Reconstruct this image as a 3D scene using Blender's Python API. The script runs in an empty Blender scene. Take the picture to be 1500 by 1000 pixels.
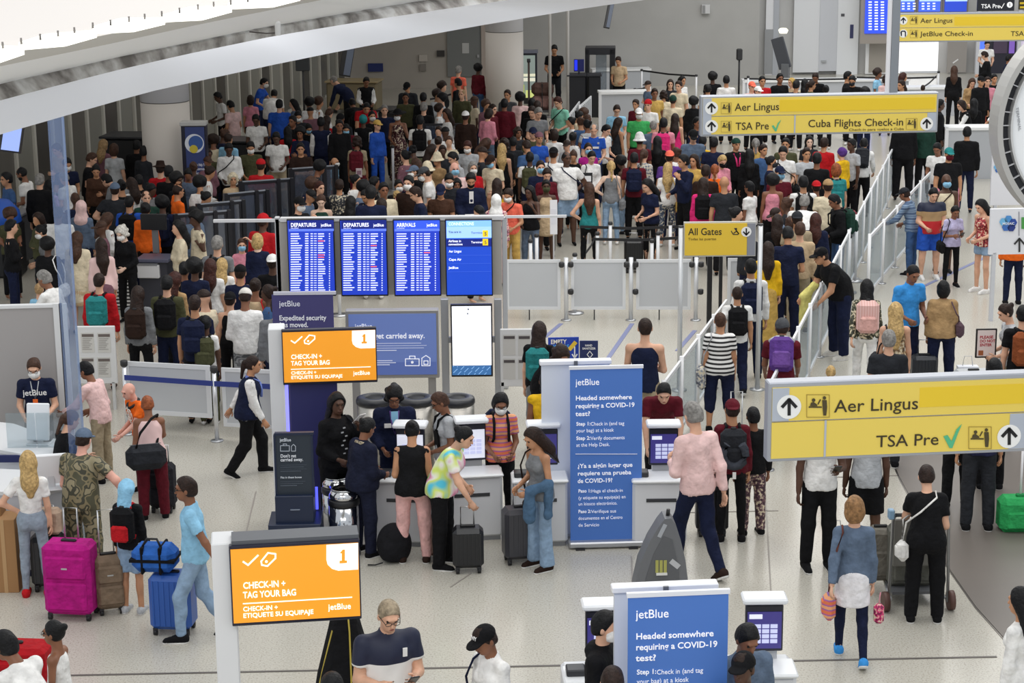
import bpy, bmesh, math, random
import numpy as np
from mathutils import Vector, Matrix
random.seed(7)
S = bpy.context.scene
C = S.collection
# ---------------------------------------------------------------- camera, world, light, exposure
CAMH, FPX, PITCH, ROLL = 7.5, 2917.0, math.atan(725 / 2917.0), 0.010
cd = bpy.data.cameras.new('camera'); cam = bpy.data.objects.new('camera', cd); C.objects.link(cam)
cd.sensor_width = 36; cd.lens = FPX / 1500 * 36; cd.clip_end = 400
CR = Matrix.Rotation(math.pi / 2 - PITCH, 3, 'X') @ Matrix.Rotation(-ROLL, 3, 'Z')
cam.matrix_world = Matrix.Translation((0, 0, CAMH)) @ CR.to_4x4()
S.camera = cam
W = bpy.data.worlds.new('world'); S.world = W; W.use_nodes = True
W.node_tree.nodes['Background'].inputs[0].default_value = (0.93, 0.97, 1.0, 1)
W.node_tree.nodes['Background'].inputs[1].default_value = 0.86
S.view_settings.view_transform = 'Standard'; S.view_settings.look = 'None'
S.view_settings.gamma = 1; S.view_settings.use_curve_mapping = False
S.view_settings.exposure = -0.13
S.cycles.max_bounces = 6; S.cycles.diffuse_bounces = 3; S.cycles.glossy_bounces = 3
S.cycles.transparent_max_bounces = 10; S.cycles.transmission_bounces = 4
S.cycles.use_denoising = True
def area(x, y, z, sx, sy, power, col=(1, .97, .93)):
    l = bpy.data.lights.new('unseen_light', 'AREA'); l.shape = 'RECTANGLE'; l.size = sx; l.size_y = sy
    l.energy = power; l.color = col
    o = bpy.data.objects.new('unseen_light', l); C.objects.link(o); o.location = (x, y, z)
area(1, 16, 13, 16, 8, 700)
area(4, 30, 13, 18, 12, 1700)
area(-3, 3, 12, 12, 5, 1100)  # added lamp out of view, brightens the face of the canopy beam
area(-6, 38, 5.85, 8, 12, 170)  # added unseen lamp under the slab, lifts the dimness of the rear left
area(-4, 54, 5.85, 10, 8, 190)  # second added lamp below the slab, farther back
area(7, 50, 12, 14, 12, 1500)

# ---------------------------------------------------------------- projection helpers
def ray(px, py):
    d = CR @ Vector(((px - 750) / FPX, -(py - 500) / FPX, -1)); return d
def P(px, py, z=0.0):
    d = ray(px, py); t = (z - CAMH) / d.z; return Vector((d.x * t, d.y * t, z))
def G(px, py): return P(px, py, 0.0)
def D(px, py, Y):
    d = ray(px, py); t = Y / d.y; return Vector((d.x * t, Y, CAMH + d.z * t))
def proj(v):
    q = CR.transposed() @ (Vector(v) - Vector((0, 0, CAMH)))
    return 750 + FPX * q.x / -q.z, 500 - FPX * q.y / -q.z
def mpp(v):                       # metres per photo pixel at a point
    q = CR.transposed() @ (Vector(v) - Vector((0, 0, CAMH))); return -q.z / FPX

# ---------------------------------------------------------------- materials
PAL = dict(white='e9e8e6', cream='ddd0b4', beige='c4ab8a', tan='a98a62', brown='4a3226', darkbrown='2a1a13', black='101013',
 charcoal='282a2f', grey='7b7d80', lightgrey='b3b6ba', darkgrey='4a4c50', navy='161d38', blue='2754b4', lightblue='8fc3e2', skyblue='3d93dc',
 teal='2a7f80', green='3fa45a', olive='4a4b33', darkgreen='1f3d33', mint='8fd6bd', red='b81a22', maroon='5c1522', pink='dd8fa0', hotpink='e02f78',
 palepink='e6c3c0', lilac='b08cb8', purple='5b3a86', magenta='a8207f', orange='ee6a1e', coral='f0705a', yellow='e8b820', gold='c9a55a',
 khaki='a1937a', denim='3f5c86', palejean='8ba4bf', silver='c2c4c6', blond='c9a870', ginger='9a5430', auburn='43211a', greyhair='8d8a86',
 whitehair='dcd8d0', steel='a9abad', lavender='b9b4d6', mauve='7a5560', slate='5f6f85', greyjean='8e9aa8', umber='2c1d17')
def lin(h):
    if h in PAL: h = PAL[h]
    c = [int(h[i:i + 2], 16) / 255 for i in (0, 2, 4)]
    return tuple(((x + .055) / 1.055) ** 2.4 if x > .04045 else x / 12.92 for x in c) + (1,)
_M = {}
def mat(col, rough=.6, metal=0., emit=0., kind=''):
    key = (col, rough, metal, emit, kind)
    if key in _M: return _M[key]
    m = bpy.data.materials.new('%s_%s' % (kind or 'plain', col)); m.use_nodes = True
    nt = m.node_tree; b = nt.nodes['Principled BSDF']; N = nt.nodes.new; L = nt.links.new
    c = lin(col); b.inputs['Base Color'].default_value = c
    b.inputs['Roughness'].default_value = rough; b.inputs['Metallic'].default_value = metal
    if emit:
        b.inputs['Emission Color'].default_value = c; b.inputs['Emission Strength'].default_value = emit
    def noise(scale, detail=3, coord='Object'):
        tc = N('ShaderNodeTexCoord'); n = N('ShaderNodeTexNoise'); n.inputs['Scale'].default_value = scale
        n.inputs['Detail'].default_value = detail; L(tc.outputs[coord], n.inputs['Vector']); return n
    def ramp(src, stops, interp='LINEAR'):
        r = N('ShaderNodeValToRGB'); L(src, r.inputs['Fac']); e = r.color_ramp; e.interpolation = interp
        e.elements[0].position, e.elements[0].color = stops[0]; e.elements[1].position, e.elements[1].color = stops[1]
        for p, cc in stops[2:]:
            q = e.elements.new(p); q.color = cc
        return r
    if kind in ('cloth', 'skin', 'hair'):
        n = noise({'cloth': 9, 'skin': 6, 'hair': 30}[kind]); a = .80 if kind != 'hair' else .5
        r = ramp(n.outputs['Fac'], [(.3, (c[0] * a, c[1] * a, c[2] * a, 1)), (.7, tuple(min(1, x * 1.15) for x in c[:3]) + (1,))])
        L(r.outputs['Color'], b.inputs['Base Color'])
        b.inputs['Specular IOR Level'].default_value = {'cloth': .2, 'skin': .4, 'hair': .25}[kind]
        b.inputs['Roughness'].default_value = {'cloth': .85, 'skin': .5, 'hair': .55}[kind]
        if kind == 'hair':
            n2 = noise(45, 2); bp = N('ShaderNodeBump'); bp.inputs['Strength'].default_value = .8; bp.inputs['Distance'].default_value = .012
            L(n2.outputs['Fac'], bp.inputs['Height']); L(bp.outputs['Normal'], b.inputs['Normal'])
        if kind == 'cloth':
            n2 = noise(14, 2); bp = N('ShaderNodeBump'); bp.inputs['Strength'].default_value = .8; bp.inputs['Distance'].default_value = .03
            L(n2.outputs['Fac'], bp.inputs['Height']); L(bp.outputs['Normal'], b.inputs['Normal'])
    elif kind == 'stripes':
        tc = N('ShaderNodeTexCoord'); w = N('ShaderNodeTexWave'); w.bands_direction = 'Z'; w.inputs['Scale'].default_value = 5.2
        L(tc.outputs['Object'], w.inputs['Vector'])
        r = ramp(w.outputs['Fac'], [(0, lin('black')), (.42, lin('white'))], 'CONSTANT'); L(r.outputs['Color'], b.inputs['Base Color'])
    elif kind == 'pinstripes':
        tc = N('ShaderNodeTexCoord'); w = N('ShaderNodeTexWave'); w.bands_direction = 'X'; w.inputs['Scale'].default_value = 9
        L(tc.outputs['Object'], w.inputs['Vector'])
        r = ramp(w.outputs['Fac'], [(0, lin('palepink')), (.5, c)]); L(r.outputs['Color'], b.inputs['Base Color'])
    elif kind == 'poloblock':           # navy / tan / red bands, or navy / white
        tc = N('ShaderNodeTexCoord'); sp = N('ShaderNodeSeparateXYZ'); L(tc.outputs['Object'], sp.inputs[0])
        mr = N('ShaderNodeMapRange'); mr.inputs[1].default_value = .8; mr.inputs[2].default_value = 1.5; L(sp.outputs['Z'], mr.inputs[0])
        st = [(0, lin('red')), (.43, lin('tan')), (.68, lin('navy'))] if col == 'tan' else [(0, lin('white')), (.6, lin('navy'))]
        r = ramp(mr.outputs[0], st, 'CONSTANT'); L(r.outputs['Color'], b.inputs['Base Color'])
    elif kind == 'camo':
        n = noise(9, 1); st = [(0, lin('4b4a36')), (.44, lin('7d7355')), (.52, lin('3a3a2c')), (.6, lin('8d8468'))]
        if col == 'grey': st = [(0, lin('55585c')), (.44, lin('9a9c9e')), (.52, lin('707276')), (.6, lin('b0b2b4'))]
        r = ramp(n.outputs['Fac'], st, 'CONSTANT'); L(r.outputs['Color'], b.inputs['Base Color'])
    elif kind == 'tiedye':
        n = noise(4.5, 1); r = ramp(n.outputs['Fac'], [(.3, lin('4fc3dd')), (.42, lin('d9e86a')), (.5, lin('f2f2e8')), (.58, lin('e87ab0')), (.68, lin('8fe07a'))])
        L(r.outputs['Color'], b.inputs['Base Color'])
    elif kind == 'plaid':
        tc = N('ShaderNodeTexCoord'); w = N('ShaderNodeTexWave'); w.bands_direction = 'Z'; w.inputs['Scale'].default_value = 3.2
        w.inputs['Distortion'].default_value = .6; L(tc.outputs['Object'], w.inputs['Vector'])
        st = [(0, lin('e07a3a')), (.35, lin('d05a80')), (.6, lin('6a5aa8')), (.85, lin('e8a070'))]
        if col == 'blue': st = [(0, lin('5a7290')), (.4, lin('8fa5bd')), (.7, lin('4a6080'))]
        if col == 'maroon': st = [(0, lin('5c3a40')), (.4, lin('8a6068')), (.7, lin('a89088'))]
        r = ramp(w.outputs['Fac'], st); L(r.outputs['Color'], b.inputs['Base Color'])
    elif kind == 'print':
        n = noise(26, 2); d_ = (c[0] * .25, c[1] * .25, c[2] * .3, 1)
        r = ramp(n.outputs['Fac'], [(.42, d_), (.52, c), (.62, lin('cream'))]); L(r.outputs['Color'], b.inputs['Base Color'])
    elif kind == 'brushed':
        b.inputs['Metallic'].default_value = .9
        n = noise(3, 4); tc = n.inputs['Vector'].links[0].from_node; mp = N('ShaderNodeMapping'); mp.inputs['Scale'].default_value = (1, 1, 60)
        L(tc.outputs['Object'], mp.inputs[0]); L(mp.outputs[0], n.inputs['Vector'])
        r = ramp(n.outputs['Fac'], [(.3, (.25, .25, .25, 1)), (.7, (.45, .45, .45, 1))]); L(r.outputs['Color'], b.inputs['Roughness'])
    elif kind == 'terrazzo':
        n = noise(55, 3, 'Object'); n2 = noise(.35, 2, 'Object')
        r = ramp(n.outputs['Fac'], [(.34, (c[0] * .74, c[1] * .72, c[2] * .70, 1)), (.46, c), (.7, tuple(min(1, x * 1.12) for x in c[:3]) + (1,))])
        mx = N('ShaderNodeMix'); mx.data_type = 'RGBA'; mx.blend_type = 'MULTIPLY'; mx.inputs[0].default_value = 1
        r2 = ramp(n2.outputs['Fac'], [(.35, (.92, .92, .92, 1)), (.65, (1, 1, 1, 1))])
        L(r.outputs['Color'], mx.inputs[6]); L(r2.outputs['Color'], mx.inputs[7]); L(mx.outputs[2], b.inputs['Base Color'])
    elif kind == 'glass':
        nt.nodes.remove(b); out = nt.nodes['Material Output']
        t = N('ShaderNodeBsdfTransparent'); g = N('ShaderNodeBsdfGlossy'); g.inputs['Roughness'].default_value = .08
        df = N('ShaderNodeBsdfDiffuse'); df.inputs['Color'].default_value = c
        t.inputs['Color'].default_value = (.86, .9, .92, 1)
        m1 = N('ShaderNodeMixShader'); m1.inputs[0].default_value = rough; L(t.outputs[0], m1.inputs[1]); L(df.outputs[0], m1.inputs[2])
        m2 = N('ShaderNodeMixShader'); m2.inputs[0].default_value = .08; L(m1.outputs[0], m2.inputs[1]); L(g.outputs[0], m2.inputs[2])
        L(m2.outputs[0], out.inputs['Surface'])
    elif kind == 'rubble':
        n = noise(4, 6); r = ramp(n.outputs['Fac'], [(.35, lin('6f6a66')), (.5, lin('a9a5a1')), (.62, lin('cdccca'))])
        L(r.outputs['Color'], b.inputs['Base Color'])
    elif kind == 'wall':
        n = noise(1.3, 3); r = ramp(n.outputs['Fac'], [(.3, tuple(x * .93 for x in c[:3]) + (1,)), (.7, c)]); L(r.outputs['Color'], b.inputs['Base Color'])
    _M[key] = m; return m
cloth = lambda c, kind='cloth': mat(c, kind=kind)

# ---------------------------------------------------------------- object helpers
def tag(o, label=None, cat=None, group=None, kind=None):
    if label: o['label'] = label
    if cat: o['category'] = cat
    if group: o['group'] = group
    if kind: o['kind'] = kind
    return o
def empty(name, loc=(0, 0, 0), rz=0., label=None, cat=None, group=None):
    o = bpy.data.objects.new(name, None); C.objects.link(o); o.location = loc; o.rotation_euler = (0, 0, rz)
    o.empty_display_size = .1
    return tag(o, label, cat, group)
def npmesh(name, V, Q, mats, smooth=True, midx=None, T=None):
    V = np.asarray(V, np.float32); me = bpy.data.meshes.new(name)
    me.vertices.add(len(V)); me.vertices.foreach_set('co', V.ravel())
    Q = np.asarray(Q, np.int32).reshape(-1, 4); nq = len(Q); li = Q.ravel(); ls = np.arange(nq) * 4
    if T is not None and len(T):
        T = np.asarray(T, np.int32); li = np.concatenate([li, T.ravel()]); ls = np.concatenate([ls, nq * 4 + np.arange(len(T)) * 3])
    me.loops.add(len(li)); me.loops.foreach_set('vertex_index', li.astype(np.int32))
    me.polygons.add(len(ls)); me.polygons.foreach_set('loop_start', ls.astype(np.int32))
    me.polygons.foreach_set('use_smooth', np.full(len(ls), smooth))
    for m in mats: me.materials.append(m)
    if midx is not None: me.polygons.foreach_set('material_index', midx.astype(np.int32))
    me.update(calc_edges=True); return me
def ob(name, me, parent=None, m=None, loc=None):
    o = bpy.data.objects.new(name, me); C.objects.link(o)
    if parent is not None: o.parent = parent
    if loc is not None: o.location = loc
    if m is not None:
        if not len(me.materials): me.materials.append(m)
        o.material_slots[0].link = 'OBJECT'; o.material_slots[0].material = m
    return o
class MB:
    """collects simple solids; build() links them as one mesh object"""
    def __init__(s): s.v = []; s.f = []; s.mi = []; s.sm = []; s.cur = 0
    def add(s, vs, fs, smooth=False):
        n = len(s.v); s.v += [tuple(v) for v in vs]; s.f += [tuple(i + n for i in f) for f in fs]
        s.mi += [s.cur] * len(fs); s.sm += [smooth] * len(fs); return s
    def box(s, x0, x1, y0, y1, z0, z1, bev=0., M=None):
        cx, cy, cz = (x0 + x1) / 2, (y0 + y1) / 2, (z0 + z1) / 2; hx, hy, hz = abs(x1 - x0) / 2, abs(y1 - y0) / 2, abs(z1 - z0) / 2
        b = min(bev, hx * .9, hy * .9, hz * .9)
        vs = []; fs = []
        if b <= 0:
            vs = [(cx + sx * hx, cy + sy * hy, cz + sz * hz) for sx in (-1, 1) for sy in (-1, 1) for sz in (-1, 1)]
            fs = [(0, 1, 3, 2), (4, 6, 7, 5), (0, 4, 5, 1), (2, 3, 7, 6), (0, 2, 6, 4), (1, 5, 7, 3)]
        else:
            idx = {}
            for sx in (-1, 1):
                for sy in (-1, 1):
                    for sz in (-1, 1):
                        for a in range(3):
                            h = [hx - b, hy - b, hz - b]; h[a] += b
                            idx[(sx, sy, sz, a)] = len(vs); vs.append((cx + sx * h[0], cy + sy * h[1], cz + sz * h[2]))
            for a in range(3):
                o1, o2 = [i for i in range(3) if i != a]
                for sg in (-1, 1):
                    q = []
                    for u, w in ((-1, -1), (1, -1), (1, 1), (-1, 1)):
                        k = [0, 0, 0]; k[a] = sg; k[o1] = u; k[o2] = w; q.append(idx[(*k, a)])
                    fs.append(q if (sg > 0) == (a != 1) else q[::-1])
            for a in range(3):      # edge chamfers along axis a
                o1, o2 = [i for i in range(3) if i != a]
                for u in (-1, 1):
                    for w in (-1, 1):
                        k0 = [0, 0, 0]; k0[a] = -1; k0[o1] = u; k0[o2] = w; k1 = list(k0); k1[a] = 1
                        q = [idx[(*k0, o1)], idx[(*k1, o1)], idx[(*k1, o2)], idx[(*k0, o2)]]
                        fs.append(q)
            for sx in (-1, 1):
                for sy in (-1, 1):
                    for sz in (-1, 1): fs.append([idx[(sx, sy, sz, 0)], idx[(sx, sy, sz, 1)], idx[(sx, sy, sz, 2)]])
        if M is not None: vs = [M @ Vector(v) for v in vs]
        return s.add(vs, fs)
    def ring(s, pts, close=False):
        """loft through rings of equal length, smooth"""
        n = len(pts[0]); vs = [p for r in pts for p in r]; fs = []
        m = len(pts); R = range(m if close else m - 1)
        for i in R:
            for j in range(n):
                a, b = i * n + j, i * n + (j + 1) % n; c, d = ((i + 1) % m) * n + (j + 1) % n, ((i + 1) % m) * n + j
                fs.append((a, b, c, d))
        s.add(vs, fs, True)
        if not close: 
            k = len(s.v) - len(vs)
            s.f.append(tuple(range(k + n - 1, k - 1, -1))); s.f.append(tuple(range(k + (m - 1) * n, k + m * n)))
            s.mi += [s.cur] * 2; s.sm += [False] * 2
        return s
    def cyl(s, a, b, r, r2=None, n=10):
        return s.tube([a, b], [r, r if r2 is None else r2], n)
    def tube(s, path, rs, n=8):
        path = [Vector(p) for p in path]
        if not isinstance(rs, (list, tuple)): rs = [rs] * len(path)
        rings = []; 
        for i, p in enumerate(path):
            d = (path[min(i + 1, len(path) - 1)] - path[max(i - 1, 0)]).normalized()
            ref = Vector((0, 0, 1)) if abs(d.z) < .9 else Vector((1, 0, 0))
            u = d.cross(ref).normalized(); w = d.cross(u)
            rings.append([p + (u * math.cos(t) + w * math.sin(t)) * rs[i] for t in [2 * math.pi * j / n for j in range(n)]])
        return s.ring(rings)
    def lathe(s, prof, n=20, c=(0, 0, 0), sx=1, sy=1):
        rings = [[Vector((c[0] + r * sx * math.cos(t), c[1] + r * sy * math.sin(t), c[2] + z)) for t in [2 * math.pi * j / n for j in range(n)]] for r, z in prof]
        return s.ring(rings)
    def poly(s, pts, y0, y1):
        """polygon in local xz extruded in y"""
        n = len(pts); vs = [(x, y0, z) for x, z in pts] + [(x, y1, z) for x, z in pts]
        fs = [tuple(range(n - 1, -1, -1)), tuple(range(n, 2 * n))] + [(i, (i + 1) % n, n + (i + 1) % n, n + i) for i in range(n)]
        return s.add(vs, fs)
    def build(s, name, m, parent=None, loc=None):
        me = bpy.data.meshes.new(name); me.from_pydata(s.v, [], s.f)
        bm = bmesh.new(); bm.from_mesh(me); bmesh.ops.recalc_face_normals(bm, faces=bm.faces); bm.to_mesh(me); bm.free()
        me.polygons.foreach_set('use_smooth', s.sm)
        ms = m if isinstance(m, (list, tuple)) else [m]
        for q in ms: me.materials.append(q)
        if len(ms) > 1: me.polygons.foreach_set('material_index', s.mi)
        o = bpy.data.objects.new(name, me); C.objects.link(o)
        if parent is not None: o.parent = parent
        if loc is not None: o.location = loc
        return o
def bx(name, m, parent, *a, bev=0.): return MB().box(*a, bev=bev).build(name, m, parent)
def copytree(o, parent=None):
    c = o.copy(); C.objects.link(c)
    if parent is not None: c.parent = parent
    for ch in o.children: copytree(ch, c)
    return c
# ---------------------------------------------------------------- people: implicit surfaces, one continuous body each
def rx(a): c, s = math.cos(a), math.sin(a); return np.array([[1, 0, 0], [0, c, -s], [0, s, c]])
def rzm(a): c, s = math.cos(a), math.sin(a); return np.array([[c, -s, 0], [s, c, 0], [0, 0, 1]])
def ry(a): c, s = math.cos(a), math.sin(a); return np.array([[c, 0, s], [0, 1, 0], [-s, 0, c]])
def cap(a, b, ra, rb, k=.03, cuts=()): return ('c', np.array(a, float), np.array(b, float), ra, rb, k, cuts)
def ell(c, r, R=None, k=.03, cuts=()): return ('e', np.array(c, float), np.array(r, float), np.eye(3) if R is None else R, 0, k, cuts)
def bounds(pr):
    lo, hi = [], []
    for p in pr:
        if p[0] == 'c':
            r = max(p[3], p[4]); lo.append(np.minimum(p[1], p[2]) - r); hi.append(np.maximum(p[1], p[2]) + r)
        else:
            r = np.abs(p[3]) @ p[2]; lo.append(p[1] - r); hi.append(p[1] + r)
    return lo, hi
def surf(pr, h, fine=None, hf=None, fold=0., sub=()):
    lo, hi = bounds(pr); L0 = np.min(lo, 0) - h * 2.5; H0 = np.max(hi, 0) + h * 2.5
    ax = []
    for i in range(3):
        if fine is None: ax.append(np.arange(L0[i], H0[i] + h, h))
        else:
            f0, f1 = fine[0][i], fine[1][i]
            a = np.arange(f0 - h, L0[i] - h, -h)[::-1]; b = np.arange(f0, f1, hf); c = np.arange(b[-1] + hf, H0[i] + h, h)
            ax.append(np.concatenate([a, b, c]))
    X, Y, Z = ax; F = np.full((len(X), len(Y), len(Z)), .3, np.float32)
    for p, l, u in zip(pr, lo, hi):
        k = p[5]; mg = k + 2.2 * h
        s = [slice(max(0, np.searchsorted(ax[i], l[i] - mg) - 1), np.searchsorted(ax[i], u[i] + mg) + 1) for i in range(3)]
        x = X[s[0]][:, None, None]; y = Y[s[1]][None, :, None]; z = Z[s[2]][None, None, :]
        if p[0] == 'c':
            a, b = p[1], p[2]; ab = b - a; L2 = ab @ ab + 1e-9
            dx, dy, dz = x - a[0], y - a[1], z - a[2]
            t = np.clip((dx * ab[0] + dy * ab[1] + dz * ab[2]) / L2, 0, 1)
            d = np.sqrt((dx - t * ab[0]) ** 2 + (dy - t * ab[1]) ** 2 + (dz - t * ab[2]) ** 2) - (p[3] + t * (p[4] - p[3]))
        else:
            c, r, R = p[1], p[2], p[3]; dx, dy, dz = x - c[0], y - c[1], z - c[2]
            q = [(R[0, i] * dx + R[1, i] * dy + R[2, i] * dz) for i in range(3)]
            k0 = np.sqrt((q[0] / r[0]) ** 2 + (q[1] / r[1]) ** 2 + (q[2] / r[2]) ** 2)
            k1 = np.sqrt((q[0] / r[0] ** 2) ** 2 + (q[1] / r[1] ** 2) ** 2 + (q[2] / r[2] ** 2) ** 2) + 1e-6
            d = k0 * (k0 - 1) / k1
        for pt, n in p[6]:
            d = np.maximum(d, (x - pt[0]) * n[0] + (y - pt[1]) * n[1] + (z - pt[2]) * n[2])
        f = F[s[0], s[1], s[2]]; hh = np.clip(.5 + .5 * (f - d) / k, 0, 1)
        F[s[0], s[1], s[2]] = f * (1 - hh) + d * hh - k * hh * (1 - hh)
    x = X[:, None, None]; y = Y[None, :, None]; z = Z[None, None, :]
    if fold: F += fold * (np.sin(31 * x + 17 * z + 3 * np.sin(9 * z)) * np.sin(27 * y + 11 * z) + .7 * np.sin(23 * z + 14 * x * y * 20)).astype(np.float32)
    for pt, n in sub: F = np.maximum(F, (x - pt[0]) * n[0] + (y - pt[1]) * n[1] + (z - pt[2]) * n[2])
    return nets(F, X, Y, Z)
_C8 = [(i, j, k) for i in (0, 1) for j in (0, 1) for k in (0, 1)]
_E12 = [(a, b) for a in _C8 for b in _C8 if a < b and sum(abs(a[i] - b[i]) for i in range(3)) == 1]
def nets(F, X, Y, Z):
    S_ = F < 0; cnt = 0
    for i, j, k in _C8:
        cnt = cnt + S_[i:F.shape[0] - 1 + i, j:F.shape[1] - 1 + j, k:F.shape[2] - 1 + k].astype(np.int8)
    cell = (cnt > 0) & (cnt < 8); I, J, K = np.nonzero(cell); n = len(I)
    idx = np.full(cell.shape, -1, np.int32); idx[cell] = np.arange(n)
    pos = np.zeros((n, 3)); w = np.zeros(n)
    for a, b in _E12:
        f1 = F[I + a[0], J + a[1], K + a[2]]; f2 = F[I + b[0], J + b[1], K + b[2]]
        m = (f1 < 0) != (f2 < 0); t = np.where(m, f1 / np.where(m, f1 - f2, 1), 0)
        p1 = np.stack([X[I + a[0]], Y[J + a[1]], Z[K + a[2]]], 1); p2 = np.stack([X[I + b[0]], Y[J + b[1]], Z[K + b[2]]], 1)
        pos += (p1 + t[:, None] * (p2 - p1)) * m[:, None]; w += m
    pos /= np.maximum(w, 1)[:, None]; Q = []
    for ax_ in range(3):
        o = [(1, 2), (2, 0), (0, 1)][ax_]
        sl1 = [slice(1, -1)] * 3; sl2 = [slice(1, -1)] * 3; sl1[ax_] = slice(0, -1); sl2[ax_] = slice(1, None)
        A, B = S_[tuple(sl1)], S_[tuple(sl2)]; m = A != B; q = np.array(np.nonzero(m))
        if q.shape[1] == 0: continue
        for d in o: q[d] += 1
        fl = A[m]
        def at(du, dv):
            c = q.copy(); c[o[0]] += du; c[o[1]] += dv; return idx[c[0], c[1], c[2]]
        quad = np.stack([at(-1, -1), at(0, -1), at(0, 0), at(-1, 0)], 1)
        quad[~fl] = quad[~fl][:, ::-1]; Q.append(quad)
    return pos, np.concatenate(Q)
def U(v): v = np.array(v, float); return v / np.linalg.norm(v)
ARM = dict(down=((.14, .02, -1), (.06, .16, -1)), phone=((.16, .12, -1), (-.40, .9, .22)), hold=((.16, .02, -1), (-.30, .9, -.25)),
 hip=((.62, -.15, -.8), (-.75, .3, -.55)), cross=((.16, .3, -1), (-1, .32, .08)), up=((.6, .35, .45), (-.75, -.15, .65)),
 face=((.25, .45, -.8), (-.35, .4, .9)), reach=((.12, .7, -.72), (0, .95, -.25)), low=((.12, .45, -.9), (-.05, .6, -.8)),
 back=((.12, -.35, -1), (.05, -.1, -1)), swing=((.1, .3, -1), (.02, .55, -.85)), pull=((.2, -.45, -.9), (.1, -.45, -.88)),
 strap=((.22, -.05, -1), (-.35, .5, .8)), out=((.36, 0, -1), (.2, .2, -1)), wide=((.75, .1, -.6), (.3, .45, -.8)), ahead=((.25, .9, -.3), (-.2, .9, .2)))
# pose: left arm, right arm, legs, lean, head pitch, head yaw
POSE = dict(st=('down', 'down', 's', 0, 4, 0), ph=('phone', 'down', 's', 3, 24, 0), pp=('phone', 'phone', 's', 4, 24, 0), hi=('hip', 'down', 's', 0, 0, 10),
 hh=('hip', 'hip', 's', 0, 0, -10), cr=('cross', 'cross', 's', 0, 6, 8), wa=('swing', 'back', 'w', 5, 6, 0), fa=('face', 'hold', 's', 2, 6, -12),
 up=('up', 'down', 's', 0, 6, 0), re=('reach', 'hold', 's', 12, 20, 0), be=('low', 'low', 's', 40, 12, 0), bb=('low', 'low', 's', 68, 10, 0),
 lb=('down', 'hold', 's', 0, 2, 50), lc=('hold', 'down', 's', 0, 2, -50), sp=('strap', 'down', 's', 0, 6, 18), ss=('strap', 'strap', 's', 2, 8, 0),
 pu=('pull', 'swing', 'w', 6, 6, 0), hd=('hold', 'hold', 's', 4, 26, 0), ou=('out', 'out', 's', 0, 4, 0), wl=('pull', 'hold', 'v', 4, 10, 0),
 ct=('reach', 'reach', 's', 10, 16, 0), ln=('reach', 'reach', 's', 26, 14, 0), tb=('hold', 'low', 's', 20, 22, 0), rr=('down', 'reach', 's', 10, 22, 0), wd=('phone', 'wide', 's', 8, 14, 0),
 wp=('phone', 'back', 'w', 4, 16, 0), w2=('pull', 'down', 'w', 3, 4, 0))
BLD = dict(m=(.172, .150, .105, .132, .096, .150, .105, 1.0), f=(.146, .128, .105, .112, .088, .160, .115, .92),
           h=(.190, .185, .140, .185, .150, .190, .150, 1.2), b=(.155, .155, .130, .150, .125, .190, .150, 1.12), k=(.132, .115, .090, .105, .085, .125, .095, .85))
def skeleton(pose, build):
    la, ra_, legs, lean, hp, hy = POSE[pose]; sh, cw, cdp, ww, wdp, hw, hdp, lim = BLD[build]; J = {}
    RT = rx(-math.radians(lean)); RH = rx(-math.radians(lean * .4)); piv = np.array([0, 0, .93])
    def T(p, R=RT): return piv + R @ (np.array(p, float) - piv)
    J['R'] = RT; J['RH'] = RH; J['pel'] = np.array([0, 0, .95]); J['abd'] = T((0, .0, 1.10), RH); J['che'] = T((0, .0, 1.27))
    J['nb'] = T((0, -.005, 1.44)); J['hc'] = T((0, .02, 1.615)); J['build'] = BLD[build]; J['lim'] = lim
    J['hR'] = rzm(math.radians(hy)) @ rx(-math.radians(hp)) if lean < 30 else RT @ rx(math.radians(25)) @ rx(-math.radians(hp))
    J['hc'] = J['nb'] + (RT @ rx(-math.radians(hp * .5))) @ np.array([0, .025, .175])
    for s, arm, n in ((-1, la, 'L'), (1, ra_, 'R')):
        a, b = ARM[arm]; a = np.array(a) * (s, 1, 1); b = np.array(b) * (s, 1, 1)
        R = RT if arm not in ('low',) else rx(-math.radians(lean * .3))
        shp = T((s * sh, 0, 1.375)); el = shp + R @ U(a) * .29; wr = el + R @ U(b) * .25
        J['sh' + n], J['el' + n], J['wr' + n] = shp, el, wr; J['hd' + n] = R @ U(b); J['hn' + n] = R @ np.array([-s * 1., 0, 0])
    for s, n in ((-1, 'L'), (1, 'R')):
        hp_ = np.array([s * .088 * (hw / .155), 0, .92])
        if legs == 's': th, sn = U((s * .05 + .012, .03, -1)), U((s * .03, -.04, -1))
        elif legs == 'v': th, sn = U((s * .16, .03, -1)), U((s * .1, -.04, -1))
        else:
            if s < 0: th, sn = U((s * .02, .42, -1)), U((0, .02, -1))
            else: th, sn = U((s * .02, -.12, -1)), U((0, -.62, -1))
        kn = hp_ + th * .43; an = kn + sn * .40; J['hi' + n], J['kn' + n], J['an' + n] = hp_, kn, an
        ang = math.atan2(-sn[1], -sn[2]) if legs == 'w' and s > 0 else 0
        J['fR' + n] = rx(-ang * .9)
    mz = min(J['anL'][2], J['anR'][2]) - .085
    for k_, v in J.items():
        if isinstance(v, np.ndarray) and v.shape == (3,) and not k_.startswith('hd') and not k_.startswith('hn'): v[2] -= mz
    J['ground'] = mz; J['legs'] = legs
    return J
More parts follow.
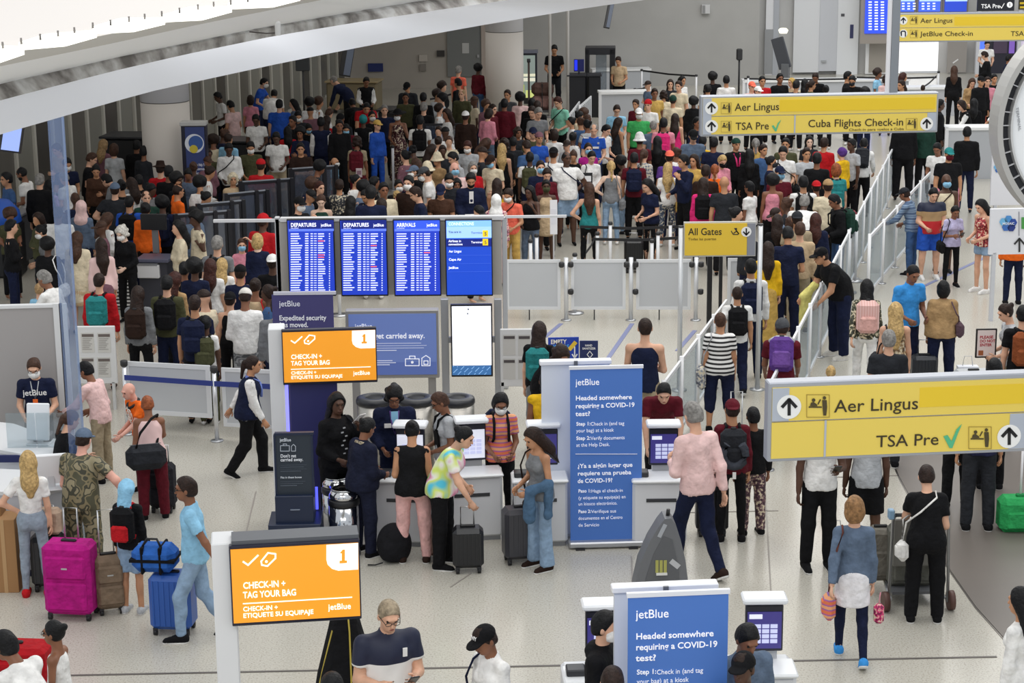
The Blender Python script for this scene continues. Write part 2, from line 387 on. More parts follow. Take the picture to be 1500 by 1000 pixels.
def head_prims(J):
    R, c = J['hR'], J['hc']; h = lambda *p: c + R @ np.array(p)
    return [ell(h(0, -.012, .012), (.077, .096, .098), R, .02), ell(h(0, .028, -.055), (.056, .060, .068), R, .03), ell(h(0, .052, -.085), (.032, .034, .028), R, .02),
            cap(h(0, .083, .008), h(0, .103, -.030), .008, .014, .012), ell(h(-.079, -.004, -.012), (.012, .020, .032), R, .008), ell(h(.079, -.004, -.012), (.012, .020, .032), R, .008),
            cap(h(-.03, .082, .028), h(.03, .082, .028), .014, .014, .015), cap(h(-.018, .088, -.062), h(.018, .088, -.062), .010, .010, .008)]
def body_prims(J):
    sh, cw, cdp, ww, wdp, hw, hdp, lim = J['build']; R, RH = J['R'], J['RH']
    pr = [ell(J['pel'], (hw - .012, hdp - .012, .13), None, .05), ell(J['abd'], (ww - .01, wdp - .01, .18), RH, .05), ell(J['che'], (cw - .01, cdp - .012, .18), R, .05)]
    for n in 'LR':
        pr += [cap(J['nb'] - R @ np.array([0, 0, .05]), J['sh' + n], .045, .050, .04)]
        pr += [cap(J['sh' + n], J['el' + n], .050 * lim, .038 * lim, .03), cap(J['el' + n], J['wr' + n], .040 * lim, .026, .02)]
        pr += [cap(J['hi' + n], J['kn' + n], .080 * lim, .055 * lim, .05), cap(J['kn' + n], J['an' + n], .054 * lim, .036, .02),
               ell(J['kn' + n] * .68 + J['an' + n] * .32 + np.array([0, -.016, 0]), (.047 * lim, .05 * lim, .11), None, .03)]
        f = J['fR' + n]; a = J['an' + n]
        pr += [cap(a + f @ np.array([0, -.03, -.045]), a + f @ np.array([0, .13, -.055]), .036, .03, .03)]
    pr += [cap(J['nb'], J['hc'] + J['hR'] @ np.array([0, -.02, -.05]), .055, .050, .02)] + head_prims(J)
    return pr
def hand_geo(w, d, nrm, curl):
    """palm, four unequal fingers and a thumb off the side of the palm"""
    d = U(d); sd = U(np.cross(d, nrm)); nn = np.cross(sd, d); V, Q, T = [], [], []
    def tube(path, rs, n=5, fl=1., axis=None):
        base = len(V)
        for i, p in enumerate(path):
            t = U(path[min(i + 1, len(path) - 1)] - path[max(i - 1, 0)]); u = U(np.cross(t, nn)) if axis is None else axis
            v = np.cross(t, u)
            for j in range(n):
                a = 2 * math.pi * j / n; V.append(p + (u * math.cos(a) + v * math.sin(a) * fl) * rs[i])
        for i in range(len(path) - 1):
            for j in range(n): Q.append((base + i * n + j, base + i * n + (j + 1) % n, base + (i + 1) * n + (j + 1) % n, base + (i + 1) * n + j))
        e = len(V) - n; c = len(V); V.append(path[-1] + U(path[-1] - path[-2]) * rs[-1] * .8)
        for j in range(n): T.append((e + j, e + (j + 1) % n, c))
    tube([w - d * .02, w + d * .02, w + d * .06, w + d * .09], [.024, .032, .042, .036], 8, .45, sd)
    for i, (o, L) in enumerate(((-.030, .068), (-.010, .078), (.010, .074), (.030, .058))):
        p = w + d * .085 + sd * o; path = [p - d * .02]; dr = d; 
        for q in range(3):
            a = curl * (.5 + q * .25); dr = U(d * math.cos(a * (q + 1)) + nn * math.sin(a * (q + 1))); path.append(path[-1] + dr * (L / 3 + (.02 if q == 0 else 0)))
        tube(path, [.0098, .0095, .0085, .007])
    p = w + d * .03 - sd * .03; path = [p, p + U(d * .6 - sd * .7 + nn * .3) * .035, p + U(d * .75 - sd * .5 + nn * .45) * .065]
    tube(path, [.013, .011, .009])
    return np.array(V), np.array(Q), np.array(T)
_MC = {}
SHO = ['charcoal']
def body_mesh(pose, build, q):
    k = ('body', pose, build, q)
    if k in _MC: return _MC[k]
    J = skeleton(pose, build); c = J['hc']; h, hf = {2: (.021, .0095), 1: (.025, .012), 0: (.035, .018), -1: (.055, .03)}[q]
    V, Q = surf(body_prims(J), h, (c - np.array([.10, .13, .13]), c + np.array([.10, .13, .12])), hf); T = []
    for n, s in (('L', -1), ('R', 1)):
        if q < 0: continue
        v, qq, t = hand_geo(J['wr' + n], J['hd' + n], J['hn' + n], .55 if q else .5)
        T += (t + len(V)).tolist(); Q = np.concatenate([Q, qq + len(V)]); V = np.concatenate([V, v])
    low = V[Q].mean(1)[:, 2]; mi = np.zeros(len(Q) + len(T)); mi[:len(Q)] = (low < .075)
    if J['legs'] == 'w':
        a = J['anR']; dd = np.linalg.norm(V[Q].mean(1) - (a + J['fRR'] @ np.array([0, .05, -.05])), axis=1); mi[:len(Q)] = np.maximum(mi[:len(Q)], dd < .13)
    if q == 0:
        fc = (V[Q].mean(1) - c) @ J['hR']
        for s in (-1, 1): mi[:len(Q)][(np.abs(fc[:, 0] - s * .031) < .017) & (np.abs(fc[:, 2] - .006) < .010) & (fc[:, 1] > .055)] = 2
    me = npmesh('body', V, Q, [cloth('tan'), cloth('charcoal'), mat('1c1513', .4)], True, mi, np.array(T)); _MC[k] = (me, J); return _MC[k]
# upper garments ------------------------------------------------
def pl(pt, n): return (np.array(pt, float), np.array(n, float))
def top_mesh(pose, build, kind, q):
    k = ('top', pose, build, kind, q)
    if k in _MC: return _MC[k]
    J = skeleton(pose, build); sh, cw, cdp, ww, wdp, hw, hdp, lim = J['build']; R, RH = J['R'], J['RH']; g = -J['ground']
    inf = dict(jacket=.026, hoodie=.03, coat=.03, vest=.022).get(kind, .013); up = R @ np.array([0, 0, 1.])
    hem = dict(crop=1.06, jacket=.86, coat=.55, hoodie=.85).get(kind, .87) + g
    pr = [ell(J['abd'], (ww + inf, wdp + inf, .20), RH, .05), ell(J['che'], (cw + inf, cdp + inf, .185), R, .05, [pl(J['che'] + up * .13, up)] if kind in ('tank', 'strap') else ())]
    if kind not in ('crop',): pr.insert(0, ell(J['pel'] + np.array([0, 0, -.03]), (hw + .014 + inf, hdp + .022 + inf, .30 if build in 'mhk' else .24), None, .05, [pl((0, 0, hem), (0, 0, -1))]))
    if build == 'f' or build == 'b':
        for s in (-1, 1): pr.append(ell(J['che'] + R @ np.array([s * .06, cdp * .72, .0]), (.065, .055, .065), R, .04))
    if kind == 'coat': pr.append(cap((0, 0, .95 + g), (0, 0, .5 + g), hw * .9, hw * 1.12, .05, [pl((0, 0, hem), (0, 0, -1))]))
    for n, s in (('L', -1), ('R', 1)):
        a, e, w = J['sh' + n], J['el' + n], J['wr' + n]; nb = J['nb'] - R @ np.array([0, 0, .045])
        if kind in ('tank', 'strap'):
            pr.append(cap(J['che'] + R @ np.array([s * cw * .55, 0, .10]), J['nb'] + R @ np.array([s * .085, -.0, -.035]), .058, .028 if kind == 'tank' else .016, .03)); continue
        pr.append(cap(nb, a, .048 + inf * .7, .051 + inf * .8, .03))
        if kind == 'vest': continue
        if kind in ('tee', 'polo', 'crop'): m = a + (e - a) * .62; pr.append(cap(a, m + (e - a) * .1, .051 * lim + inf * .8, .050 * lim + inf, .02, [pl(m, U(e - a))]))
        elif kind == 'sleeveless': pass
        else:
            pr.append(cap(a, e, .051 * lim + inf * .8, .043 * lim + inf, .02)); m = e + (w - e) * .93
            pr.append(cap(e, w, .043 * lim + inf, .031 + inf * .8, .03, [pl(m, U(w - e))]))
    if kind in ('polo', 'jacket', 'shirt', 'hoodie'):
        r = .066 if kind != 'hoodie' else .075
        pr.append(cap(J['nb'] + R @ np.array([0, -.01, -.03]), J['nb'] + R @ np.array([0, -.006, .03]), r, r - .004, .01, [pl(J['nb'] + up * .032, up)]))
    if kind == 'hoodie': pr.append(ell(J['nb'] + R @ np.array([0, -.07, -.02]), (.11, .06, .06), R, .03))
    h = {2: .020, 1: .024, 0: .034, -1: .055}[q]
    V, Q = surf(pr, h, fold=.0028 if q > 0 else .0); me = npmesh('shirt', V, Q, [cloth('grey')]); _MC[k] = me; return me
def bottom_mesh(pose, build, kind, q):
    k = ('bot', pose, build, kind, q)
    if k in _MC: return _MC[k]
    J = skeleton(pose, build); sh, cw, cdp, ww, wdp, hw, hdp, lim = J['build']; g = -J['ground']
    wst = 1.04 + g
    inf = .002 if kind == 'leggings' else .006
    pr = [ell(J['pel'], (hw + inf, hdp + inf, .15), None, .05, [pl((0, 0, wst), (0, 0, 1))])]
    if build in 'fb' or kind == 'leggings':
        for s in (-1, 1): pr.append(ell(J['pel'] + np.array([s * .07, -hdp * .55, -.05]), (.075, .07, .085), None, .04))
    skirt = {'skirt': .50, 'miniskirt': .64, 'longskirt': .12}.get(kind)
    if skirt is not None:
        b = skirt + g; wd = .15 if J['legs'] != 'w' else .2
        pr.append(cap((0, 0, .93 + g), (0, .02, b - .05), hw * 1.0, hw * (1.16 if kind != 'longskirt' else 1.3), .04, [pl((0, 0, b), (0, 0, -1))]))
    else:
        r = dict(pants=(.094, .074, .072, .062), wide=(.092, .074, .074, .098), leggings=(.083, .061, .058, .043), jeans=(.089, .070, .066, .052),
                 capri=(.094, .074, .072, .064), shorts=(.104, .100, 0, 0), short=(.100, .100, 0, 0))[kind]
        for n in 'LR':
            a, b, c = J['hi' + n], J['kn' + n], J['an' + n]
            if kind in ('shorts', 'short'):
                m = a + (b - a) * (.86 if kind == 'shorts' else .5); pr.append(cap(a, b, r[0] * lim, r[1] * lim, .04, [pl(m, U(b - a))]))
            else:
                e = c + (c - b) * .04 if kind != 'capri' else b + (c - b) * .4
                pr.append(ell(b * .68 + c * .32 + np.array([0, -.016, 0]), (.052 * lim, .055 * lim, .12), None, .03)); pr.append(cap(a, b, r[0] * lim, r[1] * lim, .04)); pr.append(cap(b, c, r[2] * lim, r[3] * lim, .03, [pl(e, U(c - b))]))
    V, Q = surf(pr, {2: .020, 1: .024, 0: .034, -1: .055}[q], fold=.0025 if q > 0 and kind != 'leggings' else 0); me = npmesh('trousers', V, Q, [cloth('grey')]); _MC[k] = me; return me
# head gear, in a head frame whose origin is the skull centre ----
def hair_mesh(st, cr=1.):
    if (st, cr) in _MC: return _MC[(st, cr)]
    Z = (0, 0, 0); face = pl((0, .064, .058), (0, .85, -.52)); low = pl((0, 0, -.075), (0, 0, -1)); h = .011; fold = .0035
    skull = lambda g, c=(): ell((0, -.014, .018), (.079 + g, .097 + g, .099 + g), None, .015, c)
    sub = [face]
    if st == 'short': pr = [skull(.009), ell((0, .0, .078), (.07, .085, .045), None, .02), ell((0, -.07, -.04), (.066, .04, .05), None, .02)]; sub += [low]
    elif st == 'buzz': pr = [skull(.0045), ell((0, -.07, -.04), (.062, .035, .045), None, .02)]; sub += [low]; fold = 0
    elif st == 'balding': pr = [skull(.006)]; sub += [low, pl((0, .02, .085), (0, .45, 1))]; 
    elif st == 'bob': pr = [skull(.02), ell((0, -.035, -.05), (.098, .085, .105), None, .03)]; sub = [pl((0, .058, .05), (0, .92, -.38)), pl((0, 0, -.15), (0, 0, -1))]
    elif st == 'long': pr = [skull(.018), cap((0, -.05, -.02), (0, -.095, -.24), .092, .10, .04), cap((0, -.095, -.2), (0, -.115, -.36), .085, .045, .04)]; sub = [pl((0, .058, .05), (0, .92, -.38))]
    elif st == 'vlong': pr = [skull(.018), cap((0, -.05, -.02), (0, -.1, -.25), .090, .105, .04), cap((0, -.1, -.25), (0, -.12, -.52), .09, .05, .04)]; sub = [pl((0, .058, .05), (0, .92, -.38))]
    elif st == 'pony': pr = [skull(.010), ell((0, -.115, .02), (.035, .035, .035), None, .02), cap((0, -.13, .01), (0, -.15, -.2), .034, .022, .03)]; sub += [pl((0, .05, -.1), (0, 0, -1))]; sub = [face]
    elif st == 'bun': pr = [skull(.010), ell((0, -.115, .055), (.042, .04, .042), None, .012)]; 
    elif st == 'topbun': pr = [skull(.010), ell((0, -.05, .135), (.05, .05, .045), None, .012)]
    elif st == 'braid': pr = [skull(.010)] + [ell((.008 * (-1) ** i, -.1 - .006 * i, -.03 - .05 * i), (.03 - .0015 * i, .028, .032), None, .012) for i in range(7)]
    elif st == 'curly':
        pr = [skull(.022)] + [ell((.085 * math.sin(i * 2.4) * (1 if i % 2 else .8), -.03 - .075 * math.cos(i * 2.4), .075 - .015 * i), (.04, .04, .035), None, .015) for i in range(13)]; fold = .004
        sub = [pl((0, .075, .04), (0, .92, -.38))]
    elif st == 'afro': pr = [ell((0, -.03, .045), (.135, .135, .125), None, .02)]; sub = [pl((0, .06, .03), (0, .8, -.6))]; fold = .005
    elif st in ('cap', 'capback'):
        s = 1 if st == 'cap' else -1
        pr = [ell((0, -.012, .03), (.090, .107, .098), None, .015, [pl((0, 0, .025), (0, 0, -1))]),
              ell((0, .10 * s, .03), (.075, .085, .012), None, .008, [pl((0, .05 * s, 0), (0, -s, 0))]), ell((0, 0, .128), (.01, .01, .006), None, .004)]; sub = []; fold = 0
    elif st == 'bucket': pr = [cap((0, -.01, .03), (0, -.01, .09), .098, .085, .02), cap((0, -.01, .03), (0, -.01, .0), .1, .14, .02, [pl((0, 0, -.015), (0, 0, -1))])]; sub = [pl((0, 0, -.015), (0, 0, -1))]; fold = 0
    elif st == 'sunhat': pr = [ell((0, -.01, .06), (.095, .105, .085), None, .02, [pl((0, 0, .04), (0, 0, -1))]), ell((0, -.01, .045), (.20, .21, .014), None, .02)]; sub = []; fold = 0
    elif st == 'fedora': pr = [cap((0, -.01, .04), (0, -.01, .12), .092, .075, .01, [pl((0, 0, .15), (0, 0, 1))]), ell((0, -.01, .045), (.16, .175, .014), None, .02)]; sub = [pl((0, 0, .15), (0, 0, 1))]; fold = 0
    elif st == 'beanie': pr = [ell((0, -.014, .03), (.092, .108, .102), None, .015)]; sub = [pl((0, 0, .015), (0, .35, -1))]; fold = 0
    elif st == 'wrap': pr = [ell((0, -.03, .03), (.098, .118, .108), None, .02), ell((0, -.10, .04), (.05, .05, .05), None, .02)]; sub = [pl((0, .05, .03), (0, .75, -.66))]
    elif st == 'hijab': pr = [ell((0, -.02, .01), (.098, .112, .12), None, .02), cap((0, -.02, -.08), (0, -.01, -.22), .085, .14, .05)]; sub = [pl((0, .062, .0), (0, 1, -.1))]
    elif st == 'towel': pr = [ell((0, -.02, .02), (.10, .118, .115), None, .02), cap((0, -.07, 0), (0, -.11, -.22), .09, .085, .03)]; sub = [pl((0, .06, .03), (0, .9, -.44))]
    V, Q = surf(pr, h * cr, fold=fold if cr == 1 else 0, sub=sub)
    me = npmesh('hair', V, Q, [mat('brown', kind='hair')]); _MC[(st, cr)] = me; return me
def small(st):
    if st in _MC: return _MC[st]
    if st == 'mask': V, Q = surf([ell((0, .048, -.056), (.072, .078, .062), None, .01), ell((0, .1, -.04), (.03, .034, .034), None, .03)], .009, sub=[pl((0, .025, 0), (0, -1, 0)), pl((0, .0, -.01), (0, -.0, 1))])
    elif st == 'beard': V, Q = surf([ell((0, .030, -.072), (.063, .068, .062), None, .01)], .009, sub=[pl((0, .0, 0), (0, -1, 0)), pl((0, .0, -.05), (0, -.3, 1))])
    elif st == 'eye': V, Q = surf([ell((0, 0, 0), (.014, .009, .007), None, .001)] , .004)
    elif st == 'eyebrow': V, Q = surf([cap((-.015, 0, 0), (.015, 0, 0), .0045, .0045, .001)], .004)
    elif st == 'mouth': V, Q = surf([ell((0, .096, -.062), (.021, .006, .006), None, .001)], .004)
    elif st == 'glasses':
        mb = MB()
        for s in (-1, 1):
            mb.tube([(s * .033 + .024 * math.cos(a), .103, .004 + .018 * math.sin(a)) for a in [i * math.pi / 5 for i in range(11)]], .003, 4)
            mb.tube([(s * .057, .1, .008), (s * .084, .0, .008)], .003, 4)
        mb.tube([(-.01, .103, .008), (.01, .103, .008)], .003, 4); o = mb.build('glasses', mat('black', .3)); me = o.data; bpy.data.objects.remove(o); _MC[st] = me; return me
    me = npmesh(st, V, Q, [mat('black')]); _MC[st] = me; return me
def shoe_mesh():
    if 'shoe' in _MC: return _MC['shoe']
    V, Q = surf([cap((0, -.035, -.045), (0, .14, -.052), .043, .036, .03), cap((0, -.03, -.03), (0, .05, -.02), .044, .035, .03), cap((0, -.035, -.075), (0, .15, -.075), .041, .038, .01)], .012, sub=[pl((0, 0, -.088), (0, 0, -1)), pl((0, 0, .012), (0, .3, 1))])
    z = V[Q].mean(1)[:, 2]; me = npmesh('shoe', V, Q, [cloth('black'), cloth('white')], True, (z < -.066).astype(int)); _MC['shoe'] = me; return me
SKIN = dict(a='e8c4ae', b='d8a88c', c='bd8a68', d='875a42', e='563a2c', p='e0a896')
GAR = dict(tee='tee', polo='polo', tank='tank', strap='camisole', long='long-sleeved top', shirt='shirt', jacket='jacket', hoodie='hoodie', coat='coat', vest='vest', crop='crop top', sleeveless='sleeveless top')
HAIRD = dict(short='short %s hair', buzz='cropped %s hair', balding='thinning %s hair', bob='%s bobbed hair', long='long %s hair', vlong='very long %s hair', pony='%s ponytail', bun='%s hair bun',
 topbun='%s top bun', braid='%s braided hair', curly='curly %s hair', afro='round %s afro', cap='%s cap', capback='%s cap', bucket='%s bucket hat', sunhat='%s sun hat', fedora='%s fedora', beanie='%s beanie', wrap='%s headwrap', hijab='%s headscarf', towel='%s cloth over the head', none='bald head')
CN = dict(darkbrown='dark brown', lightgrey='light grey', lightblue='light blue', skyblue='bright blue', darkgreen='dark green', darkgrey='dark grey', hotpink='hot pink', palepink='pale pink', greyhair='grey', whitehair='white', blond='blond', palejean='pale blue', greyjean='grey-blue', umber='dark brown', auburn='auburn', slate='slate blue', mauve='mauve')
cn = lambda c: CN.get(c, c)
HATS = ('cap', 'capback', 'bucket', 'sunhat', 'fedora', 'beanie', 'wrap', 'hijab', 'towel')
def m4(R, t): M = Matrix([list(R[i]) + [t[i]] for i in range(3)] + [[0, 0, 0, 1]]); return M
_PB = {}
def person(px, py, face, pose, hair, hc, skin, top, tc, bot, bc, build='m', h=None, foot=None, q=0, mask=None, label=None, group=None, lift=0., shoe='black', sole='white', tk='cloth', bk='cloth', beard=None, glasses=False, vest=None, where=None, yoff=0., vary=False):
    """px,py: top of head in the photograph; foot: y of the soles there; h: stature (m)"""
    J0 = body_mesh(pose, build, q)[1]
    off = J0['hc'] + J0['hR'] @ np.array([0, 0, .112]); rz = math.radians(180 + face); top_z = off[2]
    fx = lambda s: (s * (off[0] * math.cos(rz) - off[1] * math.sin(rz)), s * (off[0] * math.sin(rz) + off[1] * math.cos(rz)))
    if h is None: h = {'m': 1.76, 'h': 1.78, 'f': 1.64, 'b': 1.64, 'k': 1.2}[build]
    if foot is not None:
        lo, hi = .5, 1.5
        for _ in range(30):
            s = (lo + hi) / 2; o = fx(s); g = G(px, foot); x, y = proj((g.x + o[0], g.y + o[1], s * top_z + lift))
            lo, hi = (s, hi) if y > py else (lo, s)
        hd = P(px, py, s * top_z + lift); g = G(px, foot); loc = Vector((hd.x - o[0], g.y, lift))
        w = proj((loc.x + o[0], loc.y + o[1], s * top_z + lift)); loc.x += (px - w[0]) * mpp(loc)
    else:
        best = None
        for f_ in ((1, .97, 1.03, .94, 1.06, .91, 1.09) if vary else (1,)):
            s = h * f_ / 1.73; hd = P(px, py, s * top_z + lift); o = fx(s); loc = Vector((hd.x - o[0], hd.y - o[1], lift))
            dd = min([math.hypot(loc.x - a.x, loc.y - a.y) for _, _, _, a in _PB.values()] or [9])
            if best is None or dd > best[0]: best = (min(dd, .5), s, o, hd, loc)
            if dd > .47: break
        _, s, o, hd, loc = best
    r = empty('person', loc, rz); r.scale = (s, s, s)
    r['category'] = 'person'
    me, J = body_mesh(pose, build, q); b = ob('body', me, r, mat(SKIN[skin], kind='skin'))
    if len(b.material_slots) > 1: b.material_slots[1].link = 'OBJECT'; b.material_slots[1].material = cloth(shoe)
    if vest:
        o = ob('shirt', top_mesh(pose, build, 'long', q), r, cloth(tc)); ob('vest', top_mesh(pose, build, 'vest', q), r, cloth(vest))
    elif top: ob(top if top in ('jacket', 'hoodie', 'coat') else 'shirt', top_mesh(pose, build, top, q), r, mat(tc, kind=tk))
    if bot: ob({'skirt': 'skirt', 'miniskirt': 'skirt', 'longskirt': 'skirt', 'shorts': 'shorts', 'short': 'shorts', 'leggings': 'leggings'}.get(bot, 'trousers'), bottom_mesh(pose, build, bot, q), r, mat(bc, kind=bk))
    HM = m4(J['hR'], J['hc'])
    if hair != 'none':
        kd = 'cloth' if hair in HATS else 'hair'
        o = ob({'cap': 'cap', 'capback': 'cap', 'hijab': 'headscarf', 'wrap': 'headwrap', 'towel': 'head_cloth', 'beanie': 'beanie'}.get(hair, 'hat' if hair in HATS else 'hair'), hair_mesh(hair), r, mat(hc, kind=kd)); o.matrix_local = HM
        if hair in ('cap', 'capback', 'bucket', 'sunhat', 'fedora', 'beanie'):
            o = ob('hair', hair_mesh('buzz' if q < 2 else 'short'), r, mat('darkbrown', kind='hair')); o.matrix_local = HM
            if q == 2: o.scale = (.97, .97, .97)
    av = abs((face + POSE[pose][5] * -1 + 180) % 360 - 180)
    if av < 115:
        if q:
            for e_ in (-1, 1): o = ob('eye', small('eye'), r, mat('1c1513', .3)); o.matrix_local = HM @ Matrix.Translation((e_ * .031, .082, .006))
        if mask: o = ob('face_mask', small('mask'), r, cloth(mask)); o.matrix_local = HM
        if beard: o = ob('beard', small('beard'), r, mat(beard, kind='hair')); o.matrix_local = HM
        if q: 
            for e_ in (-1, 1): o = ob('eyebrow', small('eyebrow'), r, mat('darkbrown' if skin != 'e' else 'black', kind='hair')); o.matrix_local = HM @ Matrix.Translation((e_ * .032, .090, .029))
            if not mask: o = ob('mouth', small('mouth'), r, mat('8a4a44' if skin in 'abp' else '5a2e2a', .5)); o.matrix_local = HM
        if glasses: o = ob('glasses', small('glasses'), r, mat('black', .3)); o.matrix_local = HM
    if q:
        for n in 'LR':
            o = ob('shoe', shoe_mesh(), r, cloth(shoe)); o.matrix_local = m4(J['fR' + n], J['an' + n]); o.material_slots[1].link = 'OBJECT'; o.material_slots[1].material = cloth(sole)
    hd_ = (HAIRD[hair] % cn(hc)) if '%' in HAIRD[hair] else HAIRD[hair]
    if not label:
        label = 'person with %s in %s %s' % (hd_, cn(vest or tc), 'vest' if vest else GAR.get(top, 'top'))
        if mask and av < 115: label += ' and %s mask' % cn(mask)
        r['_w'] = where or zone(px, py)
    r['label'] = label; r['_px'] = px; r['_py'] = py
    r['_J'] = 1; _PB[r.name] = (J, s, rz, loc)
    return r
def torso_frame(r):
    J, s, rz, loc = _PB[r.name]; M = Matrix.Translation(loc) @ Matrix.Rotation(rz, 4, 'Z') @ Matrix.Scale(s, 4)
    return M @ m4(J['R'], J['che']), J, s, M
def joint(r, name):
    J, s, rz, loc = _PB[r.name]; M = Matrix.Translation(loc) @ Matrix.Rotation(rz, 4, 'Z') @ Matrix.Scale(s, 4); return M @ Vector(J[name])
# ---------------------------------------------------------------- the setting
def struct(name, o): o['kind'] = 'structure'; return o
FLOOR = mat('bfbbb0', .22, kind='terrazzo')
def gpoly(name, pts, z, m, t=.02):
    mb = MB(); n = len(pts); vs = [(p.x, p.y, z) for p in pts] + [(p.x, p.y, z - t) for p in pts]
    mb.add(vs, [tuple(range(n)), tuple(range(2 * n - 1, n - 1, -1))] + [(i, (i + 1) % n, n + (i + 1) % n, n + i) for i in range(n)])
    return mb.build(name, m)
BW = G(750, 128).y                                    # depth of the back wall
fl = bx('floor', FLOOR, None, -22, 24, 8, BW + 14, -.12, 0); struct('floor', fl)
# dark carpeted lane with a curved edge on the right
edge = [G(1292, 640), G(1318, 700), G(1350, 760), G(1388, 830), G(1430, 890), G(1475, 940), G(1520, 985)]
lane = gpoly('floor', edge + [G(1900, 985), G(1800, 640)], .012, mat('6f6862', .4, kind='wall'), .01); struct('floor', lane); lane['label'] = 'dark grey floor lane with a curved edge'
def strip(name, pts, w, m, z=.006, kind='structure'):
    mb = MB()
    for a, b in zip(pts[:-1], pts[1:]):
        d = (b - a).normalized(); n = Vector((-d.y, d.x, 0)) * w / 2
        mb.add([(a - n) + Vector((0, 0, z)), (b - n) + Vector((0, 0, z)), (b + n) + Vector((0, 0, z)), (a + n) + Vector((0, 0, z))] +
               [(a - n), (b - n), (b + n), (a + n)], [(0, 1, 2, 3), (0, 4, 5, 1), (2, 6, 7, 3), (1, 5, 6, 2), (0, 3, 7, 4)])
    o = mb.build(name, m)
    if kind: o['kind'] = kind
    return o
strip('trim_1', edge, .035, mat('8f8a86', .3, 1))
strip('trim_2', [G(-30, 992), G(1460, 962)], .03, mat('5f5a56', .5))
strip('trim_3', [G(560, 760), G(1140, 748)], .02, mat('8a847d', .5))
strip('trim_3', [G(1180, 700), G(1500, 692)], .02, mat('8a847d', .5))
for a, b in (((330, 905), (375, 720)), ((925, 815), (932, 1000)), ((1130, 880), (1120, 700)), ((660, 860), (690, 840))): strip('trim_4', [G(*a), G(*b)], .015, mat('97918a', .5))
for i, (a, b) in enumerate((((865, 562), (926, 474)), ((798, 494), (822, 474)), ((992, 514), (1018, 484)), ((1330, 430), (1480, 360)))):
    o = strip('floor_tape', [G(*a), G(*b)], .07, mat('7a80a6', .5), kind=None)
    tag(o, ['long blue tape line on the floor beside the low white barriers', 'short blue tape line on the floor under the woman with the teal backpack', 'short blue tape line beside the thin pole left of the yellow gates sign', 'thin pale tape line across the floor behind the walking trio'][i], 'tape', 'tape lines on the floor')
WALL = mat('b3aca3', .8, kind='wall'); WALLG = mat('aeadaa', .8, kind='wall')
xr = G(1112, 128).x * 1.0
struct('wall_back', bx('wall_back', WALL, None, -20, D(720, 100, BW).x, BW, BW + .3, 0, 8))
struct('wall_back', bx('wall_back', WALLG, None, D(720, 100, BW).x, D(1112, 60, BW).x, BW + .01, BW + .3, 0, 9))
struct('wall_right', bx('wall_right', mat('c9c8c6', .7, kind='wall'), None, D(1112, 60, BW).x, 24, BW + 3, BW + 3.3, 0, 10))
# left partition of dark glazed panels between pale mullions, running away from the camera
A0, A1 = G(-95, 372), G(505, 132); n_ = 30; dv = (A1 - A0) / n_; nrm = Vector((dv.y, -dv.x, 0)).normalized()
pm = [mat(c, .22) for c in ('8f8e86', '6e6b65', '98978f', '55524e')]
lw = empty('wall_left', A0, 0); lw['kind'] = 'structure'
def bar(mb, a, b, t, z0, z1):
    d = (b - a).normalized(); n = Vector((-d.y, d.x, 0)) * t / 2
    vs = [Vector((p.x, p.y, z)) for z in (z0, z1) for p in (a - n, b - n, b + n, a + n)]
    mb.add(vs, [(0, 3, 2, 1), (4, 5, 6, 7), (0, 1, 5, 4), (1, 2, 6, 5), (2, 3, 7, 6), (3, 0, 4, 7)])
for i in range(n_):
    a = dv * i; b = dv * (i + 1); mb = MB(); bar(mb, a + dv * .06, b - dv * .06, .05, .1, 7); mb.build('panel', pm[(i * 7) % 4], lw)
    mb = MB(); bar(mb, a - dv * .05, a + dv * .05, .16, 0, 7); mb.build('mullion', mat('cfccc2', .4), lw)
mb = MB(); bar(mb, Vector((0, 0, 0)), dv * n_, .14, 2.35, 2.45); mb.build('rail', mat('8f8c84', .5), lw)
# mezzanine slab over the rear left, with its pale arched fascia
sl = MB()
pts = [Vector((-20, 27, 0)), Vector((-4.5, 30, 0)), Vector((1.0, 39, 0)), Vector((3.2, 52, 0)), Vector((3.6, BW, 0)), Vector((-20, BW, 0))]
m_ = len(pts); sl.add([(p.x, p.y, 6.0) for p in pts] + [(p.x, p.y, 6.5) for p in pts], [tuple(range(m_ - 1, -1, -1)), tuple(range(m_, 2 * m_))] + [(i, (i + 1) % m_, m_ + (i + 1) % m_, m_ + i) for i in range(m_)])
struct('ceiling', sl.build('ceiling', mat('a9a6a2', .8)))
def band(name, lo, zlo, hi, zhi, m, thick=.12):
    n = 26; mb = MB()
    f = lambda L, x: float(np.interp(x, [p[0] for p in L], [p[1] for p in L]))
    x0, x1 = max(lo[0][0], hi[0][0]), max(lo[-1][0], hi[-1][0]); A, B = [], []
    for i in range(n + 1):
        t = i / n; xa = lo[0][0] + (lo[-1][0] - lo[0][0]) * t; xb = hi[0][0] + (hi[-1][0] - hi[0][0]) * t
        A.append(P(xa, f(lo, xa), zlo)); B.append(P(xb, f(hi, xb), zhi))
    A2 = [a + Vector((0, thick, .03)) for a in A]; B2 = [b + Vector((0, thick, .03)) for b in B]; k = n + 1
    for U_, W_ in ((A, B), (B, B2), (B2, A2), (A2, A)): mb.add(U_ + W_, [(i, i + 1, k + i + 1, k + i) for i in range(n)], True)
    return mb.build(name, m)
l0 = [(-80, 222), (0, 197), (108, 166), (216, 135), (400, 95), (523, 70), (700, 38), (862, 11), (945, 0), (1060, -16)]
l1 = [(-80, 170), (0, 147), (162, 105), (270, 80), (400, 53), (539, 30), (674, 10), (745, 0), (860, -14)]
l2 = [(-80, 152), (0, 127), (100, 104), (200, 81), (335, 54), (400, 41), (540, 18), (660, 0), (780, -14)]
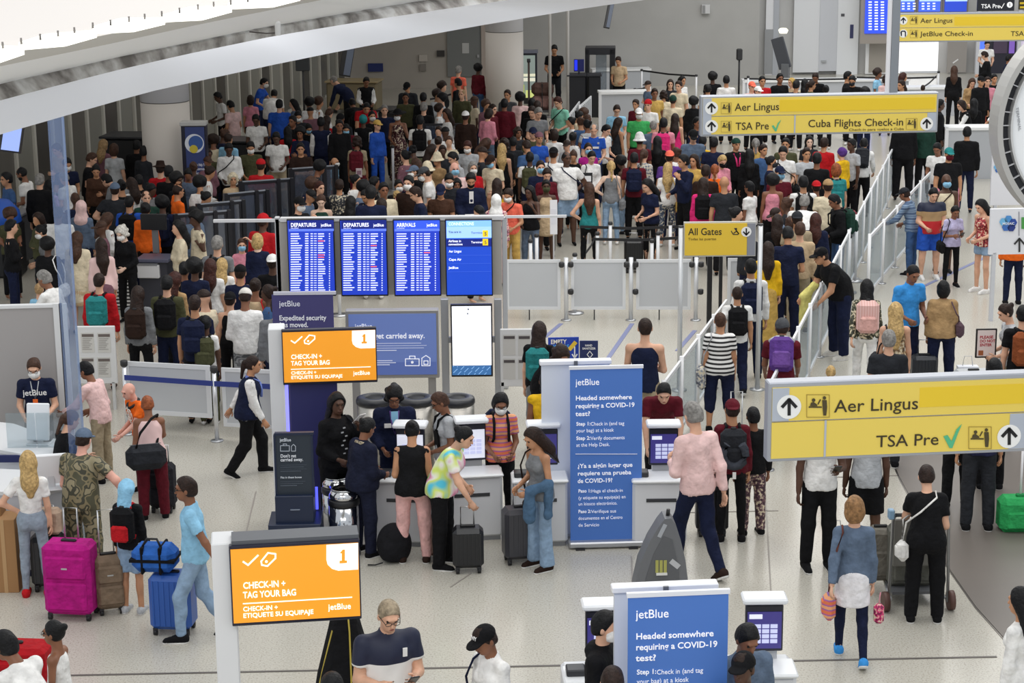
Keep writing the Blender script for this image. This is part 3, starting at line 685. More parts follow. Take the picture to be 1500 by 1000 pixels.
l3 = [(-80, 124), (0, 97), (85, 80), (162, 64), (300, 34), (400, 14), (470, 0), (600, -22)]
beam = empty('canopy_beam', P(300, 110, 5.6)); beam['kind'] = 'structure'; beam['label'] = 'white arched canopy beam sweeping across the upper left'
BM = mat('f6f8ff', .5)
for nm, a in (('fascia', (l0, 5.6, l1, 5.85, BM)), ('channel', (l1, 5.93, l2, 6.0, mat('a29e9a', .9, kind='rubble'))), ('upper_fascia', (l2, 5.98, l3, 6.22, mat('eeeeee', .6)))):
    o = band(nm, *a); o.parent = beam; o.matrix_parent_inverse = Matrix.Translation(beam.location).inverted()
l4 = [(-80, 84), (0, 78), (110, 72), (200, 50), (300, 30), (400, 6), (520, -18)]
# underside of the roof above with its row of skylights
o = band('soffit', l3, 6.24, [(-80, 60), (0, 66), (100, 60), (200, 40), (300, 20), (400, -2), (520, -25)], 6.5, mat('c9c6c0', .7)); o.parent = beam; o.matrix_parent_inverse = Matrix.Translation(beam.location).inverted()
o = band('roof_panel', [(-80, 72), (0, 72), (100, 62), (200, 42), (300, 22), (400, 0), (520, -22)], 6.5, [(-120, -60), (0, -62), (100, -64), (200, -66), (300, -68), (400, -70), (560, -72)], 6.75, mat('cfcac6', .6)); o.parent = beam; o.matrix_parent_inverse = Matrix.Translation(beam.location).inverted()
sk = [((-30, 92), (0, 79), (36, 80), (-20, 99)), ((28, 74), (68, 61), (142, 55), (96, 68)), ((136, 50), (176, 37), (242, 36), (196, 47)), ((236, 33), (276, 20), (340, 18), (296, 30)), ((334, 14), (372, 4), (440, 1), (400, 11))]
SKY = mat('fffdf2', .5, emit=1.15)
for k, q in enumerate(sk):
    p = [P(x, y, 6.56) for x, y in q]; mb = MB(); mb.add(p + [v + Vector((0, 0, .04)) for v in p], [(0, 1, 2, 3), (7, 6, 5, 4), (0, 4, 5, 1), (1, 5, 6, 2), (2, 6, 7, 3), (3, 7, 4, 0)])
    o = mb.build('window_%d' % (k + 1), SKY); struct('', o)
bolts = empty('trim_5', P(200, 60, 6.4)); bolts['kind'] = 'structure'
for x, y in ((4, 72), (31, 66), (59, 60), (85, 55), (109, 50), (136, 43), (162, 39), (189, 34), (212, 30), (237, 26), (263, 21), (290, 16), (313, 12), (338, 9), (363, 5), (388, 1)):
    p = P(x, y - 5, 6.62) - bolts.location; MB().cyl(p - Vector((0, 0, .012)), p + Vector((0, 0, .018)), .006, .005, 6).build('bolt', mat('6f6b68', .5), bolts)
p = P(407, 43, 6.05)
cm = empty('camera_housing', p, 0, 'white cylindrical device on the grey ledge of the canopy beam', 'device')
MB().lathe([(.02, -.05), (.024, -.04), (.024, .05), (.018, .065), (.0, .068)], 12).build('housing', mat('e4e4e4', .5), cm); MB().tube([(-.24, .03, -.02), (-.1, .03, -.035), (0, .02, -.03)], .006, 6).build('arm', mat('55504c', .5), cm)
# round columns
def column(px, w, ybase, lab, z1=7):
    g = G(px, ybase); r = w * mpp(g) / 2; c = empty('column', g, 0); c['kind'] = 'structure'; c['label'] = lab
    MB().lathe([(r, 0), (r, 2.6)], 40).build('shaft', mat('cbc5be', .6), c); MB().lathe([(r * 1.003, 2.62), (r * 1.003, z1)], 40).build('casing', mat('e6e6ea', .5), c); MB().lathe([(r * .985, 2.59), (r * .985, 2.63)], 40).build('joint', mat('6a6662', .6), c)
column(251, 70, 335, 'round pale column beside the navy totem'); column(740, 55, 185, 'round pale column beside the lit advertising totem', 9)
# ---------------------------------------------------------------- upright panels fixed at a real depth
class Panel:
    """local x right, z up, front towards -y; conv() turns a place on the photograph into local x, z on the panel's face"""
    def __init__(s, name, px, py, Y, yaw=0., label=None, cat=None, group=None, structure=False):
        s.o = D(px, py, Y); s.yaw = math.radians(yaw); s.e = empty(name, s.o, s.yaw, label, cat, group)
        if structure: s.e['kind'] = 'structure'
        s.n = Vector((-math.sin(s.yaw), math.cos(s.yaw), 0)); s.u = Vector((math.cos(s.yaw), math.sin(s.yaw), 0))
    def c(s, px, py, off=0.):
        d = ray(px, py); cp = Vector((0, 0, CAMH)); t = ((s.o + s.n * off - cp) @ s.n) / (d @ s.n) if False else (s.o + s.n * off - cp).dot(s.n) / d.dot(s.n)
        q = cp + d * t - s.o; return q.dot(s.u), q.z
    def rect(s, name, x0, y0, x1, y1, y_f, y_b, m, parent=None, bev=0., off=0.):
        a = s.c(x0, (y0 + y1) / 2, off); b = s.c(x1, (y0 + y1) / 2, off); t = s.c((x0 + x1) / 2, y0, off); u = s.c((x0 + x1) / 2, y1, off)
        return bx(name, m, parent or s.e, a[0], b[0], y_f, y_b, u[1], t[1], bev=bev)
    def text(s, txt, px, py, hpx, col, width=None, bold=0., y=-.01, align='LEFT', emit=0., name='lettering', parent=None):
        f = bpy.data.curves.new(name, 'FONT'); f.body = txt; k = mpp(s.o) * 1.02; f.size = hpx * k / .72; f.align_x = align; f.extrude = .0015; f.offset = bold * .6 * f.size
        f.resolution_u = 3
        o = bpy.data.objects.new(name, f); C.objects.link(o); o.parent = parent or s.e; x, z = s.c(px, py); o.location = (x, y, z); o.rotation_euler = (math.pi / 2, 0, 0)
        f.materials.append(mat(col, .6, emit=emit))
        if width: TW.append((o, width * k))
        return o
    def line(s, name, pts, w, m, y=-.008, parent=None, close=False):
        q = [s.c(*p) for p in pts]; r = w * mpp(s.o) / 2
        if close: q.append(q[0])
        mb = MB()
        for (x0, z0), (x1, z1) in zip(q[:-1], q[1:]):
            L = math.hypot(x1 - x0, z1 - z0) or 1; nx, nz = -(z1 - z0) / L * r, (x1 - x0) / L * r; ex, ez = (x1 - x0) / L * r * .5, (z1 - z0) / L * r * .5
            mb.poly([(x0 - nx - ex, z0 - nz - ez), (x1 - nx + ex, z1 - nz + ez), (x1 + nx + ex, z1 + nz + ez), (x0 + nx - ex, z0 + nz - ez)], y - .002, y + .002)
        return mb.build(name, m, parent or s.e)
    def fill(s, name, pts, m, y=-.008, parent=None, t=.003):
        return MB().poly([s.c(*p) for p in pts], y - t, y).build(name, m, parent or s.e)
    def disc(s, name, px, py, r, m, y=-.008, parent=None, n=28):
        x, z = s.c(px, py); r *= mpp(s.o); return MB().poly([(x + r * math.cos(a), z + r * math.sin(a)) for a in [2 * math.pi * i / n for i in range(n)]], y - .003, y).build(name, m, parent or s.e)
TW = []
def arrow(p, px, py, r, down=False, col='black', y=-.014):
    s = -1 if down else 1; w = r * .2
    p.disc('arrow_disc', px, py, r, mat('f2f2f0', .5), y + .003)
    p.line('arrow', [(px, py + s * r * .62), (px, py - s * r * .55)], r * .26, mat(col, .6), y - .002)
    p.line('arrow', [(px - r * .55, py - s * r * .02), (px, py - s * r * .62), (px + r * .55, py - s * r * .02)], r * .27, mat(col, .6), y - .002)
def desk_icon(p, x0, y0, x1, y1, col='4a3f20', y=-.018):
    k = lambda u, v: (x0 + (x1 - x0) * u, y0 + (y1 - y0) * v); W_ = (x1 - x0)
    p.line('icon_border', [k(0, 0), k(1, 0), k(1, 1), k(0, 1)], W_ * .02, mat('a08a3c', .6), y, close=True)
    m = mat(col, .6); ic = p.line('icon', [k(.1, .55), k(.65, .55)], W_ * .06, m, y)
    p.disc('icon', *k(.3, .24), W_ * .08, m, y); p.fill('icon', [k(.14, .5), k(.18, .36), (k(.3, .32)), k(.46, .44), k(.46, .5)], m, y); p.disc('icon', *k(.78, .14), W_ * .075, m, y)
    p.fill('icon', [k(.68, .24), k(.88, .24), k(.9, .55), k(.86, .92), k(.73, .92), k(.7, .55)], m, y); p.line('icon', [k(.5, .42), k(.6, .22)], W_ * .05, m, y)
YEL = mat('ecd15e', .5); YEL2 = mat('ecc92a', .5); FRM = mat('b3bac6', .4); DK = mat('2a2a2c', .5)
def yfor(zc, px, py): return P(px, py, zc).y
# right hanging sign
Y1 = yfor(3.0, 1330, 615)
p = Panel('hanging_sign', 1330, 617, Y1, 6.0, 'large yellow hanging sign, nearest, over the black-clad cart pusher', 'sign', 'yellow directional signs')
k = lambda x, y: p.c(x, y)
(xa, za), (xb, zb) = k(1129, 673), k(1640, 550); ztop = k(1131, 566)[1]; zbot = za; zmid = (ztop + zbot) / 2 + .012
bx('frame', mat('a9adb6', .35, .4), p.e, xa - .03, xb, .0, .14, zbot - .02, ztop + .03, bev=.01)
bx('panel', YEL, p.e, xa, xb - .02, -.012, .0, zbot + .01, zmid - .006); bx('panel', YEL, p.e, xa, xb - .02, -.012, .0, zmid + .006, ztop - .01)
(xs, _), (xe, _) = k(1155, 600), k(1345, 600); hb = (ztop - zmid)
bx('patch', YEL2, p.e, k(1346, 590)[0], xb - .03, -.015, -.012, zmid + hb * .26, zmid + hb * .82)
bx('end_panel', FRM, p.e, xa, xs, -.016, -.011, zmid + .008, ztop - .012); bx('end_panel', FRM, p.e, k(1477, 640)[0], xb - .02, -.016, -.011, zbot + .012, zmid - .008)
bx('divider', FRM, p.e, k(1208, 640)[0] - .008, k(1208, 640)[0] + .008, -.018, -.01, zbot + .01, zmid)
arrow(p, 1155, 595, 18, y=-.02); arrow(p, 1477, 638, 18, y=-.02); desk_icon(p, 1181, 577, 1214, 610); desk_icon(p, 1418, 624, 1451, 656)
p.text('Aer Lingus', 1221, 603, 19, '3a3018', 123, .004, -.016); p.text('TSA Pre', 1282, 654, 18, '3a3018', 92, .004, -.016)
p.fill('tick', [(1381, 638), (1387, 636), (1393, 645), (1400, 628), (1408, 620), (1402, 634), (1394, 655), (1390, 655)], mat('56b887', .6), -.016)
for hx in (1250, 1560):
    x_ = k(hx, 600)[0]
bx('bracket', mat('8f949c', .4, .5), p.e, xb - .4, xb - .1, .14, .3, zbot, ztop); 
# middle hanging sign
Y2 = yfor(3.74, 1200, 170)
p = Panel('hanging_sign', 1200, 170, Y2, 3.5, 'yellow hanging sign with three arrow discs over the thick of the crowd', 'sign', 'yellow directional signs')
k = lambda x, y: p.c(x, y); (xa, za), (xb, _) = k(1029, 197), k(1371, 170); ztop = k(1030, 144)[1]; zbot = za; zmid = (ztop + zbot) / 2
bx('frame', mat('a9adb6', .35, .4), p.e, xa - .03, xb + .03, .0, .16, zbot - .03, ztop + .03, bev=.01)
bx('panel', YEL, p.e, xa, xb, -.012, 0, zbot, zmid - .006); bx('panel', YEL, p.e, xa, xb, -.012, 0, zmid + .006, ztop)
hb = ztop - zmid; bx('patch', YEL2, p.e, k(1142, 150)[0], xb - .02, -.016, -.012, zmid + hb * .2, zmid + hb * .85)
bx('end_panel', FRM, p.e, xa, k(1042, 170)[0], -.016, -.011, zbot, ztop); bx('end_panel', FRM, p.e, k(1358, 170)[0], xb, -.016, -.011, zbot, zmid)
bx('divider', FRM, p.e, k(1164, 180)[0] - .01, k(1164, 180)[0] + .01, -.018, -.01, zbot, zmid)
arrow(p, 1042, 158, 9.5, y=-.02); arrow(p, 1042, 185, 9.5, y=-.02); arrow(p, 1357, 181, 9.5, y=-.02); desk_icon(p, 1056, 150, 1071, 166); desk_icon(p, 1056, 177, 1071, 193); desk_icon(p, 1327, 173, 1343, 189)
p.text('Aer Lingus', 1076, 162, 11, '3a3018', 64, .006, -.016); p.text('TSA Pre', 1077, 190, 11, '3a3018', 48, .006, -.016); p.text('Cuba Flights Check-in', 1183, 186, 11, '3a3018', 138, .008, -.016); p.text('Check-in para vuelos a Cuba', 1243, 191.5, 3.6, '6a5a28', 80, .002, -.016)
p.fill('tick', [(1130, 184), (1133, 183), (1136, 188), (1139, 180), (1144, 175), (1140, 183), (1137, 192), (1135, 192)], mat('56b887', .6), -.016)
# its hanger post
xq = k(1311, 100)[0]; bx('hanger', mat('8c9198', .4, .4), p.e, xq - .055, xq + .055, .02, .14, ztop + .03, ztop + 4.2); bx('hanger', mat('e9e9ec', .4), p.e, xq - .105, xq - .058, .04, .12, ztop + .03, ztop + 4.2)
# top right hanging sign
Y3 = yfor(3.82, 1420, 40)
p = Panel('hanging_sign', 1420, 40, Y3, 0, 'yellow hanging sign with a straight and a curved arrow at the top right', 'sign', 'yellow directional signs')
k = lambda x, y: p.c(x, y); (xa, zb_), (xb, zt_) = k(1316, 60), k(1600, 19)
bx('frame', mat('a9adb6', .35, .4), p.e, xa - .03, xb, .0, .16, zb_ - .03, zt_ + .03, bev=.01); zm = (zb_ + zt_) / 2
bx('panel', YEL, p.e, xa, xb, -.012, 0, zb_, zm - .006); bx('panel', YEL, p.e, xa, xb, -.012, 0, zm + .006, zt_); bx('patch', YEL2, p.e, k(1398, 30)[0], xb, -.016, -.012, zm + .04, zt_ - .05)
arrow(p, 1323, 30, 6, col='navy', y=-.02); p.disc('arrow_disc', 1323, 49, 6, mat('f2f2f0', .5), -.016)
p.line('arrow', [(1320, 46), (1320, 52), (1319.5, 47), (1321, 45.5), (1325, 45.5), (1326, 47), (1326, 53)], 1.6, mat('navy', .6), -.022)
desk_icon(p, 1333, 24, 1344, 35); desk_icon(p, 1333, 44, 1344, 55); p.text('Aer Lingus', 1348, 33.5, 7, '3a3018', 46, .006, -.016); p.text('JetBlue Check-in', 1348, 53, 7, '3a3018', 76, .006, -.016); p.text('TSA', 1480, 52.5, 7, '3a3018', 19, .006, -.016)
# gates sign on two poles
Y4 = G(1003, 572).y; p = Panel('gate_sign', 1052, 350, Y4, 0, 'yellow all-gates sign with a down arrow, held between two thin white poles', 'sign', 'yellow directional signs')
k = lambda x, y: p.c(x, y); p.rect('frame', 1001.5, 325, 1107, 375.5, 0, .05, mat('c9c9c4', .4, .3)); p.rect('panel', 1003, 327, 1094, 373.5, -.012, 0, mat('e8c33c', .5)); p.rect('end_panel', 1094.5, 327, 1106, 373.5, -.012, 0, mat('8a8d97', .5))
p.text('All Gates', 1008, 344, 10.5, '2a2415', 48, .012, -.014); p.text('Todas las puertas', 1008, 351.5, 3.6, '6a5518', 40, .003, -.014); arrow(p, 1093, 339, 7.5, True, y=-.018)
p.line('icon', [(1071, 338), (1074, 343), (1081, 343)], 1.3, DK, -.014); p.line('icon', [(1075, 341), (1079, 338), (1082, 342), (1076, 334)], 1.5, DK, -.014); p.disc('icon', 1078, 335, 1.6, DK, -.014)
for i, (px, y0) in enumerate(((997, 333), (1113, 330))):
    x_ = k(px, 400)[0]; z1 = k(px, y0)[1]; ng = -p.o.z
    o = MB().cyl((x_, .02, ng), (x_, .02, z1), .034, n=14).build('pole', mat('d5d7d9', .3, .4), p.e); MB().cyl((x_, .02, z1), (x_, .02, z1 + .02), .038, n=14).build('pole_cap', DK, p.e); MB().lathe([(.11, ng), (.11, ng + .012), (.04, ng + .02)], 16, (x_, .02, 0)).build('base', mat('c0c2c4', .3, .6), p.e)
# ---------------------------------------------------------------- departure boards wall
Y5 = G(560, 572).y; BLU = mat('1c36a8', .4, emit=1.0); BLUD = mat('101f70', .4, emit=.9); BEZ = mat('0c0d14', .3)
frame = Panel('screen_wall', 575, 440, Y5, 0, 'tall grey panelled stand that carries the four blue flight screens', 'stand')
for a, b in ((405, 422), (489, 499), (566, 577), (645, 653), (720, 735)): frame.rect('panel', a, 324, b, 432, .02, .1, mat('a9a59f', .5), bev=.004)
frame.rect('top_rail', 410, 318, 738, 323.5, .0, .12, mat('d2d2d4', .4)); frame.rect('side_rail', 312, 322, 410, 326, .02, .08, mat('d2d2d4', .4)); frame.rect('back_panel', 412, 326, 734, 430, .1, .13, mat('8f8c88', .6))
for px in (740, 410): 
    x_ = frame.c(px, 440)[0]; bx('post', mat('c4c6c9', .3, .4), frame.e, x_ - .035, x_ + .035, .02, .1, -frame.o.z, frame.c(px, 318)[1], bev=.01)
frame.rect('side_rail', 740, 316, 830, 319.5, .02, .06, mat('d8d8da', .4))
def quads(p, rows, m, name, y=-.012):
    mb = MB()
    for x0, y0, x1, y1 in rows:
        a = p.c(x0, y1); b = p.c(x1, y0); mb.box(a[0], b[0], y - .001, y + .001, a[1], b[1])
    o = mb.build(name, m, p.e); o['kind'] = 'stuff'; return o
TXW = mat('dfe6ff', .5, emit=.9); rnd = random.Random(3)
for i, (x0, x1, ttl, sub, lab) in enumerate(((423, 489, 'DEPARTURES', 'SALIDAS', 'leftmost blue flight screen headed departures, its foot behind the dark purple banner'), (500, 566, 'DEPARTURES', 'SALIDAS', 'blue flight screen headed departures, second from the left on the stand'),
        (578, 644, 'ARRIVALS', 'LLEGADAS', 'blue flight screen headed arrivals, third from the left on the stand'), (654, 720, 'CONNECTIONS', 'CONEXIONES', 'flight screen with light blue top and two yellow squares, rightmost on the stand'))):
    p = Panel('flight_screen', (x0 + x1) / 2, 377, Y5 - .12, 0, lab, 'screen', 'flight screens on the stand'); p.rect('bezel', x0 - 1.5, 321, x1 + 1.5, 434, .012, .07, BEZ, bev=.006)
    if i < 3:
        p.rect('display', x0, 323, x1, 431.5, 0, .012, BLU if i != 2 else mat('2038b0', .4, emit=.9)); p.rect('header', x0, 323, x1, 335, -.004, 0, BLUD if i < 2 else mat('2f50d8', .4, emit=1.)); p.rect('header', x0, 335, x1, 338.5, -.004, 0, mat('5a74dc', .4, emit=.9))
        p.text(ttl, x0 + 3, 332, 5.6, 'f4f6ff', 36 if i < 2 else 27, .02, -.006, emit=1); p.text(sub, x0 + 3, 335, 1.8, 'c8d0ff', 11, 0, -.006, emit=1); p.text('jetBlue', x1 - 19, 331.5, 4.5, 'f4f6ff', 15, .01, -.006, emit=1)
        rows = []
        for r in range(25):
            y = 341.5 + r * 3.42; w = rnd.uniform(10, 17)
            rows += [(x0 + 3, y, x0 + 3 + w, y + 1.5), (x0 + 24, y, x0 + 29, y + 1.5), (x0 + 32, y, x0 + 35.5, y + 1.3), (x0 + 37, y + .2, x0 + 41, y + 1.2), (x0 + 43, y, x0 + 43 + rnd.uniform(6, 11), y + 1.5), (x0 + 59, y, x0 + 60.5, y + 1.5)]
        quads(p, rows, TXW, 'flight_rows'); quads(p, [(x0 + 43, 341.5 + r * 3.42, x0 + 52, 343 + r * 3.42) for r in ((3, 9, 10) if i == 0 else (5, 14) if i == 1 else (8,))], mat('ff6a5a', .5, emit=.8), 'delayed_rows', -.014)
    else:
        p.rect('display', x0, 323, x1, 431.5, 0, .012, mat('1a44b8', .4, emit=.9)); p.rect('header', x0, 323, x1, 348.5, -.004, 0, mat('7fb4f4', .4, emit=.9)); p.rect('row', x0, 332, x1, 348, -.006, -.004, mat('9cc4f8', .4, emit=.9)); p.rect('row', x0, 350, x1, 361, -.006, 0, BLUD)
        p.text(ttl, x0 + 3, 330, 4.6, 'dce8ff', 36, .02, -.008, emit=1); p.text('You are in', x0 + 3, 341, 3.4, '1a2a70', 18, .01, -.01); p.text('Terminal', x0 + 36, 342, 3, '3a5aa0', 17, 0, -.01); p.text('Airlines in', x0 + 3, 354.5, 3.6, 'f4f6ff', 18, .02, -.01, emit=1); p.text('connections', x0 + 3, 359, 3.2, 'f4f6ff', 20, .02, -.01, emit=1); p.text('Terminal', x0 + 36, 356, 3.2, 'f4f6ff', 16, .01, -.01, emit=1)
        for yy, t in ((338, '5'), (350.5, '5')): p.rect('badge', x0 + 53, yy - 1, x0 + 61, yy + 8.5, -.012, -.008, mat('f2d21c', .5, emit=.6)); p.text(t, x0 + 55.5, yy + 6.5, 5, '1a2a70', None, .01, -.014)
        for yy, t in ((369.5, 'Aer Lingus'), (381.5, 'Cape Air'), (393.5, 'JetBlue')): p.text(t, x0 + 3.5, yy, 3.6, 'f4f6ff', 18 if 'A' in t else 14, .02, -.008, emit=1); p.rect('rule', x0 + 1, yy + 4, x1 - 1, yy + 4.4, -.006, -.002, mat('3f66cc', .5, emit=.6))
# blank white screen, lit poster box, dark banner
p = Panel('display_screen', 691, 498, G(690, 610).y, 0, 'tall white display screen with a blue lower edge, on two grey posts', 'screen')
p.rect('bezel', 660.5, 446, 721.5, 552, .01, .07, BEZ, bev=.006); p.rect('display', 662.5, 448.5, 719.5, 535, 0, .012, mat('eef1fa', .4, emit=.9)); p.rect('display', 662.5, 535.5, 719.5, 549, 0, .012, mat('3a6ca4', .4, emit=.6))
quads(p, [(664 + (i * 5.3) % 54, 536 + (i * 3.7) % 12, 665 + (i * 5.3) % 54, 536.8 + (i * 3.7) % 12) for i in range(60)], mat('9cc8ee', .4, emit=.7), 'sparkles'); p.disc('icon', 686, 452.5, 1.3, mat('8a90a0', .5)); p.disc('icon', 685, 459, 1.2, mat('a0a4b0', .5))
for px in (652, 730):
    x_ = p.c(px, 520)[0]; bx('post', mat('a9abaf', .35, .5), p.e, x_ - .05, x_ + .05, .08, .16, -p.o.z, p.c(px, 440)[1], bev=.008)
bx('brace', mat('a9abaf', .35, .5), p.e, p.c(652, 500)[0], p.c(730, 500)[0], .09, .14, p.c(690, 500)[1] - .04, p.c(690, 500)[1] + .04)
p = Panel('poster_case', 575, 505, G(575, 640).y, 0, 'lit purple-blue poster case with white luggage outlines, right of the upper orange screen', 'poster')
p.rect('case', 507, 454.5, 643, 554, 0, .15, mat('a2a09e', .4, .5), bev=.01); p.rect('poster', 511.5, 459.5, 639.5, 548.5, -.01, 0, mat('6a7fbc', .4, emit=.22)); p.rect('poster_panel', 511.5, 530, 639.5, 548.5, -.012, -.01, mat('5b70b2', .4, emit=.2))
p.text('jetBlue', 520, 481, 7.5, 'f4f6ff', 25, .01, -.016, emit=.3); p.text("Don't get carried away.", 505.5 + 16, 495.5, 8, 'f4f6ff', 98, .03, -.016, emit=.3)
quads(p, [(551, y, 551 + w, y + 1.3) for y, w in ((501.5, 66), (505, 74), (508.5, 70), (512, 30), (527, 24), (530, 29), (533, 20))], mat('e4e8f8', .5, emit=.2), 'small_print', -.016)
WH = mat('f4f6ff', .5, emit=.3); p.line('luggage_outline', [(594, 525), (614, 525), (614, 535), (594, 535)], 1.2, WH, -.016, close=True); p.line('luggage_outline', [(600, 525), (600, 521), (608, 521), (608, 525)], 1.2, WH, -.016); p.line('luggage_outline', [(618, 535), (618, 524), (624, 520), (630, 524), (630, 535)], 1.2, WH, -.016, close=True); p.line('luggage_outline', [(621, 533), (621, 528), (627, 528), (627, 533)], 1.2, WH, -.016, close=True); p.disc('luggage_outline', 604, 530, 2, WH, -.014)
for px in (520, 632):
    x_ = p.c(px, 520)[0]; bx('post', mat('a2a09e', .4, .5), p.e, x_ - .05, x_ + .05, .04, .12, -p.o.z, p.c(px, 550)[1])
p = Panel('roll_up_banner', 446, 530, G(446, 652).y, 0, 'dark purple roll-up banner about expedited security, behind the upper orange screen', 'banner')
p.rect('sheet', 402, 431, 491, 640, 0, .012, mat('423f74', .6)); p.rect('top_bar', 400.5, 427, 492, 431.5, -.01, .025, mat('c9c9d6', .4)); p.rect('base', 402, 640, 491, 648, -.06, .08, mat('b0b2b6', .4, .5)); p.text('jetBlue', 409, 448.5, 8.5, 'eef0ff', 30, .01, -.006); p.text('Expedited security', 409, 469, 7.5, 'f4f6ff', 67, .03, -.006); p.text('has moved.', 410, 479, 7.5, 'f4f6ff', 40, .03, -.006)
# white paper sheets leaning by it
# ---------------------------------------------------------------- orange check-in screens on white columns
ORG = mat('ea9824', .4, emit=.52)
def orange(x0, yl0, yl1, x1, Y, yaw, colx0, colx1, ybase, lab, lab2, extra=False):
    p = Panel('orange_screen', (x0 + x1) / 2, (yl0 + yl1) / 2, Y, yaw, lab, 'screen', 'orange check-in screens')
    w, h = x1 - x0, yl1 - yl0; sl = -math.tan(math.radians(yaw)) * ((yl0 + yl1) / 2 + 225) / 2917 - .010; cx = (x0 + x1) / 2
    q = lambda u, v: (x0 + w * u, yl0 + h * v + sl * (x0 + w * u - cx))
    A = p.c(*q(0, 1)); B = p.c(*q(1, 0)); t = .012 * w * mpp(p.o)
    bx('bezel', mat('1b1c30', .3), p.e, A[0] - t, B[0] + t, .005, .07, A[1] - t * 2.6, B[1] + t * 2.2, bev=.006); bx('display', ORG, p.e, A[0], B[0], -.006, .005, A[1], B[1])
    wh = mat('fffdf6', .5, emit=.75)
    p.fill('number_tab', [q(.745, 0), q(1, 0), q(1, .36), q(.84, .36), q(.79, .33), q(.755, .27), q(.745, .2)], wh, -.008); p.fill('numeral', [q(.853, .12), q(.875, .075), q(.893, .075), q(.893, .225), q(.91, .225), q(.91, .26), q(.85, .26), q(.85, .225), q(.868, .225), q(.868, .125)], ORG, -.012)
    p.line('tick', [q(.075, .16), q(.115, .21), q(.195, .085)], w * .013, wh, -.010); p.line('tag_outline', [q(.22, .17), q(.275, .06), q(.335, .08), q(.335, .14), q(.27, .24), q(.225, .22)], w * .012, wh, -.010, close=True); p.disc('tag_outline', *q(.262, .178), w * .011, wh, -.008)
    p.text('CHECK-IN +', *q(.075, .53), h * .092, 'fffdf6', w * .33, .03, -.010, emit=.75); p.text('TAG YOUR BAG', *q(.075, .66), h * .092, 'fffdf6', w * .415, .03, -.010, emit=.75); p.line('rule', [q(.075, .735), q(.95, .735)], w * .008, wh, -.010)
    p.text('CHECK-IN +', *q(.075, .84), h * .066, 'fffdf6', w * .27, .025, -.010, emit=.75); p.text('ETIQUETE SU EQUIPAJE', *q(.075, .93), h * .066, 'fffdf6', w * .55, .025, -.010, emit=.75); p.text('jetBlue', *q(.76, .89), h * .085, 'fffdf6', w * .18, .012, -.010, emit=.75)
    g = G((colx0 + colx1) / 2, ybase); cw = (colx1 - colx0) * mpp(p.o) 
    xl, zt = p.c(colx0, q(0, 0)[1]); xr_, _ = p.c(colx1, q(0, 0)[1])
    c = empty('white_column', p.o, p.yaw, lab2, 'column', 'white columns beside the orange screens')
    bx('shaft', mat('dfe0e2', .5), c, xl, xr_, .075, .37, -p.o.z, zt + .02, bev=.01); bx('plinth', mat('c2c3c6', .5), c, xl - .01, xr_ + .01, .065, .38, -p.o.z, -p.o.z + .08)
    return p, q, c
Y6 = G(480, 770).y
p, q, c = orange(416.5, 485, 558, 549.5, Y6, 5, 392, 416, 770, 'orange check-in screen with number one, above the dark suitcase-sizer stand', 'white column left of the upper orange screen')
bx('navy_panel', mat('2b2c62', .5), p.e, p.c(426, 600)[0], p.c(495, 600)[0], .08, .2, -p.o.z + .05, p.c(450, 555)[1]); bx('light_strip', mat('6f6ff0', .4, emit=2.2), p.e, p.c(418.5, 600)[0], p.c(423, 600)[0], .07, .12, -p.o.z + .2, p.c(420, 562)[1]); bx('white_fin', mat('e4e4ea', .5), p.e, p.c(416, 600)[0], p.c(418.5, 600)[0], .05, .2, -p.o.z, p.c(420, 562)[1])
Y7 = P(433, 858, 2.0).y
p, q, c = orange(342.5, 800, 907, 524.5, Y7, 7.7, 309, 343, 1050, 'large orange check-in screen with number one, nearest, over the open floor', 'white column left of the lower orange screen')
bx('top_shelf', mat('55585e', .4), p.e, p.c(339, 800)[0], p.c(526, 800)[0], .03, .25, p.c(430, 801)[1] + .02, p.c(430, 795)[1] + .03)
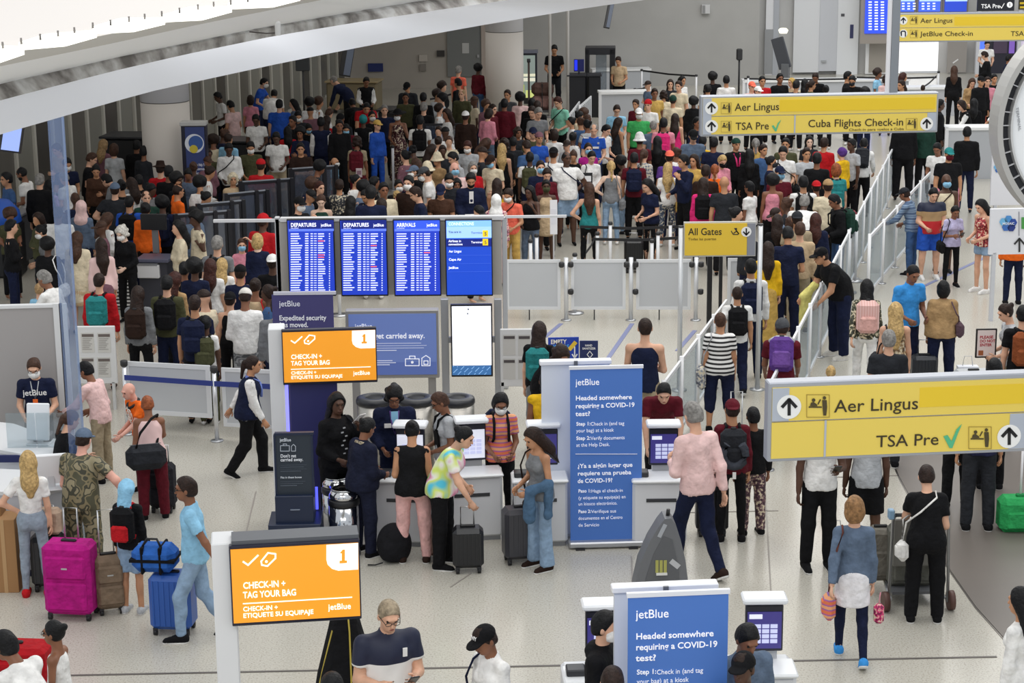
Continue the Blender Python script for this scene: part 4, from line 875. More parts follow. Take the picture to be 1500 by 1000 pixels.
# ---------------------------------------------------------------- blue roll-up banners with pale panel behind
def covid(x0, x1, y0, ybase, yl, yaw, pan, lab, panlab):
    Y = G((x0 + x1) / 2, ybase).y; p = Panel('roll_up_banner', (x0 + x1) / 2, (y0 + ybase) / 2, Y, yaw, lab, 'banner', 'blue information banners'); w = x1 - x0; s = w / 106.0; zb = -p.o.z
    A = p.c(x0, y0 + 8 * s)[0]; B = p.c(x1, y0 + 8 * s)[0]; zt = p.c((x0 + x1) / 2, y0)[1]
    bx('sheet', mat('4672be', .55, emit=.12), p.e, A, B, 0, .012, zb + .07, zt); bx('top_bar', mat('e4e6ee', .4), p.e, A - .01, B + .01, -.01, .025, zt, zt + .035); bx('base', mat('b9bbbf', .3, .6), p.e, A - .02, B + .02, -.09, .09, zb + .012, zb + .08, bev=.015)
    for u in (A + .1, B - .1): bx('foot', DK, p.e, u - .05, u + .05, -.12, .12, zb, zb + .014)
    m = mpp(p.o) * 1.0; q = lambda u, v: (x0 + u * s, y0 + v * s)
    T = [('jetBlue', 8, 24, 9.5, 34, .01), ('Headed somewhere', 8, 46, 6.8, 80, .03), ('requiring a COVID-19', 8, 57.5, 6.8, 84, .03), ('test?', 8, 69, 6.8, 21, .03), ('Step 1:', 9, 83, 5.4, 20, .03), ('Check in (and tag', 30, 83, 5.4, 48, .0), ('your bag) at a kiosk', 9, 93, 5.4, 54, .0),
         ('Step 2:', 9, 104, 5.4, 20, .03), ('Verify documents', 30, 104, 5.4, 49, .0), ('at the Help Desk.', 9, 114, 5.4, 48, .0), ('¿Ya a algún lugar que', 11, 145, 6.4, 79, .03), ('requiere una prueba', 11, 156, 6.4, 77, .03), ('de COVID-19?', 11, 167, 6.4, 50, .03),
         ('Paso 1:', 12, 181, 5.0, 18, .03), ('Haga el check-in', 31, 181, 5.0, 45, .0), ('(y etiquete su equipaje) en', 12, 191, 5.0, 68, .0), ('un kiosco electrónico.', 12, 200, 5.0, 56, .0), ('Paso 2:', 12, 211, 5.0, 18, .03), ('Verifique sus', 31, 211, 5.0, 36, .0), ('documentos en el Centro', 12, 221, 5.0, 64, .0), ('de Servicio', 12, 231, 5.0, 30, .0)]
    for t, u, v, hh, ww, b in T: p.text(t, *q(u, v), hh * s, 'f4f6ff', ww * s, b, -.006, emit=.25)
    p.line('rule', [q(8, 124.5), q(98, 124.5)], s * 1., mat('e8ecff', .5), -.006)
    px0, px1, py0 = pan; pp = Panel('partition_board', (px0 + px1) / 2, (py0 + ybase) / 2, Y + .35, yaw, panlab, 'panel', 'pale panels behind the blue banners')
    a = pp.c(px0, py0)[0]; b = pp.c(px1, py0)[0]; z = pp.c((px0 + px1) / 2, py0)[1]; zz = -pp.o.z
    bx('board', mat('dfe4ee', .4), pp.e, a, b, 0, .05, zz + .03, z - .02); bx('top_rail', mat('f0f1f6', .4), pp.e, a - .02, b + .02, -.03, .08, z - .02, z + .03, bev=.008); bx('clip', mat('6a6c70', .4), pp.e, (a + b) / 2 - .02, (a + b) / 2 + .02, -.05, -.03, z - .035, z + .03); bx('base', mat('aaacb0', .4, .4), pp.e, a, b, -.1, .15, zz, zz + .03)
covid(835, 941, 540, 800, 0, 3, (793, 893, 531), 'blue roll-up banner about a test, standing beside the check-in kiosks', 'pale blue-white panel behind the blue banner at the kiosks')
covid(920, 1067, 872, 1246, 0, 5, (900, 1048, 861), 'blue roll-up banner cut off by the bottom of the photo', 'white panel behind the blue banner at the bottom of the photo')
# ---------------------------------------------------------------- things on the back wall and beyond
def wallp(name, x0, y0, x1, y1, col, lab, cat, t=.06, Y=None, rough=.5, emit=0., group=None, kind=None):
    p = Panel(name, (x0 + x1) / 2, (y0 + y1) / 2, (Y or BW) - t - .01, 0, lab, cat, group); p.rect('panel', x0, y0, x1, y1, 0, t, mat(col, rough, emit=emit))
    if kind: p.e['kind'] = kind; 
    return p
p = wallp('door_1', 655, 28, 705, 112, '7f817f', None, None, kind='structure'); p.rect('notice', 677, 63, 687, 78, -.015, 0, mat('c9c9c6')); p.rect('handle', 699, 80, 702, 84, -.06, 0, mat('silver', .3, .8))
wallp('trim_6', 705, 20, 712, 140, 'b8aaa0', None, None, .1, kind='structure')
wallp('wall_sign', 539, 93, 561, 105, '22306e', 'small navy rectangular sign on the rear wall', 'sign'); 
wallp('wall_box', 640, 74, 651, 83, '3a3634', 'dark square box on the rear wall left of the grey door', 'box'); wallp('switch_plate', 615, 94, 624, 104, '8a837c', 'small pale switch plate on the rear wall', 'switch')
wallp('wall_notice', 614, 80, 626, 90, 'c4bcb2', 'small pale notice on the rear wall above the switch plate', 'notice')
p = wallp('hand_dryer', 1028, 7, 1040, 20, 'c9c9c9', 'small white box high on the rear wall near the top', 'box', .15); p.rect('cover', 1029, 8, 1033, 19, -.02, 0, mat('8c8c8c'))
# tilted ceiling televisions
def ctv(px, py, w, h, tilt, lab, Y):
    p = Panel('ceiling_screen', px, py, Y, 0, lab, 'screen'); m = mpp(p.o); W2, H2 = w * m / 2, h * m / 2; M = Matrix.Rotation(math.radians(tilt), 4, 'Y') @ Matrix.Rotation(math.radians(-18), 4, 'X')
    MB().box(-W2, W2, -.05, .05, -H2, H2, .01, M).build('housing', mat('15161a', .3), p.e); MB().box(-W2 * .2, W2 * .92, -.06, -.05, -H2 * .94, H2 * .94, 0, M).build('display', mat('5a6476', .3, emit=.15), p.e)
    MB().cyl((0, .1, H2 * .5), (0.05, .1, 6 - p.o.z + .0), .03, n=8).build('bracket', mat('33343a', .5), p.e); return p
p = ctv(508, 90, 17, 44, 10, 'dark tilted television hung from the ceiling near the rear wall, left', BW - 5); p = ctv(892, 22, 9, 40, 12, 'dark tilted television hung from the ceiling at the top', BW - 4)
p = ctv(10, 200, 46, 44, 8, 'pale blue screen hung under the canopy beam at the left edge', 30); 
for o in p.e.children:
    if o.name.startswith('display'): o.data.materials[0] = mat('8fa4e0', .4, emit=.6)
# advertising totems
g = G(286, 346); p = Panel('advertising_totem', 286, 250, g.y, 0, 'navy advertising totem with a yellow and blue emblem, beside the round column', 'totem'); zb = -p.o.z
a, b = p.c(268, 250)[0], p.c(304, 250)[0]; zt = p.c(286, 180)[1]; bx('case', mat('14152a', .4), p.e, a, b, 0, .25, zb, zt - .05, bev=.01); bx('cap', mat('b8b8b6', .4), p.e, a - .02, b + .01, -.02, .27, zt - .06, zt + .02, bev=.01); p.rect('poster', 274, 186, 302, 320, -.012, 0, mat('2c3a6c', .5, emit=.1))
p.disc('emblem', 285, 210, 14, mat('d8dce6', .5), -.015); p.disc('emblem_centre', 287, 209, 10.5, mat('34589a', .5), -.02); p.disc('emblem_leaf', 284, 218, 6, mat('c9b83a', .5), -.025)
for i, t in enumerate(('To Help You', 'Connect', 'Sooner.')): p.text(t, 286.5, 243 + i * 6, 4.2, 'e8eaf2', 16, .02, -.02)
g = G(771, 152); p = Panel('advertising_totem', 771, 110, g.y, 0, 'lit advertising totem with a green and white picture, beside the far round column', 'totem'); zb = -p.o.z
p.rect('case', 752, 76, 787, 145, 0, .3, mat('2a2c36', .4), bev=.01); p.rect('cap', 751, 74, 788, 78, -.03, .32, mat('7a7d8c', .4)); p.rect('picture', 758, 81, 784, 143, -.012, 0, mat('8f9c96', .4, emit=.5))
for r, cc in (((764, 108, 784, 112), 'f0eed0'), ((764, 114, 784, 119), 'f4f2dc'), ((758, 124, 768, 143), 'b8c84a'), ((770, 132, 784, 143), 'd8e08a'), ((758, 96, 763, 124), '7c8a3a')): p.rect('picture_patch', *r, -.018, -.012, mat(cc, .4, emit=.6))
bx('base', DK, p.e, p.c(755, 110)[0], p.c(786, 110)[0], 0, .3, zb, p.c(771, 144)[1])
# thin poles from the ceiling
for i, px in enumerate((806, 832)):
    g = G(px, 172 - 0); o = empty('pole', g, 0, ['left', 'right'][i] + ' of the two thin white poles at the rear by the tall man in black', 'pole', 'thin white poles at the rear'); MB().cyl((0, 0, 0), (0, 0, 5.98), .045, n=10).build('shaft', mat('c9c6c2', .4), o); MB().lathe([(.14, 0), (.14, .02), (.05, .04)], 12).build('base', mat('8a8a8a', .4), o)
# body scanner gate and its table
g = G(880, 166); p = Panel('scanner_gate', 880, 100, g.y, -4, 'black walk-through scanner gate at the rear', 'scanner'); zb = -p.o.z
for x0, x1 in ((857, 863), (893, 901)): a, b = p.c(x0, 100)[0], p.c(x1, 100)[0]; bx('side_panel', mat('1c1d22', .4), p.e, a, b, 0, .7, zb, p.c(880, 72)[1], bev=.01)
a, b = p.c(857, 100)[0], p.c(901, 100)[0]; zt = p.c(880, 70)[1]; bx('header', mat('24252a', .4), p.e, a, b, 0, .7, zt - .2, zt, bev=.01); bx('glass_panel', mat('9aa4b2', .3, kind='glass'), p.e, a + .3, b - .25, .3, .34, zb + .3, zt - .2)
for lab, x0, y0, x1, y1, yb, cc in (('dark equipment cabinet with a blue lit screen left of the scanner gate', 832, 112, 858, 150, 172, '17181f'), ('black equipment table in front of the scanner gate', 862, 112, 880, 140, 172, '121318')):
    g = G((x0 + x1) / 2, yb); p = Panel('equipment_cabinet', (x0 + x1) / 2, (y0 + y1) / 2, g.y, 0, lab, 'cabinet'); a, b = p.c(x0, y0)[0], p.c(x1, y0)[0]; bx('body', mat(cc, .5), p.e, a, b, 0, .6, -p.o.z, p.c(x0, y0)[1], bev=.02); bx('top', mat('2a2b30', .5), p.e, a - .03, b + .03, -.03, .63, p.c(x0, y0)[1], p.c(x0, y0)[1] + .04)
    if x0 == 832: p.rect('screen', 841, 88, 856, 106, .2, .26, mat('10154a', .4, emit=.5)); p.rect('screen_stripe', 842, 89, 846, 104, .19, .2, mat('1c2ce0', .4, emit=1.2)); p.rect('stem', 847, 106, 850, 113, .2, .25, DK)
# rear right: white doors and piers, dark lit shop opening
YR = BW + 2.9
for i, (x0, x1, y1, cc) in enumerate(((1122, 1133, 112, 'f2f2f4'), (1133, 1141, 112, 'b9bcc2'), (1163, 1201, 106, 'e4e5e7'), (1201, 1227, 104, 'cfd1d6'), (1227, 1258, 112, 'eceef0'))):
    p = wallp('door_%d' % (i + 2) if i in (2, 3) else 'trim_%d' % (i + 7), x0, -40, x1, y1, cc, None, None, .1 + .03 * (i % 2), YR, kind='structure')
    if i == 3: p.rect('handle', 1203, 88, 1210, 91, -.08, 0, mat('silver', .3, .7))
    if i == 4: p.rect('sign_plate', 1245, 36, 1250, 56, -.02, 0, mat('3c4068')); p.rect('sign_plate', 1232, 20, 1237, 24, -.02, 0, mat('55565a'))
wallp('trim_12', 1120, 43, 1139, 108, 'a3a4a6', None, None, .12, YR, kind='structure')
p = wallp('poster', 1268, 58, 1306, 108, 'f0f0f0', 'grey noticeboard in a white frame below the top blue screen', 'poster', .06, YR - .235); p.rect('sheet', 1273, 59, 1300, 106, -.02, 0, mat('a39c92'))
p = wallp('light_board', 1318, 62, 1374, 107, 'ffffff', 'large bright white lit board under the top yellow sign', 'board', .12, YR - .235, emit=1.0); p.rect('lower_strip', 1318, 104, 1374, 107, -.02, 0, mat('cfd2d6'))
p = wallp('poster', 1388, 60, 1416, 106, 'a09a94', 'grey noticeboard with a small white mark, right of the bright board', 'poster', .06, YR - .235); p.line('mark', [(1396, 92), (1403, 87)], 2, mat('white'), -.02)
p = wallp('shop_opening', 1430, 55, 1500, 112, '2a2836', 'dark lit shop front opening at the top right corner', 'shop', .1, YR - .2)
for x0, x1, cc, e in ((1433, 1442, '4a6ae0', 1.2), (1455, 1475, '4a3c50', .2), (1478, 1486, '7a5ab0', .6), (1489, 1500, 'cfc4d8', .5)): p.rect('lit_display', x0, 60, x1, 78, -.03, 0, mat(cc, .5, emit=e))
for x in (1428, 1488): a = p.c(x, 80)[0]; bx('frame_post', mat('d9dade', .4), p.e, a, a + .12, -.15, 0, p.c(x, 112)[1], p.c(x, 0)[1])
p = Panel('flight_screen', 1284, 25, YR - 1, 0, 'tall blue flight screen at the top, left of the grey hanger post', 'screen', 'blue flight screens at the top edge'); p.rect('bezel', 1262, -40, 1309, 64, .06, .15, mat('a39a90', .5)); p.rect('display', 1268, -40, 1301, 49, 0, .06, mat('2c48d0', .4, emit=1.1)); quads(p, [(1272 + c * 9, 2 + r * 4, 1277 + c * 9, 4 + r * 4) for r in range(11) for c in range(3)], TXW, 'flight_rows', -.01)
for i, (x0, x1) in enumerate(((1318, 1340), (1347, 1378), (1385, 1417))):
    p = Panel('flight_screen', (x0 + x1) / 2, 5, YR - 1, 0, ['leftmost', 'middle', 'rightmost'][i] + ' of three blue flight screens cut by the top edge above the yellow sign', 'screen', 'blue flight screens at the top edge'); p.rect('bezel', x0 - 3, -40, x1 + 3, 19, .06, .12, mat('8c8478', .5)); p.rect('display', x0, -40, x1, 17, 0, .06, mat('3a5ad8' if i < 2 else '2440b0', .4, emit=1.1)); p.rect('display_stripe', x0, -2, x1, 2, -.01, 0, mat('9cb8f4', .4, emit=1.1))
    if i < 2: quads(p, [(x0 + 3 + c * 8, 4 + r * 4, x0 + 7 + c * 8, 6 + r * 4) for r in range(3) for c in range(3)], TXW, 'flight_rows', -.012)
p = Panel('lane_sign', 1459, 7, YR - 1.5, 0, 'small black lane sign with a tick and round arrow at the top right', 'sign'); p.rect('panel', 1432, -2, 1486, 16, 0, .1, mat('22242e', .5)); p.text('TSA Pre', 1437, 12, 6, 'f0f0f0', 27, .02, -.01, emit=.5); p.line('tick', [(1465, 9), (1467, 12), (1471, 5)], 1, mat('white', emit=.5), -.01); p.disc('arrow_disc', 1479, 7, 4.2, mat('f0f0f0', emit=.5), -.01); p.line('arrow', [(1479, 9), (1479, 5)], 1, DK, -.015)
p = Panel('lane_sign', 1496, 8, YR - 1.5, 0, 'small black and yellow sign cut by the top right corner', 'sign'); p.rect('panel', 1493, -2, 1530, 14, 0, .1, mat('3a3418', .5)); p.rect('stripe', 1494, 3, 1530, 6, -.01, 0, YEL2); p.rect('stripe', 1494, 9, 1530, 12, -.01, 0, YEL2)
# angled check-in stand with lamp near the white doors
g = G(1150, 128); e = empty('podium_screen', g, math.radians(-20), 'dark slanted screen on a stand beside the white doors', 'screen'); MB().box(-.2, .2, -.05, .05, 0, 1.0, .02, Matrix.Translation((0, 0, .6)) @ Matrix.Rotation(-.3, 4, 'Y')).build('panel', mat('4a4c52', .4), e); bx('base', mat('6a6c70', .4), e, -.12, .12, -.12, .12, 0, .75, bev=.01); MB().lathe([(.12, 0), (.16, .1), (.1, .16), (0, .17)], 12, (-.1, 0, 1.7)).build('lamp', mat('fffbe0', .5, emit=1.5), e)
g = G(1082, 141); e = empty('sanitizer_stand', g, 0, 'black hand sanitizer dispenser on a pole against the rear wall', 'dispenser'); MB().cyl((0, 0, 0), (0, 0, 1.2), .03).build('pole', DK, e); bx('dispenser', DK, e, -.09, .09, -.08, .08, 1.1, 1.45, bev=.03); MB().lathe([(.2, 0), (.2, .03), (.03, .05)], 14).build('base', DK, e)
g = G(446, 170); e = empty('equipment_stand', g, 0, 'grey monitor on a pole near the left partition', 'monitor'); MB().cyl((0, 0, 0), (0, 0, 1.4), .03).build('pole', mat('3a3a3c'), e); bx('monitor', mat('3f4144', .4), e, -.2, .2, -.06, .06, 1.3, 1.75, bev=.02); MB().lathe([(.2, 0), (.2, .03), (.03, .05)], 14).build('base', DK, e)
# curved round structure at the right edge
Y8 = 15.0; p = Panel('round_sign', 1625, 182, Y8, 4, 'big round white disc with a grey rim and dark ticks, cut by the right edge', 'disc'); m = mpp(p.o); r0 = 168 * m
def annulus(r1, r2, y0, y1, n=72):
    mb = MB(); pr = [(r1, y0), (r2, y0), (r2, y1), (r1, y1)]
    mb.ring([[Vector((r * math.cos(a), y, r * math.sin(a))) for r, y in pr] for a in [2 * math.pi * i / n for i in range(n)]], True); mb.sm = [False] * len(mb.sm); return mb
annulus(r0 * .952, r0, -.02, .2).build('outer_rim', mat('b3b1ad', .4, .3), p.e); annulus(r0 * .875, r0 * .952, .06, .14).build('dark_band', mat('23242a', .5), p.e); annulus(r0 * .862, r0 * .88, -.01, .16).build('inner_rim', mat('c9c9c8', .4, .3), p.e)
MB().poly([(r0 * .862 * math.cos(a), r0 * .862 * math.sin(a)) for a in [2 * math.pi * i / 64 for i in range(64)]], .02, .1).build('disc_face', mat('eceef0', .5), p.e)
for i in range(48):
    a = 2 * math.pi * i / 48; M = Matrix.Rotation(-a, 4, 'Y'); MB().box(r0 * .88, r0 * .95, .04, .06, -.004, .004, 0, M).build('tick', mat('d9d9dc', .4), p.e)
t_ = p.text('TERMINAL', 1489, 158, 4, '9a9ca0', 34, 0, .015); t_.rotation_euler = (math.pi / 2, math.radians(80), 0)
# white wayfinding panels with hexagon emblem
for i, (x0, y0, x1, y1, yb, lab) in enumerate(((1452, 228, 1560, 300, 330, 'upper white panel with a small blue hexagon emblem at the right edge'), (1450, 305, 1560, 372, 470, 'lower white panel with a blue hexagon emblem and up arrow at the right edge'))):
    p = Panel('info_board', x0 + 30, (y0 + y1) / 2, G(x0 + 20, yb).y, 3, lab, 'sign', 'white panels with emblem'); p.rect('board', x0, y0, x1, y1, 0, .06, mat('dfe0e6', .5), bev=.005)
    for q, w_ in ((x0 + 4, .04),): a = p.c(q, y1)[0]; bx('leg', mat('c4c6cc', .4), p.e, a, a + .06, 0, .06, -p.o.z, p.c(q, y1)[1] + .02)
    cx, cy, r = (1463, 246, 7) if i == 0 else (1477, 327, 12)
    for du, dv_, cc in ((-.6, -.2, '6fb4e0'), (0, -.5, '4a8fd0'), (.55, -.1, '2a4a9c'), (-.3, .45, '3a6cb8'), (.35, .5, '1f3580')): p.disc('hexagon', cx + du * r, cy + dv_ * r, r * .52, mat(cc, .5), -.01, n=6)
    if i: p.text('MOSAIC', 1468, 329, 3.6, 'e8eef8', 17, .02, -.016); p.line('rule', [(1492.5, 310), (1492.5, 345)], .8, mat('6a6c78'), -.01); p.fill('green_patch', [(1496, 318), (1510, 318), (1510, 335), (1496, 335)], mat('4a9a4a'), -.01); p.line('arrow', [(1493, 368), (1493, 350)], 2.6, DK, -.012); p.line('arrow', [(1486, 357), (1493, 349), (1500, 357)], 2.6, DK, -.012)
# ---------------------------------------------------------------- barriers
WHM = mat('dfe1e4', .35); PANE = mat('c3c6ca', .35); GL = mat('b9c0c6', .22, kind='glass'); STL = mat('b9bbbe', .28, .8)
def barrier(a, b, z0, z1, lab, group, post=True, pane=PANE, name='barrier', bars=0, posth=None, fw=.05, yoff=0):
    d = b - a; L = d.length; e = empty(name, a, math.atan2(d.y, d.x), lab, 'barrier', group); t = .03
    fr = MB(); 
    for r in ((fw * .6, L - fw * .6, z1 - fw, z1), (fw * .6, L - fw * .6, z0, z0 + fw), (fw * .6, fw * 1.6, z0 + fw, z1 - fw), (L - fw * 1.6, L - fw * .6, z0 + fw, z1 - fw)): fr.box(r[0], r[1], -t / 2, t / 2, r[2], r[3])
    fr.build('frame', WHM, e); bx('pane', pane, e, fw * 1.5, L - fw * 1.5, -.006, .006, z0 + fw * .8, z1 - fw * .8)
    if post: h_ = posth or z1 + .03; MB().cyl((0, 0, 0), (0, 0, h_), .028, n=10).build('post', mat('e9eaec', .3), e); MB().lathe([(.08, 0), (.08, .012), (.03, .018)], 14).build('base', STL, e)
    return e
for i in range(3):
    x0, x1 = ((739, 824), (834, 919), (929, 1014))[i]; a, b = G(x0, 468), G(x1, 468)
    e = barrier(a, b, .17, 1.0, ['leftmost', 'middle', 'rightmost'][i] + ' of the three grey barrier panels under the crowd', 'low grey barrier panels', False)
    bx('foot', DK, e, (b - a).length * .42, (b - a).length * .44, -.02, .02, 0, .17)
for i, px in enumerate((829.5, 924, 1019)):
    e = empty('barrier_stanchion', G(px, 469), 0, ['left', 'middle', 'right'][i] + ' short white post with black clips between the low barrier panels', 'post', 'barrier posts'); MB().cyl((0, 0, 0), (0, 0, 1.04), .036, n=12).build('tube', mat('d9dbde', .3, .3), e); MB().lathe([(.085, 0), (.085, .012), (.04, .02)], 16).build('base', STL, e)
    for z in (.93, .48):
        for s in ((-1, 1) if z > .9 else (1,)): MB().lathe([(.03, -.045), (.045, -.03), (.045, .03), (.03, .045)], 10, (s * .075, -.02, z)).build('clip', DK, e)
for i, (x0, x1) in enumerate(((1062, 1104),)): barrier(G(x0, 466), G(x1, 466), .17, 1.0, 'grey barrier panel just left of the right thin white pole', 'low grey barrier panels', False)
for i, (x0, x1) in enumerate(((1035, 1042), (1052, 1057))):
    a = G(x0, 495); e = empty('gate_bollard', a, 0, ['thicker black post', 'thinner black post'][i] + ' below the yellow gates sign', 'post', 'black posts below the gates sign'); w = (x1 - x0) * mpp(a); bx('shaft', mat('17171b', .4), e, 0, w, 0, w, 0, 1.35, bev=.005); bx('foot', DK, e, -.02, w + .02, -.03, w + .03, 0, .03)
def lane(p0, p1, n, z, lab, group, glass):
    a, b = P(*p0, z), P(*p1, z); a.z = b.z = 0
    for i in range(n): barrier(a.lerp(b, i / n), a.lerp(b, (i + .94) / n), .1, z, lab(i, n), group, True, glass)
od = lambda i: ['first', 'second', 'third', 'fourth', 'fifth', 'sixth', 'seventh', 'eighth', 'ninth', 'tenth', 'eleventh', 'twelfth', 'thirteenth', 'fourteenth'][i]
lane((1128, 560), (1309, 214), 14, 1.12, lambda i, n: 'white framed glass barrier, %s from the front in the long diagonal row' % od(i), 'long diagonal row of glass barriers', GL)
lane((1274, 345), (1364, 250), 5, 1.12, lambda i, n: 'white framed glass barrier, %s from the front in the short row by the checked-shirt man' % od(i), 'short diagonal row of glass barriers', GL)
lane((972, 560), (1066, 436), 4, 1.05, lambda i, n: 'white framed glass barrier, %s from the front left of the striped-shirt person' % od(i), 'glass barriers by the striped-shirt person', GL)
barrier(G(185, 632), G(316, 640), .26, .97, 'long grey fence panel left of the blue-belted post', 'grey fence panels behind the walking employee', False, fw=.06); barrier(G(326, 643), G(420, 648), .18, .97, 'grey fence panel behind the walking employee', 'grey fence panels behind the walking employee', False, fw=.05)
e = empty('belt_fence', G(190, 632) + Vector((0, -.12, 0)), 0, 'navy belt barrier stretched between two chrome posts before the fence', 'barrier'); b_ = G(320, 642) - G(190, 632); c_ = G(420, 648) - G(190, 632)
for v in (Vector((0, 0, 0)), b_): MB().cyl(v, v + Vector((0, 0, .98)), .03, n=12).build('post', mat('dfe0e3', .2, .6), e); MB().lathe([(.085, 0), (.085, .015), (.04, .025)], 16, tuple(v)).build('base', STL, e); MB().lathe([(.04, .93), (.05, .95), (.05, 1.0), (.04, 1.01)], 12, tuple(v)).build('post_head', DK, e)
mb = MB()
for u, w in ((Vector((0, -.03, 0)), b_ + Vector((0, -.03, 0))), (b_ + Vector((0, -.03, 0)), c_ + Vector((0, -.03, 0)))): mb.add([u + Vector((0, 0, z)) for z in (.75, .82)] + [w + Vector((0, 0, z)) for z in (.82, .75)] + [u + Vector((0, .006, z)) for z in (.75, .82)] + [w + Vector((0, .006, z)) for z in (.82, .75)], [(0, 1, 2, 3), (7, 6, 5, 4), (1, 5, 6, 2), (0, 3, 7, 4)])
mb.build('belt', mat('2a3a86', .6), e)
# waist-high posts and belts inside the queue
SP = [(894, 326, 392, 'with a white top behind the seated-looking group'), (875, 341, 0, ''), (955, 352, 0, ''), (964, 341, 0, ''), (982, 326, 0, ''), (777, 352, 0, ''), (786, 344, 0, ''), (842, 372, 0, ''), (842, 192, 0, ''), (575, 214, 0, ''), (1127, 345, 0, ''), (848, 152, 0, ''), (913, 102, 0, ''), (1096, 112, 0, ''), (1375, 105, 0, ''), (1245, 345, 0, ''), (1255, 330, 0, ''), (495, 375, 0, ''), (620, 212, 0, ''), (940, 102, 0, ''), (1020, 110, 0, ''), (930, 130, 0, ''), (952, 124, 0, '')]
for i, (px, py, _, _) in enumerate(SP):
    a = P(px, py, 1.0); a.z = 0; e = empty('queue_stanchion', a, 0, None, 'post', 'thin white queue posts'); e['_l'] = 1; MB().cyl((0, 0, 0), (0, 0, 1), .03, n=8).build('tube', mat('e6e7ea', .3), e); MB().lathe([(.15, 0), (.15, .02), (.03, .03)], 14).build('base', STL, e); MB().lathe([(.035, .96), (.042, .97), (.042, 1.0), (.03, 1.02)], 8).build('cap', DK, e)
    e['label'] = 'thin white queue post ' + ('left of the yellow gates sign, %s' % ['tallest', 'left of the dark-topped woman', 'beside the black suitcase', 'with the belt, behind another', 'nearest the gates sign', 'right of the screens', 'just behind another by the screens', 'half hidden by the barrier'][i] if i < 8 else ['beside the soccer jersey', 'before the woman with the maroon backpack', 'right of the gates sign', 'beside the rear white counters', 'at the rear near the scanner', 'left of the middle hanging sign top', 'below the bright white board', 'at the diagonal barrier row', 'behind the diagonal barrier row', 'below the departure screens', 'beside the blue bin', 'behind the rear counters by the scanner', 'left of the wall dispenser', 'before the rear counters', 'right before the rear counters'][i - 8])
def belt(p0, p1, z, lab, col='17171b'):
    a, b = P(*p0, z), P(*p1, z); e = MB(); d = (b - a); n = Vector((-d.y, d.x, 0)).normalized() * .004
    dn = Vector((0, 0, .05)); mid = (a + b) / 2 - Vector((0, 0, .03)); o = a.copy()
    for u, w in ((a, mid), (mid, b)): e.add([v - o for v in (u - n, w - n, w - n - dn, u - n - dn, u + n, w + n, w + n - dn, u + n - dn)], [(0, 1, 2, 3), (7, 6, 5, 4), (0, 4, 5, 1), (3, 2, 6, 7)])
    q = e.build('queue_belt', mat(col, .6), None, o); tag(q, lab, 'belt', 'black queue belts')
for a in (((850, 330), (997, 330), .93, 'upper long black belt left of the yellow gates sign'), ((868, 348), (998, 346), .93, 'lower long black belt left of the yellow gates sign'), ((858, 368), (872, 345), .9, 'short slanting black belt at the dark-haired woman in a teal top'), ((630, 144), (668, 134), .93, 'black belt at the rear left of the coral shirt'),
          ((940, 102), (1020, 110), .93, 'black belt along the rear wall right of the scanner'), ((1090, 114), (1255, 114), .93, 'black belt before the white doors'), ((1255, 112), (1372, 112), .93, 'black belt below the bright white board'), ((1350, 128), (1372, 110), .93, 'short slanting black belt below the bright white board'), ((842, 198), (866, 172), .93, 'black belt beside the mint shirt'), ((930, 130), (952, 124), .9, 'short black belt before the white rear counters')): belt(*a)
# white rear counters
for i, (x0, x1, y0, y1, yaw) in enumerate(((880, 953, 135, 190, 3), (870, 952, 102, 130, 6), (1325, 1400, 128, 170, 0), (1090, 1330, 118, 150, 0), (1385, 1462, 187, 262, 0), (1425, 1465, 245, 262, 0))):
    if i == 5: continue
    p = Panel('counter', (x0 + x1) / 2, (y0 + y1) / 2, G((x0 + x1) / 2, y1).y, yaw, ['white-topped grey counter behind the green shirt', 'white-topped counter beside the scanner gate', 'pale counter below the bright white board', 'long pale counter before the white doors', 'grey counter with white top at the right lane'][i], 'counter', 'pale counters at the rear')
    a, b = p.c(x0, y1)[0], p.c(x1, y1)[0]; zt = p.c(x0, y0)[1]; zb = -p.o.z; bx('front', mat('b5b8bd', .5), p.e, a, b, 0, .5, zb, zt - .06); bx('top', mat('eceded', .4), p.e, a - .04, b + .04, -.05, .55, zt - .06, zt); bx('side_post', mat('e2e3e6', .4), p.e, a - .06, a + .02, -.04, .04, zb, zt)
# slatted white fence panels at the rear
for i, (x0, y0, x1, y1) in enumerate(((828, 190, 849, 200), (849, 172, 866, 172))):
    a, b = P(x0, 155 + (1 - i) * 20, 1.1), P(x1, 150 + (1 - i) * -2 + i * -10, 1.1); a.z = b.z = 0
    e = barrier(a, b, .1, 1.1, ['nearer', 'farther'][i] + ' slatted white fence panel behind the mint shirt', 'slatted white fence panels', True, mat('8f9398', .5)); L = (b - a).length
    for j in range(8): bx('slat', WHM, e, L * (j + .5) / 8.5, L * (j + .5) / 8.5 + .04, -.03, -.015, .15, 1.05)
